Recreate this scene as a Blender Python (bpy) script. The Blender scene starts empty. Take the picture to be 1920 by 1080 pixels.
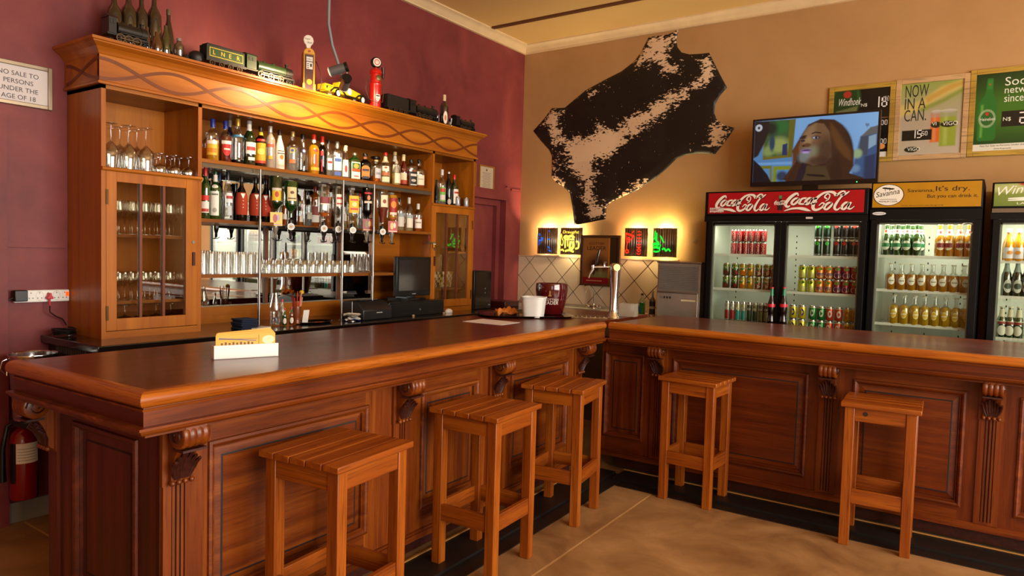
import bpy, bmesh, math, random
import numpy as np
from mathutils import Vector, Matrix, geometry
random.seed(7)
D = bpy.data
SC = bpy.context.scene
COL = SC.collection
PI = math.pi

# ------------------------------------------------------------------ camera
CAM = Vector((4.3714, -6.4010, 1.55))
FPX = 1319.1
_y, _p, _r = .6081, -.0501, .0281
FW = Vector((-math.sin(_y)*math.cos(_p), math.cos(_y)*math.cos(_p), math.sin(_p)))
_rt = Vector((math.cos(_y), math.sin(_y), 0)); _up = _rt.cross(FW)
RT = _rt*math.cos(_r)+_up*math.sin(_r); UP = -_rt*math.sin(_r)+_up*math.cos(_r)
cam_data = D.cameras.new('camera'); cam = D.objects.new('camera', cam_data); COL.objects.link(cam)
cam_data.sensor_width = 36; cam_data.lens = FPX/1920*36; cam_data.clip_start = .05
cam.matrix_world = Matrix(((RT.x, UP.x, -FW.x, CAM.x), (RT.y, UP.y, -FW.y, CAM.y), (RT.z, UP.z, -FW.z, CAM.z), (0, 0, 0, 1)))
SC.camera = cam

# ------------------------------------------------------------------ world, lights, exposure
W = D.worlds.new('world'); SC.world = W; W.use_nodes = True
W.node_tree.nodes['Background'].inputs[0].default_value = (.75, .85, 1, 1)
W.node_tree.nodes['Background'].inputs[1].default_value = 1.0
SC.view_settings.view_transform = 'Standard'; SC.view_settings.look = 'None'
SC.view_settings.exposure = -.06; SC.view_settings.gamma = 1; SC.view_settings.use_curve_mapping = False
SC.cycles.max_bounces = 8; SC.cycles.transparent_max_bounces = 24; SC.cycles.diffuse_bounces = 4; SC.cycles.glossy_bounces = 4
SC.cycles.caustics_reflective = False; SC.cycles.caustics_refractive = False
SC.cycles.sample_clamp_indirect = 6
def area_light(name, loc, target, sx, sy, power, col=(1, 1, 1), spread=PI):
    l = D.lights.new(name, 'AREA'); l.shape = 'RECTANGLE'; l.size = sx; l.size_y = sy; l.energy = power; l.color = col; l.spread = spread
    o = D.objects.new(name, l); COL.objects.link(o); o.location = loc
    o.rotation_euler = (Vector(target)-Vector(loc)).to_track_quat('-Z', 'Y').to_euler(); return o
def point_light(name, loc, power, col, r=.03):
    l = D.lights.new(name, 'POINT'); l.energy = power; l.color = col; l.shadow_soft_size = r
    o = D.objects.new(name, l); COL.objects.link(o); o.location = loc; return o
def spot_light(name, loc, target, power, col, ang=1.4, blend=.6, r=.02):
    l = D.lights.new(name, 'SPOT'); l.energy = power; l.color = col; l.shadow_soft_size = r; l.spot_size = ang; l.spot_blend = blend
    o = D.objects.new(name, l); COL.objects.link(o); o.location = loc
    o.rotation_euler = (Vector(target)-Vector(loc)).to_track_quat('-Z', 'Y').to_euler(); return o
# daylight through the windows of the two walls behind the viewer
XR, YF, ZC = 8.2, -9.2, 3.78
area_light('window_daylight_right', (XR+.15, -4.6, 2.0), (0, -4.5, 1.7), 5.6, 2.9, 680, (1, .93, .82))
area_light('window_daylight_front', (6.9, YF-.15, 1.9), (5.5, 0, 1.4), 2.0, 2.2, 42, (1, .93, .84))

# ------------------------------------------------------------------ pixel ray helpers (camera of the photograph, 1920 x 1080)
def ray(u, v): return RT*((u-960)/FPX)+UP*((540-v)/FPX)+FW
def onx(u, v, x): r = ray(u, v); return CAM+r*((x-CAM.x)/r.x)
def ony(u, v, y): r = ray(u, v); return CAM+r*((y-CAM.y)/r.y)
def onz(u, v, z): r = ray(u, v); return CAM+r*((z-CAM.z)/r.z)

# ------------------------------------------------------------------ colours and materials
def C(h):
    h = h.lstrip('#'); o = []
    for i in (0, 2, 4):
        s = int(h[i:i+2], 16)/255; o.append(s/12.92 if s <= .04045 else ((s+.055)/1.055)**2.4)
    return (*o, 1)
MC = {}
def _new(name):
    m = D.materials.new(name); m.use_nodes = True; nt = m.node_tree
    return m, nt, nt.nodes, nt.links, nt.nodes['Principled BSDF']
def mat(name, col, rough=.5, metal=0, coat=0, var=.06, scale=8, bump=0, emit=None, estr=1, spec=.5):
    if name in MC: return MC[name]
    m, nt, N, L, b = _new(name)
    c = C(col) if isinstance(col, str) else col
    tc = N.new('ShaderNodeTexCoord'); nz = N.new('ShaderNodeTexNoise'); nz.inputs['Scale'].default_value = scale; nz.inputs['Detail'].default_value = 4
    L.new(tc.outputs['Object'], nz.inputs['Vector'])
    rp = N.new('ShaderNodeValToRGB')
    rp.color_ramp.elements[0].position = .3; rp.color_ramp.elements[1].position = .7
    rp.color_ramp.elements[0].color = tuple(x*(1-var) for x in c[:3])+(1,)
    rp.color_ramp.elements[1].color = tuple(min(1, x*(1+var)) for x in c[:3])+(1,)
    L.new(nz.outputs['Fac'], rp.inputs[0]); L.new(rp.outputs[0], b.inputs['Base Color'])
    b.inputs['Roughness'].default_value = rough; b.inputs['Metallic'].default_value = metal; b.inputs['Coat Weight'].default_value = coat
    b.inputs['Coat Roughness'].default_value = .08; b.inputs['Specular IOR Level'].default_value = spec
    if bump:
        bp = N.new('ShaderNodeBump'); bp.inputs['Strength'].default_value = bump; bp.inputs['Distance'].default_value = .004
        L.new(nz.outputs['Fac'], bp.inputs['Height']); L.new(bp.outputs[0], b.inputs['Normal'])
    if emit: b.inputs['Emission Color'].default_value = C(emit); b.inputs['Emission Strength'].default_value = estr
    MC[name] = m; return m
def wood(name, axis, dark, mid, light, rough=.3, coat=.35, fine=60, along=2.2, knots=.5, bump=.12, pores=.35):
    """grain stretched along one axis of the object"""
    if name in MC: return MC[name]
    m, nt, N, L, b = _new(name)
    tc = N.new('ShaderNodeTexCoord'); mp = N.new('ShaderNodeMapping'); L.new(tc.outputs['Object'], mp.inputs['Vector'])
    s = [1, 1, 1]; s['xyz'.index(axis)] = along/fine*1.0; mp.inputs['Scale'].default_value = s
    wv = N.new('ShaderNodeTexNoise'); wv.inputs['Scale'].default_value = fine*.28; wv.inputs['Detail'].default_value = 6; wv.inputs['Distortion'].default_value = knots
    L.new(mp.outputs[0], wv.inputs['Vector'])
    big = N.new('ShaderNodeTexNoise'); big.inputs['Scale'].default_value = 2.3; big.inputs['Detail'].default_value = 3; L.new(tc.outputs['Object'], big.inputs['Vector'])
    fn = N.new('ShaderNodeTexNoise'); fn.inputs['Scale'].default_value = fine*2.5; fn.inputs['Detail'].default_value = 2; L.new(mp.outputs[0], fn.inputs['Vector'])
    rp = N.new('ShaderNodeValToRGB'); e = rp.color_ramp.elements
    e[0].position = .26; e[0].color = C(dark); e[1].position = .76; e[1].color = C(light); k = e.new(.5); k.color = C(mid)
    ad = N.new('ShaderNodeMath'); ad.operation = 'MULTIPLY_ADD'; ad.inputs[1].default_value = .30; ad.inputs[2].default_value = -.15
    L.new(big.outputs['Fac'], ad.inputs[0]); a2 = N.new('ShaderNodeMath'); a2.operation = 'ADD'; L.new(ad.outputs[0], a2.inputs[0]); L.new(wv.outputs['Fac'], a2.inputs[1])
    L.new(a2.outputs[0], rp.inputs[0])
    pr = N.new('ShaderNodeValToRGB'); pr.color_ramp.elements[0].position = .36; pr.color_ramp.elements[1].position = .46
    pr.color_ramp.elements[0].color = (1-pores, 1-pores, 1-pores, 1); pr.color_ramp.elements[1].color = (1, 1, 1, 1); L.new(fn.outputs['Fac'], pr.inputs[0])
    mx = N.new('ShaderNodeMix'); mx.data_type = 'RGBA'; mx.blend_type = 'MULTIPLY'; mx.inputs[0].default_value = 1
    L.new(rp.outputs[0], mx.inputs[6]); L.new(pr.outputs[0], mx.inputs[7]); L.new(mx.outputs[2], b.inputs['Base Color'])
    rr = N.new('ShaderNodeMapRange'); rr.inputs[3].default_value = rough*.8; rr.inputs[4].default_value = rough*1.3
    L.new(big.outputs['Fac'], rr.inputs[0]); L.new(rr.outputs[0], b.inputs['Roughness'])
    b.inputs['Coat Weight'].default_value = coat; b.inputs['Coat Roughness'].default_value = .16; b.inputs['Specular IOR Level'].default_value = .36
    bp = N.new('ShaderNodeBump'); bp.inputs['Strength'].default_value = bump; bp.inputs['Distance'].default_value = .002
    L.new(wv.outputs['Fac'], bp.inputs['Height']); L.new(bp.outputs[0], b.inputs['Normal'])
    MC[name] = m; return m
def glass(name, tint='#ffffff', refl=.12, edge=.75, rough=.03, body=0.0):
    """thin glass: tinted see-through, reflection rising towards the rim; body mixes in a coloured liquid-like diffuse"""
    if name in MC: return MC[name]
    m, nt, N, L, b = _new(name); N.remove(b); out = N['Material Output']
    tr = N.new('ShaderNodeBsdfTransparent'); tr.inputs[0].default_value = C(tint)
    gl = N.new('ShaderNodeBsdfGlossy'); gl.inputs['Roughness'].default_value = rough; gl.inputs[0].default_value = (1, 1, 1, 1)
    lw = N.new('ShaderNodeLayerWeight'); lw.inputs[0].default_value = .35
    mr = N.new('ShaderNodeMapRange'); mr.inputs[3].default_value = refl; mr.inputs[4].default_value = edge; L.new(lw.outputs['Facing'], mr.inputs[0])
    base = tr.outputs[0]
    if body:
        df = N.new('ShaderNodeBsdfDiffuse'); df.inputs[0].default_value = C(tint)
        ml = N.new('ShaderNodeMixShader'); ml.inputs[0].default_value = body; L.new(tr.outputs[0], ml.inputs[1]); L.new(df.outputs[0], ml.inputs[2]); base = ml.outputs[0]
    mx = N.new('ShaderNodeMixShader'); L.new(mr.outputs[0], mx.inputs[0]); L.new(base, mx.inputs[1]); L.new(gl.outputs[0], mx.inputs[2])
    L.new(mx.outputs[0], out.inputs[0]); MC[name] = m; return m
def vcol(name, rough=.35, emit=0, spec=.5):
    if name in MC: return MC[name]
    m, nt, N, L, b = _new(name); a = N.new('ShaderNodeAttribute'); a.attribute_name = 'Col'
    b.inputs['Roughness'].default_value = rough; b.inputs['Specular IOR Level'].default_value = spec
    if emit:
        b.inputs['Base Color'].default_value = (.01, .01, .01, 1); L.new(a.outputs['Color'], b.inputs['Emission Color']); b.inputs['Emission Strength'].default_value = emit
    else: L.new(a.outputs['Color'], b.inputs['Base Color'])
    MC[name] = m; return m

# ------------------------------------------------------------------ mesh builder
class MB:
    def __init__(s): s.v = []; s.f = []; s.m = []
    def add(s, vs, fs, mi=0):
        n = len(s.v); s.v += [tuple(v) for v in vs]; s.f += [tuple(i+n for i in f) for f in fs]; s.m += [mi]*len(fs); return s
    def box(s, a, b, mi=0):
        x0, y0, z0 = [min(p, q) for p, q in zip(a, b)]; x1, y1, z1 = [max(p, q) for p, q in zip(a, b)]
        return s.add([(x0,y0,z0),(x1,y0,z0),(x1,y1,z0),(x0,y1,z0),(x0,y0,z1),(x1,y0,z1),(x1,y1,z1),(x0,y1,z1)],
                     [(0,3,2,1),(4,5,6,7),(0,1,5,4),(1,2,6,5),(2,3,7,6),(3,0,4,7)], mi)
    def hexa(s, p, mi=0):   # 8 points: bottom 4, top 4
        return s.add(p, [(0,3,2,1),(4,5,6,7),(0,1,5,4),(1,2,6,5),(2,3,7,6),(3,0,4,7)], mi)
    def obox(s, c, a, b, d, mi=0):
        c, a, b, d = map(Vector, (c, a, b, d))
        return s.hexa([c-a-b-d, c+a-b-d, c+a+b-d, c-a+b-d, c-a-b+d, c+a-b+d, c+a+b+d, c-a+b+d], mi)
    def tube(s, pts, r, n=8, mi=0, cap=True):
        pts = [Vector(p) for p in pts]; rs = r if isinstance(r, (list, tuple)) else [r]*len(pts)
        up = None; vs = []
        for i, p in enumerate(pts):
            t = (pts[min(i+1, len(pts)-1)]-pts[max(i-1, 0)]).normalized()
            if up is None: up = t.orthogonal().normalized()
            up = (up-t*up.dot(t)); up = up.normalized() if up.length > 1e-6 else t.orthogonal().normalized()
            sd = t.cross(up)
            for k in range(n):
                a = 2*PI*k/n; vs.append(p+(up*math.cos(a)+sd*math.sin(a))*rs[i])
        fs = [(i*n+k, i*n+(k+1)%n, (i+1)*n+(k+1)%n, (i+1)*n+k) for i in range(len(pts)-1) for k in range(n)]
        if cap: fs += [tuple(range(n))[::-1], tuple((len(pts)-1)*n+k for k in range(n))]
        return s.add(vs, fs, mi)
    def lathe(s, prof, n=16, c=(0, 0, 0), mi=0, pw=2, sx=1, sy=1, mis=None, M=None, cap=True):
        vs = []
        for r, z in prof:
            for k in range(n):
                a = 2*PI*(k+.5)/n; ca, sa = math.cos(a), math.sin(a)
                q = (abs(ca)**pw+abs(sa)**pw)**(-1/pw) if pw != 2 else 1
                p = Vector((r*q*ca*sx, r*q*sa*sy, z))
                if M is not None: p = M @ p
                vs.append(p+Vector(c))
        n0 = len(s.v); s.v += [tuple(v) for v in vs]
        for i in range(len(prof)-1):
            for k in range(n):
                s.f.append((n0+i*n+k, n0+i*n+(k+1)%n, n0+(i+1)*n+(k+1)%n, n0+(i+1)*n+k)); s.m.append(mis[i] if mis else mi)
        if cap:
            if prof[0][0] > 1e-4: s.f.append(tuple(n0+k for k in range(n))[::-1]); s.m.append(mis[0] if mis else mi)
            if prof[-1][0] > 1e-4: s.f.append(tuple(n0+(len(prof)-1)*n+k for k in range(n))); s.m.append(mis[-1] if mis else mi)
        return s
    def prism(s, poly, off, mi=0):
        n = len(poly); off = Vector(off); p = [Vector(q) for q in poly]
        return s.add(p+[q+off for q in p], [tuple(range(n))[::-1], tuple(range(n, 2*n))]+[(i, (i+1)%n, n+(i+1)%n, n+i) for i in range(n)], mi)
    def sweep(s, path, prof, closed=False, mi=0, caps=True):
        """path: list of (origin, outdir, updir); prof: (out, up) pairs; mitring is left to the caller's outdir lengths"""
        n = len(prof); vs = []
        for o, a, b in path:
            o, a, b = Vector(o), Vector(a), Vector(b); vs += [o+a*u+b*w for u, w in prof]
        k = len(path); fs = []
        for i in range(k if closed else k-1):
            for j in range(n):
                i2 = (i+1)%k; fs.append((i*n+j, i*n+(j+1)%n, i2*n+(j+1)%n, i2*n+j))
        if caps and not closed: fs += [tuple(range(n))[::-1], tuple((k-1)*n+j for j in range(n))]
        return s.add(vs, fs, mi)
    def mesh(s, name, mats, smooth=None):
        me = D.meshes.new(name); me.from_pydata(s.v, [], s.f)
        for m in mats: me.materials.append(m)
        if len(mats) > 1: me.polygons.foreach_set('material_index', s.m)
        bm = bmesh.new(); bm.from_mesh(me); bmesh.ops.recalc_face_normals(bm, faces=bm.faces); bm.to_mesh(me); bm.free()
        if smooth is not None:
            me.polygons.foreach_set('use_smooth', [True]*len(me.polygons)); me.set_sharp_from_angle(angle=math.radians(smooth))
        me.update(); return me
def OB(name, me, parent=None, local=False):
    o = D.objects.new(name, me); COL.objects.link(o)
    if parent is not None:
        o.parent = parent
        if not local:   # mesh is in world coordinates
            w = Vector((0, 0, 0)); p = parent
            while p is not None: w += p.location; p = p.parent
            o.location = -w
    return o
def P(mb, name, mats, parent=None, smooth=None, local=False, label=None, bevel=0):
    if not isinstance(mats, (list, tuple)): mats = [mats]
    o = OB(name, mb.mesh(name, mats, smooth), parent, local)
    if label: o['label'] = label
    if bevel:
        b = o.modifiers.new('bevel', 'BEVEL'); b.width = bevel; b.segments = 2; b.limit_method = 'ANGLE'; b.angle_limit = math.radians(40)
        o.data.polygons.foreach_set('use_smooth', [True]*len(o.data.polygons)); o.data.set_sharp_from_angle(angle=math.radians(35))
    return o
def T(name, label, cat, loc=(0, 0, 0), group=None, rz=0):
    o = D.objects.new(name, None); COL.objects.link(o); o.empty_display_size = .05; o.location = loc; o.rotation_euler = (0, 0, rz)
    o['label'] = label; o['category'] = cat
    if group: o['group'] = group
    return o
def tag(o, label, cat, group=None):
    o['label'] = label; o['category'] = cat
    if group: o['group'] = group
    return o
def S(mb, name, mats, smooth=None, parent=None):
    o = P(mb, name, mats, parent, smooth)
    if parent is None: o['kind'] = 'structure'
    return o
def dup(root, loc, rz=None, label=None, group=None, scale=None):
    r = root.copy(); COL.objects.link(r); r.location = loc
    if rz is not None: r.rotation_euler = (0, 0, rz)
    if scale: r.scale = scale
    if label: r['label'] = label
    if group: r['group'] = group
    for ch in list(root.children):
        c = ch.copy(); COL.objects.link(c); c.parent = r
        for g in ch.children:
            d = g.copy(); COL.objects.link(d); d.parent = c
    return r
# ------------------------------------------------------------------ lettering
_TX = {}
def text_geo(txt, shear=0):
    k = (txt, shear)
    if k in _TX: return _TX[k]
    cu = D.curves.new('t', 'FONT'); cu.body = txt; cu.size = 1; cu.resolution_u = 3; cu.shear = shear
    ob = D.objects.new('t', cu); COL.objects.link(ob); me = D.meshes.new_from_object(ob)
    v = np.array([p.co[:] for p in me.vertices]); f = [tuple(p.vertices) for p in me.polygons]
    D.objects.remove(ob); D.meshes.remove(me); D.curves.remove(cu)
    v[:, 0] -= v[:, 0].min(); v[:, 1] -= v[:, 1].min(); w, h = v[:, 0].max(), v[:, 1].max()
    _TX[k] = (v, f, w, h); return _TX[k]
def text_into(mb, txt, o, ux, uz, w=None, h=None, mi=0, shear=0, center=False):
    """letters laid on the plane through o with unit axes ux, uz; fitted to width w and/or height h (metres)"""
    v, f, tw, th = text_geo(txt, shear); sx = (w/tw) if w else h/th; sy = (h/th) if h else sx
    o, ux, uz = Vector(o), Vector(ux), Vector(uz); dx = -tw*sx/2 if center else 0
    mb.add([o+ux*(p[0]*sx+dx)+uz*(p[1]*sy) for p in v], f, mi); return tw*sx
def rect(mb, o, ux, uz, x0, z0, x1, z1, mi=0, off=None):
    o, ux, uz = Vector(o), Vector(ux), Vector(uz)
    mb.add([o+ux*x0+uz*z0, o+ux*x1+uz*z0, o+ux*x1+uz*z1, o+ux*x0+uz*z1], [(0, 1, 2, 3)], mi)
def ellip(mb, o, ux, uz, cx, cz, rx, rz, mi=0, n=20, hole=0):
    o, ux, uz = Vector(o), Vector(ux), Vector(uz)
    a = [o+ux*(cx+rx*math.cos(2*PI*k/n))+uz*(cz+rz*math.sin(2*PI*k/n)) for k in range(n)]
    if hole:
        b = [o+ux*(cx+rx*hole*math.cos(2*PI*k/n))+uz*(cz+rz*hole*math.sin(2*PI*k/n)) for k in range(n)]
        mb.add(a+b, [(k, (k+1)%n, n+(k+1)%n, n+k) for k in range(n)], mi)
    else: mb.add(a, [tuple(range(n))], mi)
def catmull(p, k=6):
    p = [np.array(q, float) for q in p]; p = [2*p[0]-p[1]]+p+[2*p[-1]-p[-2]]; o = []
    for i in range(1, len(p)-2):
        for j in range(k):
            t = j/k; o.append(.5*((2*p[i])+(p[i+1]-p[i-1])*t+(2*p[i-1]-5*p[i]+4*p[i+1]-p[i+2])*t*t+(3*p[i]-p[i-1]-3*p[i+1]+p[i+2])*t**3))
    o.append(p[-2]); return o
def stroke(mb, pts, o, ux, uz, sx, sz, mi=0, ws=1, k=6):
    """brush stroke: pts (x, y, width) in unit space"""
    q = catmull(pts, k); o, ux, uz = Vector(o), Vector(ux), Vector(uz); L = []; R = []
    for i, a in enumerate(q):
        b = q[min(i+1, len(q)-1)]; c = q[max(i-1, 0)]; t = np.array([(b[0]-c[0])*sx, (b[1]-c[1])*sz]); l = np.hypot(*t) or 1; nx, nz = -t[1]/l, t[0]/l
        w = max(a[2], .002)*ws*sz/2; P0 = o+ux*(a[0]*sx)+uz*(a[1]*sz); L.append(P0+ux*(nx*w)+uz*(nz*w)); R.append(P0-ux*(nx*w)-uz*(nz*w))
    n = len(L); mb.add(L+R, [(i, i+1, n+i+1, n+i) for i in range(n-1)], mi)
# ------------------------------------------------------------------ numpy canvas for printed pictures and screens
class CV:
    def __init__(s, w, h, bg):
        s.w, s.h = w, h; s.a = np.ones((h, w, 3))*np.array(C(bg)[:3]); s.X, s.Y = np.meshgrid((np.arange(w)+.5)/w, (np.arange(h)+.5)/h)
    def mixin(s, m, col): s.a = s.a*(1-m[..., None])+m[..., None]*np.array(C(col)[:3]); return s
    def ell(s, cx, cy, rx, ry, col, soft=.08, rot=0, al=1):
        dx, dy = s.X-cx, s.Y-cy; c, q = math.cos(rot), math.sin(rot); u = (dx*c+dy*q)/rx; v = (-dx*q+dy*c)/ry
        return s.mixin(np.clip((1-np.sqrt(u*u+v*v))/soft+.5, 0, 1)*al, col)
    def poly(s, pts, col, soft=.006, al=1):
        ins = np.zeros_like(s.X, bool); dmin = np.full(s.X.shape, 9.)
        n = len(pts)
        for i in range(n):
            x0, y0 = pts[i]; x1, y1 = pts[(i+1)%n]
            cond = ((y0 > s.Y) != (y1 > s.Y)); xx = x0+(s.Y-y0)*(x1-x0)/((y1-y0) or 1e-9); ins ^= cond & (s.X < xx)
            l2 = (x1-x0)**2+(y1-y0)**2 or 1e-9; t = np.clip(((s.X-x0)*(x1-x0)+(s.Y-y0)*(y1-y0))/l2, 0, 1)
            dmin = np.minimum(dmin, np.hypot(s.X-x0-t*(x1-x0), s.Y-y0-t*(y1-y0)))
        sd = np.where(ins, dmin, -dmin); return s.mixin(np.clip(sd/soft+.5, 0, 1)*al, col)
    def box(s, x0, y0, x1, y1, col, soft=.004, al=1): return s.poly([(x0, y0), (x1, y0), (x1, y1), (x0, y1)], col, soft, al)
    def grad(s, m0, m1, col, axis='y', al=1):
        t = s.Y if axis == 'y' else s.X; return s.mixin(np.clip((t-m0)/(m1-m0), 0, 1)*al, col)
    def plane(s, name, p00, p10, p01, material, parent):
        """p00 top left, p10 top right, p01 bottom left (world)"""
        p00, p10, p01 = Vector(p00), Vector(p10), Vector(p01); w, h = s.w, s.h
        gx, gy = np.meshgrid(np.arange(w+1)/w, np.arange(h+1)/h)
        o = np.array(p00); a = np.array(p10-p00); b = np.array(p01-p00)
        V = (o+gx[..., None]*a+gy[..., None]*b).reshape(-1, 3); i = np.arange(h)[:, None]*(w+1)+np.arange(w)[None]
        F = np.stack([i, i+w+1, i+w+2, i+1], -1).reshape(-1, 4)
        me = D.meshes.new(name); me.vertices.add(len(V)); me.vertices.foreach_set('co', V.ravel()); me.loops.add(F.size); me.loops.foreach_set('vertex_index', F.ravel())
        me.polygons.add(len(F)); me.polygons.foreach_set('loop_start', np.arange(len(F))*4); me.polygons.foreach_set('loop_total', np.full(len(F), 4)); me.update()
        pad = np.pad(s.a, ((0, 1), (0, 1), (0, 0)), 'edge'); at = me.color_attributes.new('Col', 'FLOAT_COLOR', 'POINT')
        at.data.foreach_set('color', np.concatenate([pad, np.ones(pad.shape[:2]+(1,))], -1).ravel()); me.materials.append(material); me.validate()
        return OB(name, me, parent)
# ================================================================== SETTING
def mottled(name, cols, scale=3, rough=.6, bump=.25, fine=40, spec=.4, dist=1.2):
    m, nt, N, L, b = _new(name)
    tc = N.new('ShaderNodeTexCoord'); a = N.new('ShaderNodeTexNoise'); a.inputs['Scale'].default_value = scale; a.inputs['Detail'].default_value = 7; a.inputs['Distortion'].default_value = dist; a.inputs['Roughness'].default_value = .62
    f = N.new('ShaderNodeTexNoise'); f.inputs['Scale'].default_value = fine; f.inputs['Detail'].default_value = 3
    L.new(tc.outputs['Object'], a.inputs['Vector']); L.new(tc.outputs['Object'], f.inputs['Vector'])
    rp = N.new('ShaderNodeValToRGB'); e = rp.color_ramp.elements; e[0].position = .3; e[0].color = C(cols[0]); e[1].position = .72; e[1].color = C(cols[-1])
    for i, c in enumerate(cols[1:-1]): k = e.new(.3+.42*(i+1)/(len(cols)-1)); k.color = C(c)
    L.new(a.outputs['Fac'], rp.inputs[0]); L.new(rp.outputs[0], b.inputs['Base Color'])
    b.inputs['Roughness'].default_value = rough; b.inputs['Specular IOR Level'].default_value = spec
    bp = N.new('ShaderNodeBump'); bp.inputs['Strength'].default_value = bump; bp.inputs['Distance'].default_value = .004; mx = N.new('ShaderNodeMath'); mx.operation = 'ADD'
    L.new(a.outputs['Fac'], mx.inputs[0]); L.new(f.outputs['Fac'], mx.inputs[1]); L.new(mx.outputs[0], bp.inputs['Height']); L.new(bp.outputs[0], b.inputs['Normal'])
    return m
M_maroon = mottled('maroon_paint', ['#64282a', '#743031', '#803836', '#90453f'], 1.7, .5, .12, 24, .35, .5)
M_beige = mottled('beige_paint', ['#ac8250', '#b48a58', '#bc9260'], 1.2, .7, .06, 60, .3, .3)
M_ceil = mottled('ceiling_paint', ['#e4c07c', '#eac884'], .8, .8, .02, 40, .3, .2)
M_floor = mottled('stained_concrete', ['#6e4a2c', '#8c6640', '#a0784e', '#b0885c'], 2.2, .42, .08, 50, .35, .6)
M_cream = mat('cream_plaster', '#d9bd90', .6)
M_joint = mat('pale_joint', '#c9a678', .6)
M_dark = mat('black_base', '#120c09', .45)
M_batten = mat('brown_batten', '#5a3216', .5)
RX0, RX1, RY0, RY1 = 0, XR, YF, 0
# floor: slabs with pale filled joints
fl = S(MB().box((-.6, RY0-.2, -.12), (RX1+.2, .2, -.006)), 'floor', M_joint)
def slab(poly):
    P(MB().prism([(x, y, -.02) for x, y in poly], (0, 0, .02)), 'slab', M_floor, fl)
j0, j1 = onz(998.8, 1080, 0), onz(1222, 927, 0); jd = (j1-j0).normalized(); xa = j0.x+(RY0-j0.y)*jd.x/jd.y; xb = j0.x+(0-j0.y)*jd.x/jd.y
k0, k1 = onz(0, 952, 0), onz(65, 995, 0); yk = k0.y; g = .008
slab([(-.6, yk+g), (xa-g+(xb-xa)*(yk-RY0)/(-RY0), yk+g), (xb-g, .2), (-.6, .2)])
slab([(-.6, RY0-.2), (xa-g, RY0-.2), (xa-g+(xb-xa)*(yk-RY0)/(-RY0), yk-g), (-.6, yk-g)])
slab([(xa+g, RY0-.2), (RX1+.2, RY0-.2), (RX1+.2, .2), (xb+g, .2)])
# left wall with the door recess
DY0, DY1, DZ = -.86, -.30, 2.10
wl = MB().box((-.25, RY0, 0), (0, DY0, ZC)).box((-.25, DY1, 0), (0, .0, ZC)).box((-.25, DY0, DZ), (0, DY1, ZC)); S(wl, 'wall_left', M_maroon)
d1 = S(MB().box((-.16, DY0, 0), (-.11, DY1, DZ)), 'door_1', M_maroon)
P(MB().box((-.11, DY1-.06, 0), (-.06, DY1, DZ-.0)).box((-.11, DY0, DZ-.06), (-.06, DY1-.06, DZ)).box((-.11, DY0, 0), (-.06, DY0+.06, DZ-.06)), 'door_frame', M_maroon, d1)
tr = MB().box((0, DY1, 0), (.018, DY1+.10, DZ+.10)).box((0, DY0-.1, DZ), (.018, DY1, DZ+.10)); S(tr, 'trim_1', M_maroon)
S(MB().box((0, RY0, 1.505), (.018, -4.57, 1.53)).box((0, RY0, 1.53), (.010, -4.57, 1.538)), 'trim_2', M_maroon)      # dado rail beside the cabinet
S(MB().box((0, DY1+.1, 2.215), (.018, -.02, 2.235)), 'trim_3', M_maroon)
S(MB().box((0, RY0+.5, 0), (.045, -4.87, 2.2)), 'trim_4', M_maroon)
S(MB().box((0, RY0, 0), (.016, -4.66, .11)), 'baseboard_left', mat('grey_skirting', '#8e8a80', .5))
S(MB().box((0, 0, 0), (RX1, .2, ZC)).box((-.25, 0, 0), (0, .2, ZC)), 'wall_back', M_beige)
WB = D.objects['wall_back']
# walls behind the viewer, with window openings
def wall_open(name, ax, c, a0, a1, w0, w1, z0, z1, th):
    m = MB()
    def bx(p, q, r, t):
        if ax == 'x': m.box((c, p, r), (c+th, q, t))
        else: m.box((p, c, r), (q, c+th, t))
    bx(a0, w0, 0, ZC); bx(w1, a1, 0, ZC); bx(w0, w1, 0, z0); bx(w0, w1, z1, ZC); S(m, name, M_beige)
wall_open('wall_right', 'x', RX1, RY0, 0, -7.3, -1.9, .6, 3.4, .12)
wall_open('wall_front', 'y', RY0-.12, RX0, RX1, 5.9, 7.9, .7, 2.95, .12)
for nm, ax in (('window_1', 'x'), ('window_2', 'y')):
    m = MB()
    if ax == 'x':
        for k in range(5): y = -7.27+5.34*k/4; m.box((RX1+.03, y-.03, .6), (RX1+.08, y+.03, 3.4))
        m.box((RX1+.03, -7.2, .6), (RX1+.08, -1.9, .66)).box((RX1+.03, -7.2, 3.34), (RX1+.08, -1.9, 3.4)).box((RX1+.03, -7.2, 2.1), (RX1+.08, -1.9, 2.15))
    else:
        for k in range(4): x = 5.93+1.94*k/3; m.box((x-.03, RY0-.08, .7), (x+.03, RY0-.03, 2.95))
        m.box((5.9, RY0-.08, .7), (7.9, RY0-.03, .76)).box((5.9, RY0-.08, 2.89), (7.9, RY0-.03, 2.95))
    S(m, nm, mat('window_paint', '#8a6a45', .5))
ce = S(MB().box((-.25, RY0-.2, ZC), (RX1+.2, .2, ZC+.1)), 'ceiling', M_ceil)
c0, c1 = onz(905, 56, ZC-.01), onz(1200, -1, ZC-.01); ym = (c0.y+c1.y)/2
P(MB().box((.1, ym-.022, ZC-.016), (RX1, ym+.022, ZC)), 'batten', M_batten, ce)
xq = onz(1480, 1, ZC-.01).x
P(MB().box((xq-.022, ym+.03, ZC-.016), (xq+.022, -.1, ZC)), 'batten', M_batten, ce)
P(MB().box((xq-.022, RY0, ZC-.016), (xq+.022, ym-.03, ZC)), 'batten', M_batten, ce)
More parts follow.
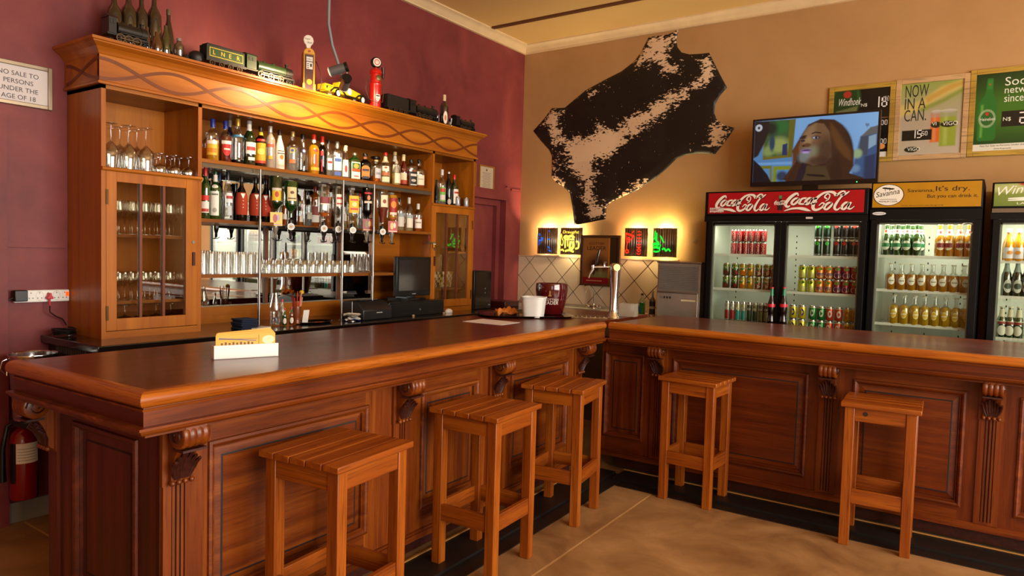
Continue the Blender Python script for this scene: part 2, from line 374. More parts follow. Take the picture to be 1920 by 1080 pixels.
# cornice
cv = [(0, 0), (.085, 0), (.085, -.012), (.07, -.02), (.045, -.04), (.03, -.06), (.022, -.068), (.022, -.082), (0, -.085)]
S(MB().sweep([((0, RY0, ZC), (1, 0, 0), (0, 0, 1)), ((0, 0, ZC), (1, -1, 0), (0, 0, 1)), ((RX1, 0, ZC), (0, -1, 0), (0, 0, 1))], cv), 'cornice', M_cream, 40)
# tiles on the back wall: square tiles laid on the diagonal
M_tile = mat('cream_tile', '#d8c2a4', .16, coat=.3, var=.03)
M_grout = mat('dark_grout', '#38220f', .8)
P(MB().box((-.0, -.004, .93), (1.84, 0, 1.515)), 'grout_bed', M_grout, WB)
P(MB().box((0, -.016, 1.515), (1.84, 0, 1.528)), 'tile_edge', mat('tile_edging', '#c8a888', .4), WB)
def clip(poly, a, b, c):   # keep a*x+b*z<=c
    o = []
    for i in range(len(poly)):
        p, q = poly[i], poly[(i+1)%len(poly)]; fp, fq = a*p[0]+b*p[1]-c, a*q[0]+b*q[1]-c
        if fp <= 0: o.append(p)
        if (fp < 0 < fq) or (fq < 0 < fp): t = fp/(fp-fq); o.append((p[0]+(q[0]-p[0])*t, p[1]+(q[1]-p[1])*t))
    return o
tn = ony(960+262/4.908, 400+578/4.908, 0); t2 = ony(960+465/4.908, 400+590/4.908, 0); HW = (t2.x-tn.x)/2; HH = HW*1.06
g = .0055
for i in range(-10, 22):
    for j in range(-6, 7):
        if (i+j)%2: continue
        cx, cz = tn.x+HW*i, tn.z+HH*(j+1) if False else tn.z+HH*j
        cx += HW
        q = [(cx-HW+g, cz), (cx, cz-HH+g), (cx+HW-g, cz), (cx, cz+HH-g)]
        for cl in ((-1, 0, -.002), (1, 0, 1.838), (0, -1, -.932), (0, 1, 1.513)):
            q = clip(q, *cl)
            if len(q) < 3: break
        if len(q) >= 3: P(MB().prism([(x, -.004, z) for x, z in q], (0, -.008, 0)), 'tile', M_tile, WB)

# ================================================================== BAR COUNTER
WD, WM, WLt = '#5e2709', '#944813', '#bc6a22'
def barwood(ax, tone=0):
    t = [('#3c1205', '#521c06', '#6a2a0a'), ('#4e1c03', '#6e3005', '#8c480b'), ('#461603', '#632605', '#7d3a0a')][tone]  # first tone puts the end face's shade into the colour; last darkens short arm
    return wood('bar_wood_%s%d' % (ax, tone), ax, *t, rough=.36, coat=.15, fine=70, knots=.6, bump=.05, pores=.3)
M_top = {a: wood('bar_top_'+a, a, '#4c1605', '#602006', '#742e0c', rough=.30, coat=.28, fine=60, knots=.3, bump=.03, pores=.12) for a in 'xy'}
M_carve = mat('dark_carved_wood', '#35120a', .4, coat=.15, var=.4, scale=60)
M_groove = mat('dark_groove', '#1d0904', .6)
class Arm:
    def __init__(s, org, a, n, ax): s.o, s.a, s.n, s.ax = Vector(org), Vector(a), Vector(n), ax
    def p(s, t, o, z): q = s.o+s.a*t+s.n*o; return Vector((q.x, q.y, z))
    def box(s, mb, t0, t1, o0, o1, z0, z1, mi=0):
        return mb.hexa([s.p(t0, o0, z0), s.p(t1, o0, z0), s.p(t1, o1, z0), s.p(t0, o1, z0), s.p(t0, o0, z1), s.p(t1, o0, z1), s.p(t1, o1, z1), s.p(t0, o1, z1)], mi)
TH = .0298
NX, NY = 2.1, -1.956
AL = Arm((NX, NY, 0), (math.sin(TH), -math.cos(TH), 0), (-math.cos(TH), -math.sin(TH), 0), 'y')
AR = Arm((NX, NY, 0), (1, .0077, 0), (-.0077, 1, 0), 'x')
ZB, WB_ = 1.08, .93
LL, LR = 3.326, 2.95
FACE = .15
NOSE = [(0, -.006), (-.004, -.002), (0, 0)]
def nose_prof(r=.026):   # half round nosing, (outward, up); outward is -inward
    return [(-.05, 0)]+[(r*math.sin(t)-r, r*math.cos(t)-r) for t in [PI*k/8 for k in range(9)]]+[(-.05, -2*r)]
CYMA = [(-.06, 0), (.0, 0), (.0, -.008), (-.008, -.011), (-.010, -.018), (-.018, -.026), (-.032, -.031), (-.04, -.033), (-.04, -.04), (-.06, -.04)]
def corbel(parent, A, t, z1=.955, w=.098, side=1):
    c = P(MB(), 'corbel', barwood('z', 1), parent)     # body filled below
    m = MB(); fo = FACE
    # side outline of the bracket in (outward, z)
    pr = [(0, z1), (.105, z1), (.118, z1-.02), (.122, z1-.045), (.115, z1-.068), (.098, z1-.085), (.075, z1-.10), (.055, z1-.13), (.042, z1-.16), (.034, z1-.19), (.032, z1-.225), (0, z1-.235)]
    a = [A.p(t-w*.40, fo-o, z) for o, z in pr]; off = A.a*(w*.80); m.prism(a, off)
    A.box(m, t-w/2-.01, t+w/2+.01, fo-.014, fo+.005, z1-.24, z1)
    c.data = m.mesh('corbel', [barwood('z', 1)], None)
    # rolled scroll with three rounded ribs, axis along the counter
    cz, co, R = z1-.052, fo-.078, .047; m2 = MB(); pf = []
    nseg = 40
    for k in range(nseg+1):
        x = k/nseg; r = R*(.97+.075*abs(math.sin(PI*4*x))) if 0 < k < nseg else R*.93; pf.append((r, (x-.5)*w))
    M4 = Matrix((( -A.n.x, 0, A.a.x), (-A.n.y, 0, A.a.y), (0, 1, 0)))
    m2.lathe(pf, 20, A.p(t, co, cz), M=M4)
    P(m2, 'scroll', barwood('x', 1), c, 40)
    # spiral eye on both flanks, acanthus ribs and the row of beads
    m3 = MB()
    for sgn in (-1, 1):
        pts = []
        for k in range(20): th = k*.55; rr = .038*(1-k/24); pts.append(A.p(t+sgn*w*.5, co-rr*math.cos(th), cz+rr*math.sin(th)))
        m3.tube(pts, .0035, 5)
    for k in range(7):
        x = t+(k-3)*w*.125; z0 = z1-.215; sp = (k-3)*.003; hh = .105-.012*abs(k-3)
        m3.tube([A.p(x-sp*1.5, fo-.034, z0), A.p(x, fo-.040, z0+hh*.42), A.p(x+sp*.6, fo-.052, z0+hh*.75), A.p(x+sp*.8, fo-.072, z0+hh)], [.006, .0085, .008, .006], 6)
    A.box(m3, t-w*.46, t+w*.46, fo-.112, fo-.05, z1-.108, z1-.100)
    P(m3, 'acanthus_leaf', M_carve, c, 50)
    m4 = MB()
    for k in range(4):
        q = A.p(t+(k-1.5)*w*.24, fo-.034, z1-.228); m4.lathe([(0, -.011), (.008, -.007), (.011, 0), (.008, .007), (0, .011)], 8, q)
    P(m4, 'bead_row', barwood('x', 1), c, 60)
def pilaster(parent, A, t, z0, z1, w=.11):
    m = MB(); o = FACE
    A.box(m, t-w/2, t-w*.23, o-.012, o+.01, z0, z1); A.box(m, t+w*.23, t+w/2, o-.012, o+.01, z0, z1)
    for k in range(3):
        x = t+(k-1)*w*.15; A.box(m, x-w*.045, x+w*.045, o-.010, o+.01, z0+.02, z1)
    A.box(m, t-w*.23, t+w*.23, o-.003, o+.01, z0+.02, z1, 1); A.box(m, t-w*.23, t+w*.23, o-.012, o+.01, z0, z0+.02)
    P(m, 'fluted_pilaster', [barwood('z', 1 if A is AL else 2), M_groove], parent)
def ring(mb, A, t0, t1, z0, z1, prof, mi=0):
    """mitred moulding round a rectangle; prof = (inset from the opening, depth inward from the face)"""
    cor = [(t0, z0, 1, 1), (t1, z0, -1, 1), (t1, z1, -1, -1), (t0, z1, 1, -1)]; n = len(prof); vs = []
    for t, z, st, sz in cor:
        for i, d in prof: vs.append(A.p(t+st*i, FACE+d, z+sz*i))
    fs = [(c*n+k, ((c+1)%4)*n+k, ((c+1)%4)*n+k+1, c*n+k+1) for c in range(4) for k in range(n-1)]
    mb.add(vs, fs, mi)
def panelled(root, A, tA, tB, opens, zb=.095, zt=.96, tone=1):
    """frame-and-panel front; opens = list of (t0, t1, z0, z1)"""
    prev = tA
    for (t0, t1, z0, z1) in opens+[(tB, None, 0, 0)]:
        m = MB(); A.box(m, prev, t0, FACE, FACE+.03, zb, zt); P(m, 'stile', barwood('z', tone), root)
        if t1 is None: break
        m = MB(); A.box(m, t0, t1, FACE, FACE+.03, z1, zt); P(m, 'rail', barwood(A.ax, tone), root)
        m = MB(); A.box(m, t0, t1, FACE, FACE+.03, zb, z0); P(m, 'rail', barwood(A.ax, tone), root)
        m = MB(); ring(m, A, t0, t1, z0, z1, [(-.016, -.0005), (-.014, -.010), (-.004, -.013), (.004, -.008), (.012, .004), (.016, .004), (.018, .022)]); P(m, 'panel_moulding', barwood(A.ax, tone), root)
        ax = 'z' if (t1-t0) < .5 else A.ax
        m = MB(); A.box(m, t0, t1, FACE+.018, FACE+.028, z0, z1); ring(m, A, t0+.05, t1-.05, z0+.05, z1-.05, [(-.034, .018), (-.003, .012), (0, .017), (.004, .011)])
        A.box(m, t0+.054, t1-.054, FACE+.011, FACE+.02, z0+.054, z1-.054)
        pn = P(m, 'panel', barwood(ax, tone), root)
        m = MB(); ring(m, A, t0+.05, t1-.05, z0+.05, z1-.05, [(-.0035, .0115), (0, .0105), (.0045, .0105)]); ring(m, A, t0, t1, z0, z1, [(.0175, .0175), (.020, .0174), (.024, .0176)]); P(m, 'groove', M_groove, pn)
        prev = t1
    m = MB(); A.box(m, tA, tB, FACE-.02, FACE+.0, zb, zb+.028); A.box(m, tA, tB, FACE-.012, FACE, zb+.028, zb+.04); P(m, 'base_moulding', barwood(A.ax, tone), root)
# ---- long arm parallel to the maroon wall
bl = T('bar_counter', 'long polished wooden bar counter with carved corbels, alongside the maroon wall', 'bar counter', (NX-.3, NY-1.7, 0))
m = MB()
A = AL; TS, TE, OW = -.86, LL, WB_
# slab (mitred over to the nosing)
v = [A.p(.05, .05, ZB), A.p(LL-.05, .05, ZB), A.p(LL-.05, OW, ZB), A.p(TS, OW, ZB), A.p(TS, .05, ZB)]
m.prism([(p.x, p.y, ZB-.05) for p in v], (0, 0, .05)); P(m, 'counter_top', M_top['y'], bl)
NOSEW = lambda a: wood('nosing_'+a, a, '#803c0a', '#a05412', '#bc7022', rough=.28, coat=.35, fine=70, knots=.4, bump=.04)
m = MB(); m.sweep([(A.p(0, 0, ZB), -A.n, (0, 0, 1)), (A.p(LL, 0, ZB), -A.n+A.a, (0, 0, 1))], nose_prof())
P(m, 'nosing', NOSEW('y'), bl, 35)
m = MB(); m.sweep([(A.p(LL, 0, ZB), -A.n+A.a, (0, 0, 1)), (A.p(LL, OW+.02, ZB), A.a, (0, 0, 1))], nose_prof()); P(m, 'nosing', NOSEW('x'), bl, 35)
m = MB(); ln = .022
fp = [(-.03, 0), (0, 0), (0, -.076), (-.03, -.076)]
m.sweep([(A.p(-.02, ln, ZB-.052), -A.n, (0, 0, 1)), (A.p(LL-ln, ln, ZB-.052), -A.n+A.a, (0, 0, 1))], fp)
P(m, 'fascia', barwood('y', 1), bl, None)
m = MB(); m.sweep([(A.p(LL-ln, ln, ZB-.052), -A.n+A.a, (0, 0, 1)), (A.p(LL-ln, OW, ZB-.052), A.a, (0, 0, 1))], fp); P(m, 'fascia', barwood('x', 0), bl)
m = MB(); m.sweep([(A.p(-.02, ln-.028, ZB-.112), -A.n, (0, 0, 1)), (A.p(LL-ln+.028, ln-.028, ZB-.112), -A.n+A.a, (0, 0, 1)), (A.p(LL-ln+.028, OW, ZB-.112), A.a, (0, 0, 1))], [(x, z) for x, z in CYMA])
m.sweep([(A.p(-.02, ln-.006, ZB-.056), -A.n, (0, 0, 1)), (A.p(LL-ln+.006, ln-.006, ZB-.056), -A.n+A.a, (0, 0, 1)), (A.p(LL-ln+.006, OW, ZB-.056), A.a, (0, 0, 1))], [(-.02, 0), (0, 0), (-.002, -.008), (-.02, -.012)])
P(m, 'cornice_moulding', barwood('y', 1), bl, None)
m = MB(); A.box(m, FACE, LL-FACE, ln+.02, OW-.05, ZB-.15, ZB-.052); A.box(m, FACE, LL-FACE-.03, FACE+.03, OW-.1, .02, ZB-.1); P(m, 'carcass', M_carve, bl)
panelled(bl, AL, FACE-.02, LL-FACE, [(.30, .98, .25, .82), (1.34, 1.80, .25, .82), (2.20, 2.98, .25, .82)])
for t in (.14, 1.17, 1.97, 3.115): corbel(bl, AL, t); pilaster(bl, AL, t, .13, .715)
# end of the counter: face turned towards the viewer's side of the room
AE = Arm(AL.p(LL, 0, 0), AL.n, AL.a*-1, 'x')
AE.ax = 'x'
def dark(ax): return barwood(ax, 0)
panelled(bl, AE, FACE, OW-.08, [(.30, .72, .22, .84)], tone=0)  # darker wood tone carries the shade of this face
corbel(bl, AE, OW-.02)
m = MB(); AE.box(m, OW-.08, OW-.01, FACE-.012, FACE+.3, .095, .955); P(m, 'end_post', barwood('z', 0), bl)
m = MB(); A.box(m, FACE+.05, LL-FACE-.08, FACE+.06, FACE+.08, 0, .1); P(m, 'kick_board', mat('olive_kickboard', '#3a2c14', .5), bl)
fs = fl
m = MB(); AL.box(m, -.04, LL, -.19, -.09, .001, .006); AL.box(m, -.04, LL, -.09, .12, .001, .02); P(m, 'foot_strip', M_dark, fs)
m = MB(); AL.box(m, -.02, LL, .112, .122, .02, .024); P(m, 'pale_edge', mat('pale_edge', '#b07a3c', .5), fs)  # thin paler strip along the inner side of the foot strip
# ---- short arm in front of the fridges
br = T('bar_counter', 'shorter polished wooden bar counter arm in front of the glass-door fridges', 'bar counter', (NX+1.6, NY+.5, 0))
A = AR; G = .012
m = MB(); v = [A.p(.0505, .05, ZB), A.p(LR, .05, ZB), A.p(LR, OW, ZB), A.p(.0505, OW, ZB)]; m.prism([(p.x, p.y, ZB-.05) for p in v], (0, 0, .05)); P(m, 'counter_top', M_top['x'], br)
m = MB(); m.sweep([(A.p(G, 0, ZB), -A.n, (0, 0, 1)), (A.p(LR, 0, ZB), -A.n, (0, 0, 1))], nose_prof()); P(m, 'nosing', NOSEW('x'), br, 35)
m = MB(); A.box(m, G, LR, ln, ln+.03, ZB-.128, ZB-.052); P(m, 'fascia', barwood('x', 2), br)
m = MB(); m.sweep([(A.p(G, ln-.028, ZB-.112), -A.n, (0, 0, 1)), (A.p(LR, ln-.028, ZB-.112), -A.n, (0, 0, 1))], CYMA)
m.sweep([(A.p(G, ln-.006, ZB-.056), -A.n, (0, 0, 1)), (A.p(LR, ln-.006, ZB-.056), -A.n, (0, 0, 1))], [(-.02, 0), (0, 0), (-.002, -.008), (-.02, -.012)]); P(m, 'cornice_moulding', barwood('x', 1), br)
m = MB(); A.box(m, FACE, LR, ln+.02, OW-.05, ZB-.15, ZB-.052); A.box(m, .02, LR, FACE+.03, OW-.1, .02, ZB-.1); P(m, 'carcass', M_carve, br)
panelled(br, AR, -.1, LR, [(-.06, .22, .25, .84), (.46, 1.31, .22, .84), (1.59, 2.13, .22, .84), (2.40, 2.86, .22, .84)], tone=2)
for t in (.345, 1.445, 2.262): corbel(br, AR, t); pilaster(br, AR, t, .13, .715)
m = MB(); A.box(m, -.05, LR, FACE+.06, FACE+.08, 0, .1); P(m, 'kick_board', mat('olive_kickboard', '#3a2c14', .5), br)
fs = fl
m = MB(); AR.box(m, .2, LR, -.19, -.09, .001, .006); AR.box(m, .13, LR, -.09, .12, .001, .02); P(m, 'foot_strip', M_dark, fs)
m = MB(); AR.box(m, .12, LR, .112, .122, .02, .024); P(m, 'pale_edge', mat('pale_edge', '#b07a3c', .5), fs)  # same paler strip along the short arm

# ================================================================== BAR STOOLS
M_st = {a: wood('stool_wood_'+a, a, '#6c2c06', '#8c440c', '#aa5e16', rough=.38, coat=.12, fine=70, knots=.5, bump=.06) for a in 'xyz'}
M_edge = mat('worn_wood_edge', '#d08a45', .35)
def stool(sx, sy, label, loc, rz, screw=False):
    """seat sx by sy, slats run along y"""
    H = .79; tk = .026
    t = T('bar_stool', label, 'bar stool', loc, 'square slatted wooden bar stools at the counter', rz)
    for k in range(5):
        w = sx/5; x0 = -sx/2+k*w+.002; m = MB().box((x0, -sy/2, H-tk), (x0+w-.004, sy/2, H))
        P(m, 'seat_slat', M_st['y'], t, local=True, bevel=.004)
    for ax in (-1, 1):
        for ay in (-1, 1):
            cx, cy = ax*(sx/2-.045), ay*(sy/2-.045)
            P(MB().box((cx-.025, cy-.025, 0), (cx+.025, cy+.025, H-tk)), 'leg', M_st['z'], t, local=True, bevel=.003)
    for z0, z1, nm in ((H-tk-.075, H-tk, 'apron'), (.235, .315, 'stretcher')):
        for s in (-1, 1):
            y = s*(sy/2-.036); P(MB().box((-sx/2+.07, y-.011, z0), (sx/2-.07, y+.011, z1)), nm, M_st['x'], t, local=True, bevel=.0025)
            x = s*(sx/2-.036); P(MB().box((x-.011, -sy/2+.07, z0), (x+.011, sy/2-.07, z1)), nm, M_st['y'], t, local=True, bevel=.0025)
    if screw:
        m = MB().lathe([(.012, 0), (.012, .003)], 12, (0, 0, 0), M=Matrix(((0, 0, 1), (1, 0, 0), (0, 1, 0))))
        o = P(m, 'bolt_hole', M_groove, t, local=True); o.location = (sx/2-.0258, -.07, H-tk-.03)
    return t
stool(.40, .43, 'slatted wooden bar stool nearest the square end of the long counter', (2.306, -4.574, 0), .10)
stool(.40, .42, 'slatted wooden bar stool, middle one of the three along the long counter', (2.303, -3.62, 0), .06)
stool(.39, .42, 'slatted wooden bar stool by the long counter, closest to the inner corner of the bar', (2.262, -2.79, 0), .16)
stool(.35, .385, 'slatted wooden bar stool under the fridge-side counter, close to the bar corner', (2.80, -2.035, 0), PI/2-.04)
stool(.37, .385, 'slatted wooden bar stool with a dark bolt hole, at the fridge-side counter', (3.865, -2.055, 0), -PI/2+.06, True)
# ================================================================== BACK COUNTER AND BOTTLE CABINET
CT = 1.02
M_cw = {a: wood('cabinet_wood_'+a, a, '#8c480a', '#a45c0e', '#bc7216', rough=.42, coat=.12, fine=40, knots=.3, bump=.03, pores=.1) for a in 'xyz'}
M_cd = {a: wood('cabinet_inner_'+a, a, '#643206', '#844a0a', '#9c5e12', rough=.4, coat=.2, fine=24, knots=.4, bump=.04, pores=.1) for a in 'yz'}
M_ctr = mat('black_counter', '#160d0a', .18, coat=.5)
M_inlay = mat('inlay_wood', '#6c3208', .4)
M_chr = mat('chrome', '#d8d8d8', .12, metal=1, var=.02)
M_chr2 = mat('brushed_steel', '#a8a49c', .3, metal=1, var=.06, scale=30)
M_blk = mat('black_plastic', '#0d0c0c', .35, var=.02)
M_blk2 = mat('black_gloss', '#0b0a0a', .14, coat=.4, var=.02)
M_wht = mat('white_plastic', '#e9e8e4', .4, var=.02)
M_pap = mat('white_paper', '#eeeae2', .7, var=.02)
M_mir = mat('mirror_glass', '#e6e6e0', .02, metal=1, var=0)
M_pane = glass('window_pane', '#f4f1e8', .07, .5, .01)
M_gl = glass('clear_glass', '#f6f6f3', .12, .9, .03)
cf = onz(161, 652, CT).x
bc = T('back_counter', 'black worktop and cupboards along the maroon wall under the bottle cabinet', 'counter', (.3, -3, 0))
m = MB().box((.0, -4.70, CT-.04), (cf, -.62, CT)); P(m, 'worktop', M_ctr, bc, bevel=.004)
m = MB().box((.0, -4.66, .0), (cf-.04, -.62, CT-.04)); P(m, 'cupboard', mat('dark_cupboard', '#1a100c', .5), bc)
m = MB()
for k in range(13): y = -4.66; x = .12+k*.028; m.box((x, y-.012, CT-.085), (x+.016, y, CT-.045))
P(m, 'vent_slats', mat('grey_vent', '#4a463e', .4), bc)
YA, YB, YC, YD = -4.56, -3.985, -1.905, -1.325
XF, ZT = .395, 2.385
cab = T('bottle_cabinet', 'tall orange-brown wooden back-bar cabinet holding bottles and glasses, with two glazed side towers', 'cabinet', (.2, -2.95, CT))
for y0, y1 in ((YA, YA+.024), (YB-.024, YB), (YC, YC+.024), (YD-.024, YD)):
    P(MB().box((.004, y0, CT), (XF, y1, ZT)), 'side_panel', M_cw['z'], cab)
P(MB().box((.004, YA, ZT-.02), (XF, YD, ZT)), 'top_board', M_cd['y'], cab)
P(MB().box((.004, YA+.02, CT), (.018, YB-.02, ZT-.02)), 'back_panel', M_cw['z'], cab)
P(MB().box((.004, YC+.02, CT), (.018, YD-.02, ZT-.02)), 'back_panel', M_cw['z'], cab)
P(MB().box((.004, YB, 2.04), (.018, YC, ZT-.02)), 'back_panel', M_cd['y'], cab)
ym1, ym2, ym3 = onx(500, 450, .03).y, onx(637, 450, .03).y, onx(700, 450, .03).y
P(MB().box((.004, ym3, 1.13), (.03, YC, 2.04)), 'back_panel', M_cw['y'], cab)
for a, b in ((YB, ym1-.012), (ym1+.012, ym2-.012), (ym2+.012, ym3)):
    P(MB().box((.006, a, 1.135), (.02, b, 2.04)), 'mirror', M_mir, cab)
for y in (ym1, ym2): P(MB().box((.004, y-.014, 1.13), (.032, y+.014, 2.04)), 'mirror_strip', mat('strip_wood', '#6a3a1c', .4), cab)
P(MB().box((.004, YB, CT), (.034, YC, 1.132)), 'backsplash', M_cw['y'], cab)
P(MB().box((.02, YB, 1.132), (.04, ym3, 1.138)), 'mirror_ledge', mat('ledge_grey', '#8a8070', .3), cab)
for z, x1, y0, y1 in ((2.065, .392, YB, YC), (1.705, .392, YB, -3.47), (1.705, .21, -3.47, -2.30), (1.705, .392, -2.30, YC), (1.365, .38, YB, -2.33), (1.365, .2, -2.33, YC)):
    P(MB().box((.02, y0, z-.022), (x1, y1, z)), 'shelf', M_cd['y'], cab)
m = MB().box((.28, -3.47, 1.668), (.312, -2.30, 1.69)); P(m, 'optic_rail', M_blk, cab)
m = MB()
for y0, y1 in ((YB+.0, YC),): m.box((.3, y0, 2.015), (.385, y1, 2.042))
P(m, 'shelf_light_strip', mat('silver_strip', '#8c8a80', .2, metal=.8), cab)
for y in (-3.6, -2.905, -2.6):
    m = MB().lathe([(.0085, CT), (.0085, 2.04)], 12, (.426, y, 0))
    for z in (1.355, 1.70): m.lathe([(.012, z-.02), (.012, z+.02)], 12, (.426, y, 0))
    m.lathe([(.018, CT), (.016, CT+.006), (.009, CT+.012)], 12, (.426, y, 0)); P(m, 'chrome_post', mat('post_steel', '#8a8680', .28, metal=1, var=.03), cab, 40)
def glazed_door(y0, y1, hinge, lock):
    z0, z1 = 1.062, 1.93; oy0, oy1, oz0, oz1 = y0+.055, y1-.075 if hinge == 'a' else y1-.055, 1.127, 1.875
    if hinge == 'b': oy0 = y0+.03
    x0, x1 = XF-.018, XF+.004
    m = MB().box((x0, y0, z0), (x1, oy0, z1)).box((x0, oy1, z0), (x1, y1, z1)).box((x0, oy0, z0), (x1, oy1, oz0)).box((x0, oy0, oz1), (x1, oy1, z1))
    d = P(m, 'door', M_cw['z'], cab, bevel=.0015)
    w = (oy1-oy0)/3
    for k in (1, 2): P(MB().box((x0+.004, oy0+w*k-.0075, oz0), (x1-.002, oy0+w*k+.0075, oz1)), 'muntin', M_inlay, d)
    for k in range(3): P(MB().box((x0+.006, oy0+w*k+.0075*(k > 0), oz0), (x0+.009, oy0+w*(k+1)-.0075*(k < 2), oz1)), 'pane', M_pane, d)
    yh = y0+.004 if hinge == 'a' else y1-.004
    for z in (1.16, 1.79): P(MB().box((x1, yh-.006, z-.04), (x1+.004, yh+.006, z+.04)), 'hinge', mat('brass_dark', '#5a4020', .35, metal=.8), d)
    yk = y1-.03 if hinge == 'a' else y0+.014
    P(MB().box((x1, yk-.007, 1.42), (x1+.012, yk+.007, 1.50)), 'handle', mat('dark_pull', '#4c2212', .4), d)
    P(MB().lathe([(.010, 0), (.010, .004)], 12, (x1, yk, 1.56), M=Matrix(((0, 0, 1), (1, 0, 0), (0, 1, 0)))), 'lock', M_chr2, d)
    return d
glazed_door(YA+.024, YB-.024, 'a', 1); glazed_door(YC+.024, YD-.024, 'b', 1)
for y0, y1 in ((YA, YB), (YC, YD)):
    P(MB().box((XF-.03, y0+.024, CT), (XF-.001, y1-.024, 1.058)), 'bottom_rail', M_cw['y'], cab)
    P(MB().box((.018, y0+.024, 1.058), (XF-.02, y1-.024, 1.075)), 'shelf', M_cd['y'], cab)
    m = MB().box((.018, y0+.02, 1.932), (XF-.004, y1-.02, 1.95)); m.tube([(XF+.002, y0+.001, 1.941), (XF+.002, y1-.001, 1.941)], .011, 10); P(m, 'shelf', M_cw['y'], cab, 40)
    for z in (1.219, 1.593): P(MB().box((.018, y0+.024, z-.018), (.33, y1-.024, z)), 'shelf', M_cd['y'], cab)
# crown: fascia with interlaced inlay, ledge and cornice
F0, F1, ZC0, ZC1 = YA-.012, YD+.012, ZT, 2.545
m = MB().box((XF-.012, F0, ZC0), (XF+.006, F1, ZC1)).box((.004, F0, ZC0), (XF, F0+.016, ZC1)).box((.004, F1-.016, ZC0), (XF, F1, ZC1)); fa = P(m, 'fascia', M_cw['y'], cab)
P(MB().sweep([((.004, F0, ZC0), (0, -1, 0), (0, 0, 1)), ((XF+.006, F0, ZC0), (1, -1, 0), (0, 0, 1)), ((XF+.006, F1, ZC0), (1, 1, 0), (0, 0, 1)), ((.004, F1, ZC0), (0, 1, 0), (0, 0, 1))], [(0, 0), (.008, .002), (.008, .014), (0, .02)]), 'fascia_ledge', M_cw['y'], cab)
cp = [(0, -.005), (.006, 0), (.012, .012), (.026, .03), (.045, .042), (.052, .046), (.052, .052), (.062, .056), (.062, .07), (0, .07)]
P(MB().sweep([((.0, F0, ZC1), (0, -1, 0), (0, 0, 1)), ((XF+.006, F0, ZC1), (1, -1, 0), (0, 0, 1)), ((XF+.006, F1, ZC1), (1, 1, 0), (0, 0, 1)), ((.0, F1, ZC1), (0, 1, 0), (0, 0, 1))], cp), 'cornice_moulding', M_cw['y'], cab)
P(MB().box((.0, F0, ZC1+.04), (XF+.005, F1, ZC1+.069)), 'crown_board', M_cw['y'], cab)
ZTOP = ZC1+.07
for ph in (0, 1):
    for part in ('front', 'side'):
        m = MB(); N_ = 150 if part == 'front' else 24; L_ = []; U_ = []
        a0, a1 = (F0+.002, F1-.002)
        for i in range(N_+1):
            if part == 'front': y = a0+(a1-a0)*i/N_; s_ = y+4.359
            else: s_ = (F0+4.359)-(XF-.0)*i/N_*.95
            th = PI*s_/.408+PI*ph; z = 2.467+.052*math.sin(th); sl = .052*PI/.408*math.cos(th); w = .009*math.sqrt(1+sl*sl)
            pt = (XF+.0075+.0012*ph, y) if part == 'front' else (XF+.004-XF*i/N_*.95, F0-.0015-.0012*ph)
            L_.append((pt[0], pt[1], z-w)); U_.append((pt[0], pt[1], z+w))
        m.add(L_+U_, [(i, i+1, N_+1+i+1, N_+1+i) for i in range(N_)]); P(m, 'inlay', M_inlay, fa)

# ------------------------------------------------------------------ bottles
KINDS = {
 'std':  [(0, .0), (.9, 0), (1, .02), (1, .60), (.95, .65), (.7, .71), (.40, .76), (.34, .80), (.33, .95)],
 'wine': [(0, .0), (.9, 0), (1, .02), (1, .52), (.93, .60), (.66, .70), (.40, .77), (.34, .82), (.33, .96)],
 'cone': [(0, .0), (.9, 0), (1, .02), (.98, .45), (.85, .58), (.6, .70), (.42, .78), (.36, .82), (.34, .95)],
 'flat': [(0, .0), (.9, 0), (1, .02), (1, .72), (.9, .78), (.55, .82), (.36, .85), (.34, .95)],
 'slim': [(0, .0), (.9, 0), (1, .02), (1, .66), (.9, .72), (.55, .78), (.42, .82), (.40, .95)],
 'beer': [(0, .0), (.9, 0), (1, .02), (1, .52), (.92, .60), (.62, .70), (.46, .80), (.42, .90), (.42, .985)],
 'cider': [(0, .0), (.9, 0), (1, .02), (1, .52), (.88, .62), (.48, .68), (.40, .74), (.38, .97)],
 'rib':  [(0, .0), (.8, 0), (.95, .02), (1, .1), (.9, .16), (1, .22), (.9, .28), (1, .34), (.9, .40), (1, .46), (.9, .52), (.94, .58), (.7, .68), (.4, .76), (.34, .80), (.33, .95)],
 'cola': [(0, 0), (.9, 0), (1, .03), (.96, .14), (.82, .24), (.86, .34), (1, .46), (.98, .54), (.7, .68), (.45, .80), (.38, .90), (.38, .98)],
}
def prof_r(pr, t):
    for (r0, z0), (r1, z1) in zip(pr, pr[1:]):
        if z0 <= t <= z1 and z1 > z0: return r0+(r1-r0)*(t-z0)/(z1-z0)
    return pr[-1][0]
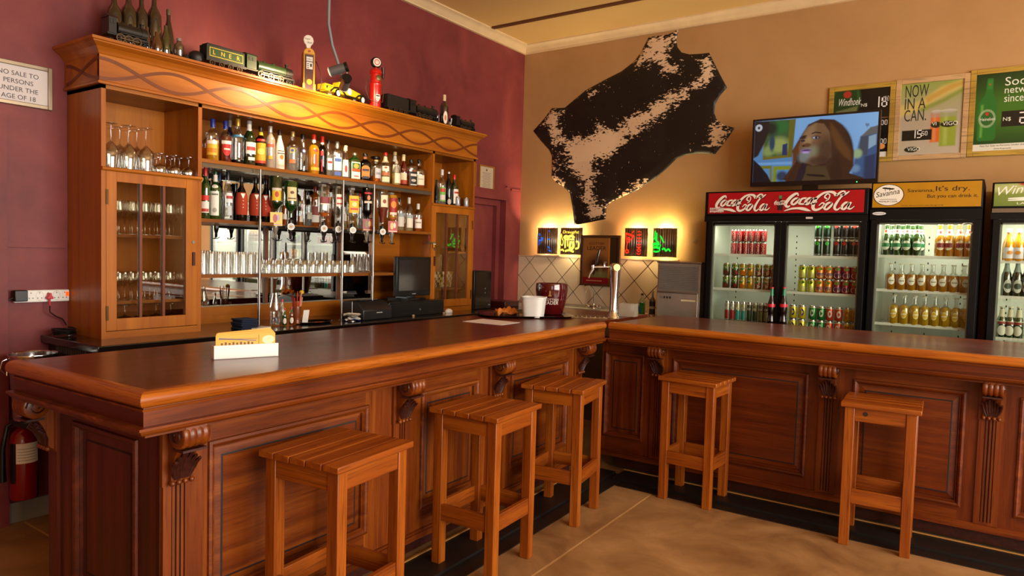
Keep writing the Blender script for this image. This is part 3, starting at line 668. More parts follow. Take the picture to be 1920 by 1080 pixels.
def bottle_parts(kind, H, R, gmat, lmat=None, fill=.6, cap='#222222', caph=.10, labels=(), pw=2, flat=1, n=18, name='liquor_bottle', capr=1.18, foil=None, metalcap=False):
    """returns the body object (mesh) with cap and paper label children; z = 0 at the foot, front = +x"""
    pr = KINDS[kind]; m = MB(); pf = []
    for (r0, z0), (r1, z1) in zip(pr, pr[1:]):
        pf.append((r0, z0))
        if z0 < fill < z1 and z1-z0 > .02: pf.append((r0+(r1-r0)*(fill-z0)/(z1-z0), fill))
    pf.append(pr[-1]); mis = [1 if (lmat and (pf[i][1]+pf[i+1][1])/2 < fill) else 0 for i in range(len(pf)-1)]
    m.lathe([(r*R, z*H) for r, z in pf], n, pw=pw, sx=flat, mis=mis)
    o = OB(name, m.mesh(name, [gmat, lmat or gmat], 50))
    top = pr[-1][0]*R
    if cap:
        m = MB(); z0 = H*(1-caph); k = top*capr
        m.lathe([(k*.98, z0), (k, z0+.003), (k, H-.004), (k*.9, H)], 12); P(m, 'cap', mat('cap_'+cap.lstrip('#'), cap, .3, metal=.7 if metalcap else 0, var=.03), o, 40, local=True)
    if foil:
        m = MB(); z0, z1, c = foil; m.lathe([(prof_r(pr, z0)*R*1.03, z0*H), (prof_r(pr, (z0+z1)/2)*R*1.03, (z0+z1)/2*H), (prof_r(pr, z1)*R*1.03, z1*H)], 14, cap=False, pw=pw, sx=flat)
        P(m, 'neck_label', mat('paper_'+c.lstrip('#'), c, .5, var=.03), o, 50, local=True)
    if labels:
        m = MB(); mats = []; q = 0
        for lb in labels:
            z0, z1, a, c = lb[:4]; shp = lb[4] if len(lb) > 4 else 'r'; off = lb[5] if len(lb) > 5 else 0
            mm = mat('paper_'+c.lstrip('#'), c, .5, var=.03)
            if mm not in mats: mats.append(mm)
            mi = mats.index(mm); e = .0007*(1+q); q += 1
            def sp(t, ang):
                ca, sa = math.cos(ang), math.sin(ang); k = (abs(ca)**pw+abs(sa)**pw)**(-1/pw) if pw != 2 else 1
                r = (prof_r(pr, t)*R+.0004)*k+e; return (r*ca*flat+e*.5, r*sa, t*H)
            if shp == 'r':
                nz = 3 if z1-z0 > .1 else 1; na = 8; vs = [sp(z0+(z1-z0)*j/nz, off-a+2*a*i/na) for j in range(nz+1) for i in range(na+1)]
                m.add(vs, [(j*(na+1)+i, j*(na+1)+i+1, (j+1)*(na+1)+i+1, (j+1)*(na+1)+i) for j in range(nz) for i in range(na)], mi)
            else:
                zc, rz = (z0+z1)/2, (z1-z0)/2; n2 = 16; ring_ = []
                for rr in (1, .5):
                    ring_ += [sp(zc+rz*rr*math.sin(2*PI*k/n2), off+a*rr*math.cos(2*PI*k/n2)) for k in range(n2)]
                ring_.append(sp(zc, off))
                m.add(ring_, [(k, (k+1)%n2, n2+(k+1)%n2, n2+k) for k in range(n2)]+[(n2+k, n2+(k+1)%n2, 2*n2) for k in range(n2)], mi)
        P(m, 'paper_label', mats, o, 60, local=True)
    return o
GD = lambda h, body=.5, refl=.1: glass('liq_%s_%d' % (h.lstrip('#'), int(body*100)), h, refl, .6, .04, body)
G_clear = glass('bottle_clear', '#eef0ec', .10, .8, .03)
G_green = GD('#1f5a18', .45); G_dgreen = GD('#12300f', .6); G_brown = GD('#1c0a05', .8); G_black = mat('black_glass', '#060505', .08, coat=.5, var=0)
L_amb = GD('#a85410', .55); L_gold = GD('#dba21c', .5); L_red = GD('#5e0d08', .7); L_or = GD('#e08a10', .55); L_pale = GD('#e8d9a0', .25); L_clear = GD('#dfe4e2', .12)
G_white = mat('opaque_white_glass', '#e8e2d4', .2, coat=.4); G_frost = GD('#cdbfae', .6)
CNT = [0]
def place(o, px, x, z, label, group, rz=None, cat='bottle', y=None):
    yy = onx(px, 300 if z > 1.95 else 420, x).y if y is None else y
    CNT[0] += 1; o.location = (x, yy, z+.0005); o.rotation_euler = (0, 0, rz if rz is not None else -.45+.25*math.sin(CNT[0]*2.3))
    return tag(o, label, cat, group)
GT, G2 = 'liquor bottles on the top shelf', 'liquor bottles on the second shelf'
def SH(px, top, hw, x, z, label, group, kind='std', g=G_clear, **k):
    y = onx(px, top, x).y; H = onx(px, top, x).z-z; dist = (Vector((x, y, z))-CAM).dot(FW)
    R = hw*dist/FPX; o = bottle_parts(kind, H, R, g, **k); return place(o, px, x, z, label, group, y=y)
zt = 2.065
SH(389, 245, 10, .22, zt, 'clear bottle of orange liqueur tucked against the cabinet divider on the top shelf', GT, lmat=L_or, fill=.45, cap=None)
SH(399, 223.5, 11, .30, zt, 'blue-capped bottle with a yellow label at the divider end of the top shelf', GT, lmat=L_gold, fill=.5, cap='#1c2f8c', caph=.2, labels=[(.14, .48, .9, '#e9c23a'), (.40, .48, .9, '#f2efe6'), (.2, .3, .8, '#e08a18')])
SH(423, 227, 10.5, .30, zt, 'blue-capped bottle of dark red liqueur with a round red label', GT, lmat=L_red, fill=.62, cap='#1c2f8c', caph=.19, labels=[(.16, .52, .75, '#c81c14', 'e'), (.44, .52, .9, '#efe9df'), (.3, .34, .5, '#f3dcd0')])
SH(431, 224.5, 9, .16, zt, 'dark blue bottle with a grey cap behind the front row', GT, g=GD('#0c1640', .7), cap='#8a8474', caph=.16, kind='wine')
SH(446, 223, 12, .30, zt, 'faceted clear bottle with a gold foil neck and black foot', GT, kind='rib', lmat=G_black, fill=.1, cap='#c9a04a', caph=.16, metalcap=True, foil=(.60, .64, '#3f86b8'))
SH(467.5, 227, 12, .30, zt, 'green vermouth bottle with a white label and silver neck', GT, kind='wine', g=G_dgreen, cap='#8c8a84', caph=.08, foil=(.78, .93, '#e6e2d8'), labels=[(.26, .52, .85, '#f0ece2'), (.34, .42, .7, '#c8403a'), (.12, .19, .5, '#e8e4da')])
SH(489, 237, 11.5, .30, zt, 'dark brown coffee liqueur bottle with a yellow label', GT, kind='std', g=G_brown, cap='#2a1208', caph=.08, foil=(.78, .86, '#d8a81c'), labels=[(.1, .58, .8, '#e0a818'), (.3, .45, .55, '#f3dd66', 'e'), (.1, .16, .8, '#c83a18'), (.62, .68, .7, '#b02018')])
SH(507, 237, 9, .30, zt, 'frosted pale glass bottle between the coffee liqueur and the white bottle', GT, kind='slim', g=G_frost, cap='#d8d4cc', caph=.14, metalcap=True, labels=[(.5, .58, .8, '#b85a40'), (.22, .3, .4, '#d8a818')])
SH(524.5, 244, 9.5, .30, zt, 'opaque white bottle with a black cap and small palm print', GT, kind='cone', g=G_white, cap='#2a1410', caph=.14, capr=1.1, labels=[(.40, .48, .75, '#3a2010'), (.42, .46, .7, '#e8e2d4'), (.26, .38, .35, '#c87820', 'e'), (.1, .13, .6, '#c8b898')])
SH(549, 247, 10.5, .30, zt, 'clear round-shouldered bottle with a gold cap and gold-ringed badge', GT, cap='#d0b070', caph=.12, lmat=L_clear, fill=.6, metalcap=True, labels=[(.46, .58, .4, '#c8a020', 'e'), (.485, .555, .26, '#2a4a90', 'e'), (.2, .3, .5, '#c87040')])
SH(568, 252, 10, .30, zt, 'clear bottle with a black cap, black foot and blue oval badge', GT, kind='cone', cap='#14100e', caph=.12, lmat=G_black, fill=.08, labels=[(.50, .62, .4, '#2a3a7a', 'e'), (.53, .59, .25, '#d8dce8', 'e')])
SH(588.5, 252.5, 10.5, .30, zt, 'red-capped clear bottle of yellow liquor with red lettering', GT, lmat=L_gold, fill=.74, cap='#d82a18', caph=.13, foil=(.80, .87, '#ecebe6'), labels=[(.56, .64, .4, '#c83018', 'e'), (.08, .5, .12, '#c82a20'), (.1, .18, .8, '#e8a828')])
SH(604.5, 256, 9, .30, zt, 'near-black bottle with a red cap', GT, g=G_black, cap='#d82a18', caph=.16, foil=(.80, .85, '#e8e4dc'), labels=[(.5, .62, .3, '#b81c20'), (.1, .4, .1, '#c82030')])
SH(616, 263, 8.5, .30, zt, 'slender clear bottle with a dark cap and white label', GT, kind='cone', lmat=L_clear, fill=.6, cap='#2c2620', caph=.1, labels=[(.18, .5, .55, '#ece8e2'), (.36, .42, .5, '#c02a20')])
SH(632, 266, 10.5, .30, zt, 'silver-capped clear bottle with a blue and white label', GT, kind='flat', pw=3.5, flat=.75, lmat=L_clear, fill=.66, cap='#b8b4ac', caph=.2, metalcap=True, labels=[(.2, .56, .62, '#e9e9ec'), (.44, .53, .55, '#3a5aa0'), (.06, .16, .5, '#3a56a8')])
SH(648, 273, 9, .30, zt, 'pale-capped clear bottle with a red chilli on its white label', GT, kind='cone', lmat=L_clear, fill=.5, cap='#efe6c0', caph=.16, labels=[(.06, .56, .6, '#eee8de'), (.18, .40, .25, '#c8201a', 'e', .1)])
SH(665, 287, 10.5, .30, zt, 'square-shouldered green bottle with a stag emblem label', GT, kind='flat', pw=4.5, flat=.6, g=G_green, cap='#a8a498', caph=.09, metalcap=True, labels=[(.05, .66, .8, '#e8e2d0'), (.09, .62, .68, '#28662a'), (.42, .60, .45, '#d8a84a', 'e'), (.32, .41, .72, '#d8541c'), (.08, .30, .66, '#efece2'), (.12, .16, .4, '#c0391c')])
SH(685, 288, 11.5, .30, zt, 'broad dark bottle with an orange arched label', GT, kind='std', pw=3, flat=.7, g=G_black, cap='#141010', caph=.1, foil=(.80, .88, '#8a4a18'), labels=[(.14, .5, .62, '#e07a14'), (.44, .56, .5, '#e07a14', 'e'), (.36, .44, .5, '#2a1a30'), (.10, .18, .5, '#1a2030')])
SH(704, 294, 10.5, .18, zt, 'wide jar with a broad black lid behind the front row', GT, kind='flat', lmat=L_pale, fill=.6, cap='#161210', caph=.08, capr=2.6)
SH(705.5, 300, 9.5, .30, zt, 'squat clear bottle of brown spirit with a silver label', GT, kind='flat', lmat=L_amb, fill=.30, cap='#c8b088', caph=.08, labels=[(.2, .62, .7, '#b9bac0'), (.35, .45, .5, '#8a8c98')])
SH(723, 286, 9.5, .31, zt, 'clear bottle with a red cap and cream neck foil', GT, kind='wine', lmat=L_pale, fill=.5, cap='#b82018', caph=.1, foil=(.68, .86, '#eadfb8'), labels=[(.40, .56, .7, '#efe6cf'), (.48, .54, .3, '#c04030', 'e'), (.06, .22, .8, '#eadcb8'), (.26, .36, .75, '#b86a40')])
SH(740.5, 285, 9.5, .24, zt, 'gold-capped clear bottle with a white neck label and cream body label', GT, kind='wine', lmat=L_gold, fill=.55, cap='#d8b878', caph=.1, foil=(.72, .88, '#eae4d4'), labels=[(.40, .62, .8, '#e8dcc0'), (.05, .3, .8, '#e8dcc0')])
SH(743.5, 303, 8, .34, zt, 'short clear bottle with a cream label in front of the gold-capped one', GT, kind='cone', lmat=L_pale, fill=.5, cap='#b8b09c', caph=.1, labels=[(.08, .5, .8, '#ece2ca')])
SH(757, 290, 8.5, .30, zt, 'cream-capped bottle of red-brown liqueur', GT, kind='wine', g=L_red, cap='#e2d0a4', caph=.2, labels=[(.08, .42, .7, '#e6d8b6'), (.08, .2, .75, '#b8401c')])
SH(771.5, 299, 9.5, .30, zt, 'square bottle with a black label and black cap', GT, kind='flat', pw=5, flat=.9, lmat=L_amb, fill=.62, cap='#0e0c0c', caph=.12, labels=[(.06, .56, .75, '#161414'), (.40, .48, .6, '#d8d4c8'), (.2, .3, .5, '#c8c4b8', 'e'), (.08, .12, .6, '#d0ccc0')])
SH(786.5, 299.5, 9.5, .30, zt, 'last clear bottle on the top shelf, with a cream label and black stopper', GT, kind='std', pw=3, lmat=L_amb, fill=.45, cap='#171210', caph=.14, labels=[(.12, .46, .75, '#eadfc0'), (.3, .34, .5, '#a89c80')])
# second shelf, standing bottles
z2 = 1.705
SH(385.5, 315, 9, .30, z2, 'green bottle with a red cap against the cabinet divider, second shelf', G2, kind='std', g=G_green, cap='#c0201c', caph=.16, labels=[(.12, .34, .8, '#eee6dc'), (.36, .46, .8, '#c8281c'), (.14, .2, .7, '#b83a28')])
SH(389, 320, 6, .16, z2, 'small dark bottle behind the red-capped green bottle', G2, g=G_black, cap='#5a1612', caph=.12)
SH(404, 321, 11, .30, z2, 'green gin bottle with a tall white label', G2, kind='std', g=G_green, cap='#183a1c', caph=.07, foil=(.78, .92, '#e8e4d8'), labels=[(.08, .58, .65, '#ece8de'), (.64, .72, .6, '#e0dac8', 'e'), (.5, .53, .5, '#6a6a60'), (.14, .24, .3, '#a8a89c', 'e')])
SH(412, 324, 6, .16, z2, 'dark bottle half hidden behind the green gin bottle', G2, g=G_black, cap='#1c3a6a', caph=.16)
SH(427.5, 322, 10, .30, z2, 'tall clear bottle with a black cap and pale label', G2, kind='cone', lmat=L_clear, fill=.6, cap='#191a24', caph=.17, foil=(.76, .80, '#e8e8e8'), labels=[(.36, .56, .6, '#dfe2e6'), (.44, .5, .6, '#a83030'), (.1, .3, .4, '#b8c4c8')])
SH(444, 344, 6.5, .18, z2, 'short dark bottle with a black screw cap in the back row', G2, g=G_black, cap='#12100f', caph=.14)
for px, top, lab in ((453, 330.5, 'black port bottle wearing an orange-red felt waistcoat, nearest the gin bottles'), (479, 333, 'black port bottle wearing an orange-red felt waistcoat, middle of three'), (499.5, 336, 'black port bottle in an orange-red felt waistcoat, half hidden by the hanging green bottle')):
    o = SH(px, top, 10, .29, z2, lab, G2, kind='wine', g=G_black, cap='#15110f', caph=.12)
    H = onx(px, top, .29).z-z2; R = 10*(o.location-CAM).dot(FW)/FPX; m = MB(); pf = [(1.04*R, .14*H), (1.12*R, .22*H), (1.15*R, .36*H), (1.10*R, .5*H), (1.0*R, .60*H), (.62*R, .68*H)]
    m.lathe(pf, 18, cap=False); w = P(m, 'waistcoat', mat('rust_felt', '#a83a1c', .9), o, 50, local=True)
    m = MB(); m.add([(1.05*R, -.4*R, .61*H), (1.05*R, .4*R, .61*H), (1.16*R, .05*R, .50*H), (1.16*R, -.05*R, .50*H)], [(0, 1, 2, 3)])
    for zz in (.45, .37, .30): m.lathe([(0, -.004), (.006, 0), (0, .004)], 8, (1.15*R, 0, zz*H))
    P(m, 'shirt_front', M_pap, w, None, local=True)
for px, top, hw, lab, kw in ((578, 360, 8, 'clear patterned bottle standing behind the hanging green bottles', dict(lmat=L_clear, fill=.6, cap='#1a1512', labels=[(.2, .4, .6, '#c8c4b0')])),
    (591, 350, 8.5, 'amber whisky bottle with a dark red cap behind the measures', dict(g=L_amb, kind='flat', pw=4, cap='#7a2018', caph=.14, labels=[(.3, .5, .7, '#8a2418'), (.1, .28, .7, '#dcd6ca')])),
    (534, 372, 6, 'slim amber bottle in the gap between the two hanging green bottles', dict(g=L_amb, cap='#3a2a20', labels=[(.2, .4, .6, '#e0dac8')])),
    (563, 378, 6, 'small clear bottle beside the cream-labelled hanging bottle', dict(lmat=L_amb, fill=.4, cap='#b8a070', labels=[(.15, .4, .6, '#d8d0b8')])),
    (614, 356, 7.5, 'standing bottle with an orange cap behind the maroon-labelled measure bottle', dict(lmat=L_amb, fill=.5, cap='#b0402c', caph=.14)),
    (645, 362, 7, 'dark-capped standing bottle beside the chrome post', dict(lmat=L_pale, fill=.5, cap='#6a2c22', labels=[(.2, .4, .6, '#e8e0d4')])),
    (661, 355, 8, 'cork-stoppered bottle standing behind the yellow-labelled one', dict(lmat=L_gold, fill=.5, cap='#d8a86a', caph=.12)),
    (675, 363, 6.5, 'red-capped standing bottle behind the yellow-labelled one', dict(lmat=L_clear, fill=.5, cap='#b8202a', caph=.1))):
    SH(px, top, hw, .13, z2, lab, G2, **kw)
SH(750, 371, 8.5, .30, z2, 'clear bottle with a glass stopper and cream label, second shelf', G2, kind='std', lmat=L_pale, fill=.4, cap='#1c1512', caph=.12, labels=[(.12, .52, .8, '#e2dccb'), (.42, .52, .7, '#9aa8ac')])
SH(767, 370.5, 8.5, .30, z2, 'tall-necked clear bottle with a striped foil and pale label', G2, kind='wine', lmat=L_pale, fill=.4, cap='#d8d0c4', caph=.18, labels=[(.1, .48, .8, '#e2dccb'), (.38, .48, .7, '#9aa8ac')])
SH(784, 382, 8.5, .30, z2, 'short brown whisky bottle with a white cap at the end of the shelf', G2, kind='std', lmat=L_amb, fill=.5, cap='#e4e0d4', caph=.2, labels=[(.12, .44, .8, '#e8e2d6'), (.3, .34, .6, '#8a7a60')])
# hanging bottles on their measures
M_opt = mat('measure_plastic', '#1a1817', .25, coat=.3, var=.02)
def optic(px, top, hw, kind, g, lab, badge, blab, card=None, **k):
    x = .362; y = onx(px, 400, x).y; zb = 1.735; H = onx(px, top, x).z-zb; R = hw*(Vector((x, y, zb))-CAM).dot(FW)/FPX
    o = bottle_parts(kind, H, R, g, cap=None, name='hanging_bottle', **k)
    tag(o, lab, 'bottle', 'bottles hanging upside down on the measures'); o.rotation_euler = (PI, 0, -.45); o.location = (x, y, zb+H)
    t = T('spirit_measure', blab, 'spirit measure', (x, y, 1.60), 'spirit measures under the hanging bottles')
    m = MB(); m.lathe([(.008, .135), (.016, .132), (.019, .115), (.019, .06), (.014, .045), (.010, .03), (.010, .008), (.006, 0)], 14)
    P(m, 'measure_body', M_opt if card is None else mat('clear_measure', '#8a8478', .15, metal=.3), t, 50, local=True)
    m = MB().box((-.045, -.012, .075), (.0, .012, .1)).box((-.03, -.008, .10), (-.022, .008, .40)).box((-.03, -.02, .385), (.0, .02, .40)); P(m, 'bracket', mat('grey_bracket', '#b8b4ac', .25, metal=.6), t, local=True)
    m = MB(); m.tube([(0, -.028, .004), (.012, -.02, -.006), (.016, 0, -.008), (.012, .02, -.006), (0, .028, .004)], .003, 6); m.tube([(0, 0, .01), (.014, 0, -.008)], .004, 6); P(m, 'dispensing_bar', M_blk, t, 50, local=True)
    Mx = Matrix(((0, 0, 1), (1, 0, 0), (0, 1, 0)))
    if card:
        m = MB().box((.020, -.040, .085), (.024, .040, .175)); c = P(m, 'advert_card', mat('paper_'+card[0].lstrip('#'), card[0], .4), t, local=True); c.rotation_euler = (0, 0, -.4)
        m = MB(); O = (.0246, 0, 0); ellip(m, O, (0, 1, 0), (0, 0, 1), -.008, .135, .014, .028, 0); ellip(m, O, (0, 1, 0), (0, 0, 1), .014, .14, .011, .022, 1)
        rect(m, (.0247, 0, 0), (0, 1, 0), (0, 0, 1), -.035, .09, .035, .097, 1)
        pc = P(m, 'print', [mat('paper_'+card[1].lstrip('#'), card[1], .4), mat('paper_'+card[2].lstrip('#'), card[2], .4)], c, local=True)
    else:
        m = MB(); m.lathe([(.024, 0), (.024, .006), (.017, .006), (.017, .004)], 18, (.018, 0, .085), M=Mx); b = P(m, 'badge_ring', M_wht, t, 40, local=True); b.rotation_euler = (0, 0, -.5)
        m = MB(); m.lathe([(.0168, 0), (.0168, .0045)], 16, (.018, 0, .085), M=Mx); P(m, 'badge_face', mat('badge_silver', '#b9b6b0', .4), b, 40, local=True)
        m = MB(); m.lathe([(.008, 0), (.008, .0052)], 12, (.018, 0, .085), M=Mx); P(m, 'badge_print', mat('paper_'+badge.lstrip('#'), badge, .4), b, 40, local=True)
optic(516.5, 331, 12, 'std', G_dgreen, 'green bottle with a yellow label hanging upside down, nearest the glasses end', '', 'spirit measure with a yellow advert card', card=('#e0bc2c', '#a83020', '#b89aa8'), labels=[(.32, .82 if False else .58, .7, '#e8c020'), (.36, .5, .28, '#b83018', 'e'), (.28, .34, .7, '#cfc9b8')])
optic(545, 340, 12, 'std', G_green, 'green whiskey bottle with a cream label hanging upside down', '#b8762c', 'measure with a round white badge under the cream-labelled green bottle', labels=[(.16, .52, .75, '#ecd6a0'), (.26, .34, .3, '#6a3a20', 'e'), (.44, .47, .6, '#6a5030')])
optic(607, 348, 10, 'flat', G_clear, 'clear bottle with a maroon band and a little amber whisky, hanging upside down', '#b8762c', 'measure with a round badge under the maroon-banded bottle', pw=4, lmat=None, labels=[(.32, .5, .75, '#7a1c20'), (.5, .53, .75, '#e8e0d0'), (.76, .86, 1.5, '#c8641c')])
optic(634, 350, 11, 'std', G_clear, 'clear bottle with a white and red label hanging beside the chrome post', '#b8b4a8', 'measure with a round badge beside the double chrome posts', labels=[(.22, .56, .6, '#e9e4dc'), (.3, .36, .5, '#b8303a'), (.46, .5, .5, '#b8303a')])
optic(661, 362, 10.5, 'flat', G_clear, 'hanging square gin bottle with a yellow label', '#b8b4a8', 'measure with a round badge and yellow collar under the yellow-labelled bottle', pw=4, labels=[(.1, .66, .8, '#e8b41c'), (.2, .26, .6, '#c83a18'), (.5, .56, .6, '#c83a18'), (.3, .46, .4, '#f0d890', 'e')])
optic(688, 353, 10, 'std', G_black, 'hanging bottle of near-black rum with a red stripe', '', 'measure with a dark red advert card beside the tall chrome post', card=('#8a2018', '#7a6a40', '#c8a060'), labels=[(.12, .17, .8, '#a8202a'), (.36, .42, .8, '#d8c8b8'), (.2, .34, .3, '#c87a50', 'e')])
optic(717, 357, 11, 'cone', G_clear, 'hanging tapered bottle of brown whisky with a cream oval-crested label', '#a87030', 'measure with a round badge under the tapered brown whisky', lmat=None, labels=[(.14, .48, .6, '#e6dcc0'), (.26, .38, .3, '#8a3c20', 'e'), (.5, .92, 3.1, '#6a2208')])
optic(735, 366, 9.5, 'flat', L_gold, 'hanging bottle with a red label and orange seal, last on the rail', '', 'measure with a red advert card under the last hanging bottle', card=('#b03028', '#e0c080', '#e8d8c8'), labels=[(.1, .78, .85, '#a02420'), (.2, .42, .6, '#e08a2c', 'e'), (.56, .64, .7, '#ecd8c4')])
# ------------------------------------------------------------------ glasses
def gl_mesh(name, prof, n=14): return MB().lathe(prof, n, cap=False).mesh(name, [M_gl], 60)
ME_hi = gl_mesh('highball_glass', [(.0, 0), (.022, 0), (.0235, .004), (.0265, .14), (.025, .139), (.0225, .014), (0, .012)])
ME_hi2 = gl_mesh('highball_inverted', [(.0265, 0), (.0235, .136), (.022, .14), (0, .14), (0, .128), (.0225, .126), (.025, .002)])
ME_tu = gl_mesh('tumbler', [(.032, 0), (.034, .03), (.034, .05), (.028, .085), (.026, .09), (0, .09), (0, .078), (.025, .076), (.031, .045), (.03, .002)])
def stem(h, r, b, s=.5):   # upright stemware: h total, r bowl radius, s stem share
    return [(0, 0), (b, 0), (b, .002), (.006, .008), (.0035, .02), (.0035, h*s), (.01, h*s+.008), (r*.8, h*(s+.15)), (r, h*(s+.3)), (r*.82, h), (r*.8, h), (r*.96, h*(s+.3)), (r*.75, h*(s+.16)), (0, h*s+.012)]
ME_wu = gl_mesh('wine_upright', stem(.19, .034, .032, .42)); ME_w2 = gl_mesh('wine_upright_small', stem(.155, .030, .029, .45))
def inv(p, h): return [(r, h-z) for r, z in p]
ME_wi = gl_mesh('wine_inverted', inv(stem(.245, .047, .038, .38), .245), 18); ME_ci = gl_mesh('coupe_inverted', inv(stem(.115, .042, .036, .45), .115))
def gput(me, name, x, y, z, label, group):
    o = OB(name, me); o.location = (x, y, z+.0005); o.rotation_euler = (0, 0, random.random()*6); return tag(o, label, 'glass', group)
z3 = 1.365
RW = ['front', 'middle', 'back']; OD = ['first', 'second', 'third', 'fourth', 'fifth', 'sixth', 'seventh', 'eighth', 'ninth', 'tenth', 'eleventh']
for i in range(8):
    for j in range(3):
        gput(ME_hi2, 'highball_glass', .335-j*.06, -3.935+i*.0553, z3, 'upside-down highball glass on the lower shelf, %s row, %s from the cabinet divider' % (RW[j], OD[i]), 'highball glasses on the lower shelf')
for i in range(11):
    for j in range(2):
        gput(ME_tu, 'tumbler', .335-j*.075, -3.47+i*.0735, z3, 'upside-down squat tumbler on the lower shelf, %s row, %s from the highball glasses' % (RW[j], OD[i]), 'tumblers on the lower shelf')
RW = ['front', 'middle', 'back']; OD = ['first', 'second', 'third', 'fourth', 'fifth', 'sixth', 'seventh', 'eighth', 'ninth', 'tenth', 'eleventh']
for i in range(3):
    for j in range(3):
        gput(ME_wi, 'wine_glass', .335-j*.10, -4.482+i*.096, 1.95, 'tall upside-down wine glass in the open niche, %s row, %s from the outer side' % (RW[j], OD[i]), 'tall wine glasses in the open niche')
for i in range(3):
    for j in range(3):
        gput(ME_ci, 'dessert_glass', .33-j*.10, -4.205+i*.088, 1.95, 'low upside-down stemmed glass in the open niche, %s row, %s beside the tall ones' % (RW[j], OD[i]), 'low stemmed glasses in the open niche')
for i in range(7):
    for j in range(3):
        gput(ME_wu, 'wine_glass', .29-j*.085, -4.49+i*.073, 1.593, 'wine glass, upper shelf behind the wide glazed door, %s row, %s from the hinges' % (RW[j], OD[i]), 'wine glasses on the upper inner shelf')
        if i < 7: gput(ME_w2, 'goblet', .29-j*.085, -4.49+i*.073, 1.219, 'goblet, lower shelf behind the wide glazed door, %s row, %s from the hinges' % (RW[j], OD[i]), 'goblets on the lower inner shelf')
for i in range(5): gput(ME_ci, 'dessert_glass', .28, -4.47+i*.09, 1.075, 'low stemmed glass on the cabinet floor behind the wide glazed door, %s from the hinges' % OD[i], 'low glasses on the cabinet floor')
for i in range(3): gput(ME_hi, 'highball_glass', .27, -2.60+i*.07-.05, z3, 'upright highball glass on the lower shelf between the chrome posts, %s of three' % OD[i], 'upright highball glasses')
# right tower
GR = 'bottles in the open niche of the narrow tower'
zn = 1.95
SH(819, 335, 6, .2, zn, 'dark green pointed packet bottle at the edge of the narrow tower niche', GR, kind='cone', g=GD('#0c3a2c', .8), cap=None, labels=[(.1, .2, .8, '#d8d4c8')])
SH(829, 318, 8, .30, zn, 'clear bottle with a green and red picture label in the narrow tower', GR, kind='std', lmat=L_clear, fill=.5, cap='#e8e2da', caph=.16, labels=[(.1, .5, .75, '#7ac04a'), (.36, .46, .6, '#d83a28'), (.14, .28, .6, '#ecd8d0')])
SH(841.5, 322, 7.5, .30, zn, 'slim black wine bottle with a white cap in the narrow tower', GR, kind='wine', g=G_black, cap='#d8d4cc', caph=.06, labels=[(.03, .2, .5, '#b8b0a4', 'e')])
SH(852, 328, 8, .30, zn, 'green bottle with a red cap and white label in the narrow tower', GR, kind='std', g=G_dgreen, cap='#c8241c', caph=.15, labels=[(.08, .54, .75, '#ebe6da'), (.4, .46, .6, '#c03020')])
def can_mesh(name, H, R, n=14):
    return MB().lathe([(0, .002), (R*.8, .0), (R*.86, .0), (R, H*.06), (R, H*.90), (R*.86, H*.97), (R*.86, H), (R*.80, H), (R*.78, H-.003), (0, H-.003)], n, mis=[1, 1, 1, 0, 1, 1, 1, 1, 1])
M_al = mat('can_aluminium', '#c8c8c6', .25, metal=1, var=.02)
def can(name, H, R, col, bands=(), n=14, texts=()):
    o = OB(name, can_mesh(name, H, R, n).mesh(name, [mat('can_'+col.lstrip('#'), col, .28, metal=.35, coat=.3, var=.04), M_al], 40))
    if bands:
        m = MB(); mats = []
        for q, b in enumerate(bands):
            z0, z1, a, c = b[:4]; shp = b[4] if len(b) > 4 else 'r'; mm = mat('can_'+c.lstrip('#'), c, .3, metal=.2, coat=.3, var=.03)
            if mm not in mats: mats.append(mm)
            e = R+.0006*(q+1); mi = mats.index(mm)
            if shp == 'r':
                na = 10; m.add([(e*math.cos(-a+2*a*i/na), e*math.sin(-a+2*a*i/na), H*z) for z in (z0, z1) for i in range(na+1)], [(i, i+1, na+2+i, na+1+i) for i in range(na)], mi)
            elif shp == 'e':
                zc, rz = (z0+z1)/2*H, (z1-z0)/2*H; m.add([(e*math.cos(a*math.cos(t)), e*math.sin(a*math.cos(t)), zc+rz*math.sin(t)) for t in [2*PI*k/14 for k in range(14)]], [tuple(range(14))], mi)
            else:   # lettering wrapped round the can
                v, f, tw, th = text_geo(shp, .3); w = a*2*R; hh = (z1-z0)*H
                if len(b) > 5: pts = [(e*math.cos(((p[1]/th)-.5)*hh/R), e*math.sin(((p[1]/th)-.5)*hh/R)*-1, H*.5+((p[0]/tw)-.5)*w) for p in v]
                else: pts = [(e*math.cos((p[0]/tw-.5)*w/R), e*math.sin((p[0]/tw-.5)*w/R), z0*H+p[1]/th*hh) for p in v]
                m.add(pts, f, mi)
        P(m, 'print', mats, o, 40, local=True)
    return o
c0_ = can('energy_can', .085, .023, '#b4b4b8', [(.3, .7, .5, '#3a3a40', 'e'), (.75, .85, 1, '#6a6a70')])
zc_ = [(867, .30, 0, 'lower can of the two-can stack in the narrow tower niche'), (867, .30, 1, 'upper silver can of the two-can stack in the narrow tower niche'), (858.5, .345, 0, 'silver can standing next to the green bottle in the tower niche'), (874, .345, 0, 'silver can nearest the outer side of the tower niche')]
for i, (px, x, k, lb) in enumerate(zc_):
    o = c0_ if i == 0 else dup(c0_, (0, 0, 0)); y = onx(px, 370, x-.08*(x < .32)).y
    o.location = (x-.08*(x < .32), y, 1.9505+.0852*k); o.rotation_euler = (0, 0, -.5+i*.4); tag(o, 'silver can, '+lb if 'can' not in lb[:14] and 'silver' not in lb else lb, 'drinks can', 'silver cans in the tower niche')
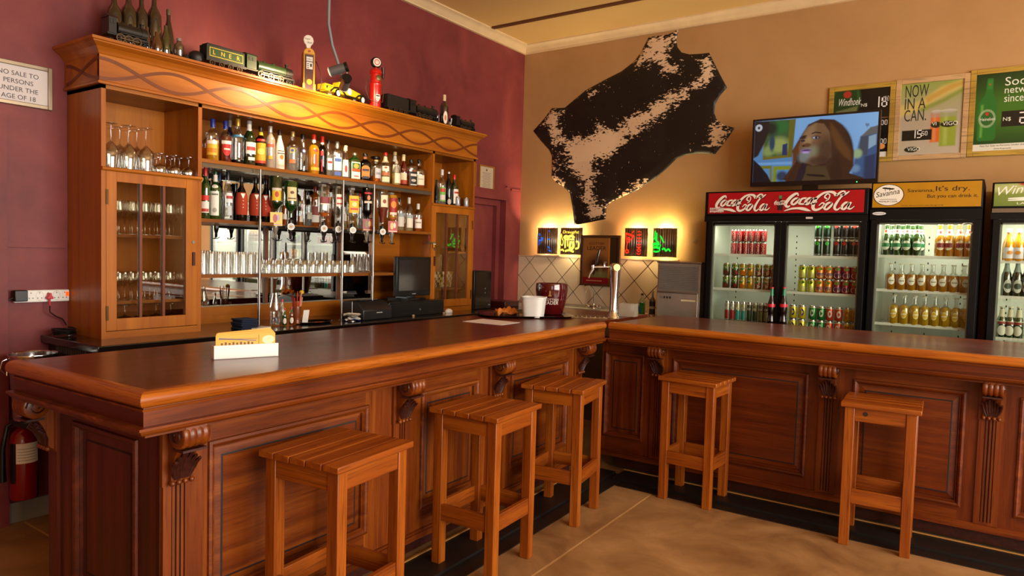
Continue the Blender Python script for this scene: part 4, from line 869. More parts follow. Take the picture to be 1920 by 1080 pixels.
# things behind the narrow glazed door
o = P(MB().box((.10, -1.80, 1.594), (.104, -1.62, 1.73)), 'postcard', [mat('postcard_sky', '#6a84c0', .5)]); tag(o, 'landscape postcard with a blue sky behind the narrow glazed door', 'postcard')
P(MB().add([(.1046, -1.80, 1.596), (.1046, -1.62, 1.596), (.1046, -1.62, 1.66), (.1046, -1.70, 1.69), (.1046, -1.76, 1.70), (.1046, -1.80, 1.68)], [(0, 1, 2, 3, 4, 5)]), 'print', mat('postcard_hill', '#a8562c', .5), o)
o = gput(gl_mesh('tall_tumbler', [(0, 0), (.034, 0), (.04, .19), (.038, .19), (.032, .01), (0, .01)], 16), 'tall_tumbler', .2, onx(869, 440, .2).y, 1.593, 'tall glass with a bright green leaf print behind the narrow glazed door', None)
m = MB()
for k in range(7): a = k*.9; ellip(m, (.041, 0, .09), (0, 1, 0), (0, 0, 1), .017*math.cos(a), .035*math.sin(a), .009, .016, 0, 8)
o2 = P(m, 'leaf_print', mat('green_print', '#3ac82a', .5), o, local=True); o.rotation_euler = (0, 0, -.3)
M_pk = {}
pk = [('#2a1410', '#d8b028'), ('#e2d8c8', '#6a2a18'), ('#2a1410', '#e0b838'), ('#c89a3a', '#e8e0d0'), ('#3a1c14', '#d8c8b0')]
for k, (a, b) in enumerate(pk):
    m = MB(); H, Wd = .085, .06; pts = []
    for i in range(7):
        for j in range(7):
            u, v = i/6*2-1, j/6*2-1; d = .024*(1-abs(u)**2.5)*(1-abs(v)**2.5); pts.append((d+.003*math.sin(9*u+k)*math.cos(7*v), u*Wd, (v+1)*H/1.15))
    m.add(pts, [(i*7+j, (i+1)*7+j, (i+1)*7+j+1, i*7+j+1) for i in range(6) for j in range(6)], 0); n0 = len(m.v); m.add([(-x, y, z) for x, y, z in pts], [(i*7+j, i*7+j+1, (i+1)*7+j+1, (i+1)*7+j) for i in range(6) for j in range(6)], 0)
    for q in range(len(m.f)): m.m[q] = 1 if (q*7+k*3)%5 < 2 else 0
    o = P(m, 'snack_packet', [mat('foil_'+a[1:], a, .25, coat=.3), mat('foil_'+b[1:], b, .25, coat=.3)], None, 60)
    o.location = (.20+.03*(k%2), -1.80+.095*(k if k < 4 else 1.5), 1.222 if k < 4 else 1.31); o.rotation_euler = (0, .25 if k < 4 else -.9, -.3)
    tag(o, ['brown and yellow snack packet nearest the door lock', 'pale snack packet with brown print, second from the door lock', 'brown snack packet between two pale ones', 'gold and white snack packet nearest the tower hinge side', 'snack packet lying on top of the others'][k], 'snack packet', 'snack packets behind the narrow glazed door')
# padlock and key fob
t = T('padlock', 'small brass padlock on a hasp across the narrow glazed door', 'padlock', (XF+.012, YC+.03, 1.60))
P(MB().box((-.006, -.014, -.03), (.008, .016, 0)), 'lock_body', mat('brass', '#c89a4a', .25, metal=1), t, local=True, bevel=.002)
P(MB().tube([(0, -.009, 0), (0, -.009, .014), (0, 0, .022), (0, .011, .014), (0, .011, 0)], .0025, 8), 'shackle', M_chr, t, 50, local=True)
P(MB().box((-.012, -.075, .006), (-.006, .02, .02)).lathe([(.012, 0), (.012, .01)], 12, (-.012, -.07, .013), M=Matrix(((0, 0, 1), (1, 0, 0), (0, 1, 0)))), 'hasp', M_chr2, t, 50, local=True)
t = T('key_ring', 'bunch of keys with a red fob hanging from the end of the second shelf', 'keys', (.40, YC-.03, 1.70))
P(MB().tube([(0, .008*math.cos(a), -.008+.008*math.sin(a)) for a in [k*.6 for k in range(11)]], .0012, 5), 'ring', M_chr, t, 50, local=True)
P(MB().box((-.003, -.009, -.065), (.003, .009, -.018)), 'fob', mat('red_fob', '#8a1830', .4), t, local=True, bevel=.002)
P(MB().box((.002, -.004, -.045), (.004, .004, -.014)), 'key', M_chr, t, local=True)
# ================================================================== ON TOP OF THE CABINET
ZU = ZTOP
GB = 'old dark bottles on top of the cabinet'
def TB(px, top, hw, x, label, kind='std', g=G_dgreen, base=ZU, **k):
    p = onx(px, max(top, 2), x); H = p.z-base+(.0 if top > 1 else (2-top)*.0042); R = hw*(p-CAM).dot(FW)/FPX
    o = bottle_parts(kind, H, R, g, name='old_bottle', **k); return place(o, px, x, base, label, GB, y=p.y)
M_oldg = GD('#0f0b06', .85)
TB(214, -14, 14, .16, 'big dusty dark bottle nearest the end of the cabinet top', g=M_oldg, cap=None)
TB(241, -16, 14, .16, 'big dusty dark bottle, second from the end of the cabinet top', g=M_oldg, cap=None)
TB(265, -12, 12, .16, 'big dark bottle standing in the middle of the dusty group', g=M_oldg, cap=None)
TB(289, -14, 12.5, .16, 'big dark bottle, fourth in the dusty group and nearest the model trains', g=M_oldg, cap=None)
TB(316, 18, 10, .14, 'tall slim dark bottle with a crusted neck', kind='cone', g=M_oldg, cap='#5a4c3a', caph=.1)
TB(311, 45, 9, .30, 'greenish slim bottle in front of the crusted-neck bottle', kind='cone', g=GD('#3a3a18', .8), cap=None)
TB(276, 48, 8, .30, 'brown cone-shaped bottle half behind the black locomotive', kind='cone', g=GD('#4a2410', .8), cap=None)
TB(294, 58, 10, .33, 'reddish brown short bottle in the dusty group', kind='cone', g=GD('#52280f', .8), cap=None)
TB(336, 72, 9.5, .33, 'small cloudy bottle with a wire swing stopper', kind='slim', g=GD('#5a4430', .8), cap='#8a8478', caph=.12)
o = P(MB().lathe([(.0, 0), (.03, 0), (.041, .02), (.044, .04), (.038, .062), (.02, .075), (0, .08)], 18), 'black_dome', [mat('iron_black', '#15120f', .5)], None, 60)
pp = onx(368, 105, .38); o.location = (.38, pp.y, ZU+.0005); tag(o, 'small round black iron ornament beside the green tender', 'ornament')
o = P(MB().lathe([(.0, 0), (.014, 0), (.015, .03), (.007, .036), (.007, .045), (0, .046)], 12), 'small_pot', [mat('dull_pot', '#2a211a', .5)], None, 60)
pp = onx(350, 105, .38); o.location = (.38, pp.y, ZU+.0005); tag(o, 'tiny dark pot between the swing-stopper bottle and the iron ornament', 'ornament')
Mwx = Matrix(((0, 0, 1), (1, 0, 0), (0, 1, 0)))   # lathe axis -> +x
My = Matrix(((1, 0, 0), (0, 0, 1), (0, -1, 0)))   # lathe axis -> +y
def wheel(mb, c, r, w=.008, mi=0, spokes=8):
    mb.lathe([(r*.78, 0), (r, 0), (r, w), (r*.78, w), (r*.78, 0)], 16, c, M=Mwx, mi=mi, cap=False); mb.lathe([(r*.2, 0), (r*.2, w)], 8, c, M=Mwx, mi=mi)
    for k in range(spokes):
        a = 2*PI*k/spokes; mb.tube([(c[0]+w/2, c[1]+r*.15*math.cos(a), c[2]+r*.15*math.sin(a)), (c[0]+w/2, c[1]+r*.82*math.cos(a), c[2]+r*.82*math.sin(a))], r*.06, 4, mi)
def loco(label, y0, y1, zs, body, tender=None, x=.30, cabh=1.0, gold=False):
    """model steam locomotive, chimney at the +y end, optional tender in front of y0 (tender length)"""
    L = y1-y0; t = T('model_locomotive', label, 'model train', (x, (y0+y1)/2, ZU)); mb_ = mat('loco_'+body[1:], body, .4, coat=.2); mk = mat('loco_black', '#14110e', .45); rd = mat('loco_rod', '#6a5a48', .3, metal=.8)
    h = zs; R = h*.24; zc = h*.56
    m = MB().lathe([(R, 0), (R, L*.62)], 18, (x, y0+L*.26, ZU+zc), M=Matrix(((1, 0, 0), (0, 0, 1), (0, 1, 0)))); P(m, 'boiler', mb_, t, 40)
    m = MB().lathe([(R*1.06, 0), (R*1.06, L*.14), (R*.9, L*.15), (0, L*.155)], 18, (x, y0+L*.84, ZU+zc), M=Matrix(((1, 0, 0), (0, 0, 1), (0, 1, 0)))); P(m, 'smokebox', mk, t, 40)
    m = MB().box((x-R*1.15, y0+.004, ZU+h*.3), (x+R*1.15, y0+L*.2, ZU+h*.88)); m.sweep([((x, y0-.0, ZU+h*.88), (1, 0, 0), (0, 0, 1)), ((x, y0+L*.22, ZU+h*.88), (1, 0, 0), (0, 0, 1))], [(-R*1.25, 0), (-R*.8, h*.09), (0, h*.12), (R*.8, h*.09), (R*1.25, 0)])
    c = P(m, 'cab', mb_, t)
    m = MB()
    for k in (0, 1): y = y0+L*(.045+.075*k); m.box((x+R*1.15, y, ZU+h*.64), (x+R*1.15+.002, y+L*.05, ZU+h*.8))
    P(m, 'cab_window', mk, c)
    m = MB().lathe([(R*.3, 0), (R*.26, h*.16), (R*.36, h*.17), (R*.36, h*.2)], 12, (x, y0+L*.9, ZU+zc+R*.85)); P(m, 'chimney', mk, t, 40)
    m = MB()
    for q, s_ in ((.62, .3), (.42, .24)): m.lathe([(R*s_*1.1, 0), (R*s_, h*.05), (R*s_*.6, h*.09), (0, h*.1)], 12, (x, y0+L*q, ZU+zc+R*.9))
    P(m, 'steam_dome', mb_, t, 50)
    m = MB().box((x-R, y0, ZU+h*.24), (x+R, y1, ZU+h*.32)).box((x+R*.9, y0+L*.3, ZU+h*.36), (x+R*1.2, y1-L*.05, ZU+h*.385)).box((x-R*1.1, y1-.006, ZU+h*.14), (x+R*1.1, y1, ZU+h*.32)); P(m, 'running_board', mk, t)
    wr = h*.17
    for k in range(3):
        m = MB(); wheel(m, (x+R*.95, y0+L*(.30+.2*k), ZU+wr), wr); wheel(m, (x-R*.95-.008, y0+L*(.30+.2*k), ZU+wr), wr, spokes=0); P(m, 'wheel', rd if k >= 0 else mk, t, 40)
    for k in range(2):
        m = MB(); wheel(m, (x+R*.9, y0+L*(.86+.08*k), ZU+wr*.6), wr*.6, spokes=6); P(m, 'wheel', mk, t, 40)
    m = MB().box((x+R*.95+.009, y0+L*.28, ZU+wr*.85), (x+R*.95+.012, y0+L*.74, ZU+wr*1.1)); P(m, 'coupling_rod', rd, t)
    if tender:
        ty0, ty1 = y0-tender, y0-.012
        m = MB().box((x-R*1.1, ty0, ZU+h*.30), (x+R*1.1, ty1, ZU+h*.86)); td = P(m, 'tender', mb_ if not gold else mk, t)
        if gold:
            m = MB().box((x+R*1.1, ty0+.012, ZU+h*.36), (x+R*1.1+.001, ty1-.006, ZU+h*.80)); P(m, 'tender_side', mat('lner_green', '#24401c', .4, coat=.2), td)
            m = MB(); O = (x+R*1.1+.0016, ty0+.012, ZU+h*.36); w_, h_ = ty1-ty0-.018, h*.44
            for a_ in ((.006, .006, w_-.006, .009), (.006, h_-.009, w_-.006, h_-.006), (.006, .006, .009, h_-.006), (w_-.009, .006, w_-.006, h_-.006)): rect(m, O, (0, 1, 0), (0, 0, 1), *a_)
            for k, ch in enumerate('LNER'): text_into(m, ch, Vector(O)+Vector((0, .028+k*(w_-.055)/3.4, h_*.3)), (0, 1, 0), (0, 0, 1), h=h_*.4)
            P(m, 'lettering', mat('gold_letter', '#d8b838', .4), td)
        P(MB().box((x-R*.9, ty0+.01, ZU+h*.84), (x+R*.9, ty1-.01, ZU+h*.92)), 'coal_load', mat('coal', '#0c0a09', .8, bump=1, scale=80), t)
        for k in range(4):
            m = MB(); wheel(m, (x+R*.95, ty0+(ty1-ty0)*(.14+.24*k), ZU+wr*.75), wr*.75, spokes=6); P(m, 'wheel', rd, t, 40)
        P(MB().box((x-R, ty0, ZU+h*.2), (x+R*1.05, ty1+.012, ZU+h*.31)), 'tender_frame', mk, t)
loco('black model steam locomotive in front of the dusty old bottles', onx(196, 40, .40).y, onx(273, 80, .40).y, .14, '#15110d', x=.40)
loco('green model steam locomotive with a gold-lined lettered tender', onx(455, 130, .40).y, onx(545, 155, .40).y, .142, '#22361c', onx(455, 130, .40).y-onx(381, 100, .40).y, x=.40, gold=True)
loco('black model steam locomotive beside the red petrol pump', onx(762, 200, .39).y, onx(816, 235, .39).y, .145, '#14120f', onx(762, 200, .39).y-onx(720, 190, .39).y, x=.39)
loco('small black model locomotive with a tall chimney at the far end of the cabinet top', onx(850, 235, .40).y, onx(886, 245, .40).y, .115, '#120f0d', x=.40)
# yellow petrol pump
py = onx(577, 150, .39).y; ps = (onx(572, 64, .39).z-ZU)/.359
t = T('toy_petrol_pump', 'yellow model petrol pump with a brown front and white globe', 'model petrol pump', (.39, py, ZU), rz=-.45); t.scale = (ps,)*3
Mye = mat('pump_yellow', '#d89a14', .35, coat=.3); Mbr = mat('pump_brown', '#4a1810', .4)
m = MB().box((-.035, -.042, 0), (.042, .042, .045)).box((-.03, -.036, .045), (.036, .036, .235)); m.lathe([(.036, 0), (.036, .066)], 16, (-.03, 0, .235), M=Mwx); P(m, 'pump_body', Mye, t, local=True, bevel=.002)
P(MB().box((.036, -.026, .004), (.044, .026, .225)), 'front_panel', Mbr, t, local=True)
m = MB(); O = (.0445, 0, 0); rect(m, O, (0, 1, 0), (0, 0, 1), -.02, .185, .02, .212); rect(m, O, (0, 1, 0), (0, 0, 1), -.02, .135, .02, .18)
dl = P(m, 'meter_plate', M_pap, t, local=True)
m = MB(); text_into(m, 'SHELL', (.0450, 0, .193), (0, 1, 0), (0, 0, 1), w=.032, center=True); rect(m, (.0450, 0, 0), (0, 1, 0), (0, 0, 1), .004, .15, .014, .17)
for k in range(3): rect(m, (.0450, 0, 0), (0, 1, 0), (0, 0, 1), -.016, .142+k*.012, -.004, .146+k*.012)
P(m, 'meter_print', mat('print_black', '#14100e', .5), dl, local=True)
m = MB(); ellip(m, (.0447, 0, 0), (0, 1, 0), (0, 0, 1), 0, .055, .017, .018); P(m, 'shell_badge', Mye, t, local=True)
m = MB(); ellip(m, (.0452, 0, 0), (0, 1, 0), (0, 0, 1), 0, .248, .006, .006); P(m, 'top_badge', mat('pump_red', '#b81c14', .4), t, local=True)
m = MB(); pf = [(-.010, -.006), (.010, -.006), (.016, .02), (.028, .034), (.033, .052), (.028, .072), (.014, .084), (0, .087), (-.014, .084), (-.028, .072), (-.033, .052), (-.028, .034), (-.016, .02)]
m.prism([(.012, y, .272+z) for y, z in pf], (-.024, 0, 0)); gb = P(m, 'globe', mat('globe_white', '#ece4d4', .3, coat=.3), t, local=True, bevel=.004)
m = MB(); text_into(m, 'Super', (.0128, -.005, .325), (0, 1, 0), (0, 0, 1), w=.034, center=True); text_into(m, 'Shell', (.0128, .006, .305), (0, 1, 0), (0, 0, 1), w=.028, center=True); P(m, 'globe_print', mat('print_black', '#14100e', .5), gb, local=True)
P(MB().tube([(.0, .038, .20), (.012, .05, .195), (.016, .072, .14), (.01, .088, .07), (.0, .08, .03), (0, .06, .02)], .003, 8), 'hose', mat('hose_black', '#2a2018', .5), t, 50, local=True)
m = MB()
for z in (.225, .155): m.lathe([(.005, 0), (.005, .003)], 10, (.01, -.036, z), M=My)
P(m, 'bolt', M_blk, t, local=True)
# red petrol pump
ry = onx(704, 170, .39).y; rs = (onx(704, 107, .39).z-ZU)/.324
t = T('toy_petrol_pump', 'red cylindrical model petrol pump with a round dial on top', 'model petrol pump', (.39, ry, ZU), rz=-.35); t.scale = (rs,)*3
Mrd = mat('pump_red2', '#c01810', .3, coat=.4)
P(MB().lathe([(.036, 0), (.036, .14), (.039, .144), (.039, .156), (.033, .162), (.033, .215), (.038, .22), (.038, .236), (.03, .246), (.012, .25), (.01, .262)], 20), 'pump_body', Mrd, t, 40, local=True)
m = MB().lathe([(.0, 0), (.028, 0), (.034, .006), (.034, .022), (.028, .028)], 22, (-.014, 0, .29), M=Mwx); P(m, 'dial_case', M_blk, t, 40, local=True)
dc = P(MB().lathe([(.026, 0), (.026, .002), (0, .002)], 20, (.0145, 0, .29), M=Mwx), 'dial_face', mat('dial_white', '#e6dccb', .4), t, 40, local=True)
m = MB(); ellip(m, (.0175, 0, .29), (0, 1, 0), (0, 0, 1), 0, 0, .018, .018, 0, 18, .75); rect(m, (.0178, 0, .29), (0, 1, 0), (0, 0, 1), -.001, 0, .001, .014); P(m, 'dial_print', Mrd, dc, local=True)
P(MB().lathe([(.018, 0), (.018, .006), (.012, .008)], 16, (.031, .006, .19), M=Mwx), 'gauge', mat('gauge_olive', '#6a5220', .35, metal=.4), t, 40, local=True)
m = MB().prism([(.036, y, .055+z) for y, z in ((-.014, .03), (.014, .03), (.015, .008), (.008, -.008), (0, -.013), (-.008, -.008), (-.015, .008))], (.0025, 0, 0)); sb = P(m, 'badge', M_pap, t, local=True)
m = MB(); ellip(m, (.0389, 0, 0), (0, 1, 0), (0, 0, 1), 0, .058, .008, .006, 0, 12, .6); rect(m, (.0389, 0, 0), (0, 1, 0), (0, 0, 1), -.012, .072, .012, .08); P(m, 'badge_print', mat('print_black', '#14100e', .5), sb, local=True)
P(MB().tube([(0, -.036, .2), (0, -.045, .203), (.004, -.064, .17), (.006, -.068, .11), (.02, -.05, .05), (.036, 0, .03), (.02, .04, .045), (.01, .05, .1), (.0, .05, .2)], .0028, 8), 'hose', mat('hose_brown', '#5a3c1c', .45), t, 50, local=True)
P(MB().lathe([(.008, 0), (.011, .01), (.008, .02), (.011, .03), (.011, .06), (.013, .066), (.0, .068)], 12, (0, .05, .2)), 'nozzle', mat('nozzle_brown', '#4a1c12', .4), t, 40, local=True)
# yellow model car
cy0, cy1 = onx(597, 180, .38).y, onx(680, 195, .38).y; cm = (cy0+cy1)/2
t = T('model_car', 'yellow vintage model car with white-walled wheels between the two petrol pumps', 'model car', (.39, cm, ZU), rz=.06); t.scale = (1.25, 1, 1.25)
Mcy = mat('car_yellow', '#cda81a', .3, coat=.4); L2 = (cy1-cy0)/2
P(MB().box((-.032, -L2*.86, .026), (.032, L2*.15, .052)).prism([(-.03, L2*.1, .03), (-.03, L2*.85, .03), (-.03, L2*.8, .056), (-.03, L2*.25, .072), (-.03, L2*.1, .072)], (.06, 0, 0)), 'body', Mcy, t, local=True, bevel=.003)
P(MB().prism([(-.028, -L2*.35, .05), (-.028, L2*.12, .05), (-.028, L2*.08, .092), (-.028, -L2*.3, .094)], (.056, 0, 0)), 'cabin', Mcy, t, local=True, bevel=.003)
m = MB().box((.0285, -L2*.26, .066), (.0295, L2*.05, .086)); P(m, 'side_window', M_blk, t, local=True)
P(MB().box((-.03, -L2*.98, .03), (.03, -L2*.6, .062)), 'luggage_box', Mcy, t, local=True)
P(MB().box((.0305, -L2*.92, .038), (.0315, -L2*.66, .054)), 'side_plate', M_blk, t, local=True)
for s_ in (-1, 1):
    for yy in (-L2*.42, L2*.78):
        x = s_*.034; m = MB(); m.lathe([(.0, 0), (.022, 0), (.024, .003), (.024, .007), (.022, .010), (0, .010)], 18, (x-.005, yy, .024), M=Mwx); w = P(m, 'wheel', M_blk, t, 40, local=True)
        m = MB(); m.lathe([(.0, 0), (.016, 0), (.016, .0115), (.009, .0118), (.0, .0118)], 16, (x-.0055, yy, .024), M=Mwx); P(m, 'white_hub', M_wht, w, 40, local=True)
    m = MB(); pts = [(s_*.036, yy0, z) for yy0, z in ((-L2*.75, .028), (-L2*.6, .048), (-L2*.42, .054), (-L2*.22, .046), (-L2*.05, .024), (L2*.42, .022), (L2*.55, .040), (L2*.78, .054), (L2*.98, .042), (L2*1.05, .026))]
    m.tube(pts, .0055, 6); P(m, 'mudguard', mat('guard_black', '#1a160e', .3, coat=.4), t, 50, local=True)
m = MB(); m.lathe([(.0, 0), (.017, 0), (.019, .003), (.019, .007), (0, .008)], 16, (.033, L2*.12, .05), M=Mwx); w = P(m, 'spare_wheel', M_wht, t, 40, local=True)
m = MB(); m.tube([(.02, L2*.88, .05), (.02, L2*.98, .05)], .007, 8); m.tube([(-.02, L2*.88, .05), (-.02, L2*.98, .05)], .007, 8); P(m, 'headlamp', M_chr, t, 40, local=True)
# bottle and two brown tumblers
o = TB(833.5, 178, 8, .38, 'dark liqueur bottle with a pale cap and oval label on the cabinet top', kind='std', g=G_brown, cap='#d8c490', caph=.2, labels=[(.06, .46, .55, '#e8dcc8', 'e'), (.16, .34, .25, '#c8743a', 'e')]); o['group'] = 'bottle and tumblers on the cabinet top'
MEt = MB().lathe([(0, 0), (.016, 0), (.023, .085), (.021, .085), (.015, .006), (0, .006)], 14, cap=False).mesh('brown_tumbler', [GD('#4a1a10', .6)], 50)
for px, lb in ((819, 'brown glass tumbler on the cabinet top, pump side of the dark bottle'), (846, 'brown glass tumbler on the cabinet top, between the dark bottle and the small locomotive')):
    o = OB('brown_tumbler', MEt); o.location = (.36, onx(px, 220, .36).y, ZU+.0005); tag(o, lb, 'glass', 'brown tumblers on the cabinet top')
    P(MB().lathe([(.0195, .03), (.0215, .055)], 14, cap=False), 'sleeve', mat('paper_b8b0a0', '#b8b0a0', .5), o, 50, local=True)
# hanging twin spotlight on a grey conduit
XL = .80
j = onx(640, 150, XL)
t = T('pendant_spotlights', 'pair of grey spotlight heads hanging on a bent grey conduit over the cabinet', 'spotlight', (XL, j.y, j.z))
pA, pB = onx(617, 0, XL), onx(616, 45, XL)
P(MB().tube([(XL, pA.y, ZC), pA, pB, onx(623, 85, XL), onx(634, 118, XL), onx(641, 146, XL)], .0095, 10), 'conduit', mat('conduit_grey', '#7c8084', .45), t, 50)
Mh = mat('spot_grey', '#6e6c6a', .4, metal=.3)
def head(c, d, lab):
    c, d = Vector(c), Vector(d).normalized(); m = MB(); m.tube([c-d*.055, c+d*.045], .030, 18); h = P(m, 'lamp_head', Mh, t, 40)
    P(MB().tube([c-d*.072, c-d*.054], .032, 18), 'end_cap', M_blk, h, 40)
    P(MB().tube([c+d*.045, c+d*.052], .0315, 18), 'rim', M_wht, h, 40)
    P(MB().tube([c+d*.0515, c+d*.054], .024, 16), 'lens', mat('lamp_lens', '#fff0d0', .3, emit='#ffd890', estr=6), h, 40)
    spot_light('cabinet_spot', c+d*.062, c+d*1.2, 48, (1, .70, .38), 2.2, .9, .025)
head(onx(632, 131, XL), (-.78, -.60, -.34), ''); head(onx(647, 157, XL), (-.85, .52, -.34), '')
P(MB().tube([onx(643, 125, XL), onx(650, 130, XL), onx(651, 142, XL), onx(649, 152, XL)], .003, 6), 'white_wire', M_wht, t, 50)
# ================================================================== BACK WALL
X_, Z_ = Vector((1, 0, 0)), Vector((0, 0, 1))
ink = lambda h: mat('ink_'+h.lstrip('#'), h, .5, var=.0)
# cow hide: outline and pattern in the hide's own plane
hs = lambda u, v: ony(980+u/2.7, 40+v/2.7, 0)
out = [(790,42),(778,90),(784,130),(805,158),(845,168),(900,165),(945,160),(965,200),(1000,270),(1035,335),(1000,375),(975,420),(970,465),(985,500),(1020,525),(1073,540),(1040,590),(975,672),(900,668),(830,675),(780,695),(730,745),(680,790),(630,822),(570,862),(500,890),(450,915),(430,940),(430,1003),(380,1012),(345,1020),(275,1033),(262,960),(240,870),(215,845),(170,815),(148,790),(150,740),(150,680),(135,650),(90,600),(55,555),(105,500),(150,440),(215,438),(260,400),(320,350),(420,295),(500,255),(565,205),(600,160),(640,80),(700,72),(740,66)]
white = [[(640,75),(785,50),(770,110),(740,150),(745,200),(805,225),(790,260),(710,280),(690,200),(640,225),(590,245),(565,205),(620,140)],
 [(890,190),(940,172),(975,240),(960,300),(910,340),(860,345),(850,310),(900,280),(905,240)],
 [(870,335),(770,345),(690,400),(620,440),(540,490),(470,540),(390,520),(345,570),(235,595),(200,560),(192,500),(200,455),(140,445),(95,515),(145,560),(150,640),(205,620),(230,700),(215,745),(270,785),(312,830),(300,900),(340,960),(350,1015),(430,1005),(440,925),(390,925),(362,880),(370,800),(388,770),(375,720),(430,690),(490,660),(545,590),(600,560),(700,490),(770,430),(860,360)],
 [(955,510),(1000,505),(1070,542),(985,655),(930,635),(940,570)], [(435,930),(520,850),(620,790),(628,826),(540,880),(450,925)], [(148,690),(182,700),(165,765),(222,820),(215,850),(150,800)], [(300,390),(380,330),(410,325),(350,380)]]
def in_poly(P_, x, y):
    c = False
    for i in range(len(P_)):
        x0, y0 = P_[i]; x1, y1 = P_[i-1]
        if (y0 > y) != (y1 > y) and x < (x1-x0)*(y-y0)/(y1-y0)+x0: c = not c
    return c
def sdist(P_, x, y):
    d = 1e9
    for i in range(len(P_)):
        x0, y0 = P_[i-1]; x1, y1 = P_[i]; l = (x1-x0)**2+(y1-y0)**2; t = max(0, min(1, ((x-x0)*(x1-x0)+(y-y0)*(y1-y0))/l)); d = min(d, math.hypot(x-x0-t*(x1-x0), y-y0-t*(y1-y0)))
    return d if in_poly(P_, x, y) else -d
pts = []; ed = []
o2 = []
for i in range(len(out)):
    a, b = out[i], out[(i+1)%len(out)]; n = max(1, int(math.hypot(a[0]-b[0], a[1]-b[1])/14))
    o2 += [(a[0]+(b[0]-a[0])*k/n, a[1]+(b[1]-a[1])*k/n) for k in range(n)]
nb = len(o2); inner = [(x, y) for x in range(40, 1090, 13) for y in range(40, 1040, 13) if in_poly(out, x, y) and sdist(out, x, y) > 7]
r = geometry.delaunay_2d_cdt([Vector(p) for p in o2+inner], [(i, (i+1)%nb) for i in range(nb)], [list(range(nb))], 1, 1e-4)
me = D.meshes.new('cow_hide'); vv = []
for p in r[0]:
    q = hs(p.x, p.y); bl_ = .006+.010*abs(math.sin(p.x*.013)*math.cos(p.y*.011)); e_ = min(1, max(0, sdist(out, p.x, p.y))/40); low = max(0, (p.y-880)/150)*.05; vv.append((q.x, -.004-bl_*e_-low*(1 if p.x < 450 else 0), q.z))
me.from_pydata(vv, [], [tuple(f) for f in r[2]]); at = me.attributes.new('white_field', 'FLOAT', 'POINT')
at.data.foreach_set('value', [max(max(sdist(w_, p.x, p.y) for w_ in white), -60)/60 for p in r[0]])
m_, nt, N, L, b = _new('cow_hair'); A_ = N.new('ShaderNodeAttribute'); A_.attribute_name = 'white_field'
tc = N.new('ShaderNodeTexCoord'); n1 = N.new('ShaderNodeTexNoise'); n1.inputs['Scale'].default_value = 13; n1.inputs['Detail'].default_value = 8; n1.inputs['Roughness'].default_value = .75
mp = N.new('ShaderNodeMapping'); mp.inputs['Rotation'].default_value = (0, .6, 0); mp.inputs['Scale'].default_value = (.7, 1, 1.5); L.new(tc.outputs['Object'], mp.inputs['Vector']); L.new(mp.outputs[0], n1.inputs['Vector'])
n3 = N.new('ShaderNodeTexNoise'); n3.inputs['Scale'].default_value = 46; n3.inputs['Detail'].default_value = 4; L.new(mp.outputs[0], n3.inputs['Vector'])
ad = N.new('ShaderNodeMath'); ad.operation = 'MULTIPLY_ADD'; ad.inputs[1].default_value = 3.3; ad.inputs[2].default_value = -1.72; L.new(n1.outputs['Fac'], ad.inputs[0])
a3 = N.new('ShaderNodeMath'); a3.operation = 'MULTIPLY_ADD'; a3.inputs[1].default_value = 2.6; a3.inputs[2].default_value = -1.42; L.new(n3.outputs['Fac'], a3.inputs[0])
a4 = N.new('ShaderNodeMath'); L.new(ad.outputs[0], a4.inputs[0]); L.new(a3.outputs[0], a4.inputs[1])
sm = N.new('ShaderNodeMath'); L.new(A_.outputs['Fac'], sm.inputs[0]); L.new(a4.outputs[0], sm.inputs[1]); mp2 = N.new('ShaderNodeMapping'); mp2.inputs['Rotation'].default_value = (0, -.55, 0); mp2.inputs['Scale'].default_value = (2.2, 1, .7); L.new(tc.outputs['Object'], mp2.inputs['Vector']); n5 = N.new('ShaderNodeTexNoise'); n5.inputs['Scale'].default_value = 34; n5.inputs['Detail'].default_value = 3; L.new(mp2.outputs[0], n5.inputs['Vector'])
sk_ = N.new('ShaderNodeMath'); sk_.operation = 'MULTIPLY_ADD'; sk_.inputs[1].default_value = 5; sk_.inputs[2].default_value = -3.62; L.new(n5.outputs['Fac'], sk_.inputs[0])
mx_ = N.new('ShaderNodeMath'); mx_.operation = 'MAXIMUM'; L.new(sm.outputs[0], mx_.inputs[0]); L.new(sk_.outputs[0], mx_.inputs[1])
rp = N.new('ShaderNodeValToRGB'); L.new(mx_.outputs[0], rp.inputs[0])
rp.color_ramp.elements[0].position = .0; rp.color_ramp.elements[0].color = C('#100603'); rp.color_ramp.elements[1].position = .05; rp.color_ramp.elements[1].color = C('#dcbb96')
L.new(rp.outputs[0], b.inputs['Base Color']); b.inputs['Roughness'].default_value = .5; me.materials.append(m_)
hd = OB('cow_hide', me); tag(hd, 'black and white cow hide stretched flat on the beige wall', 'cow hide'); sd = hd.modifiers.new('thickness', 'SOLIDIFY'); sd.thickness = .003; sd.offset = 1
me.polygons.foreach_set('use_smooth', [True]*len(me.polygons))
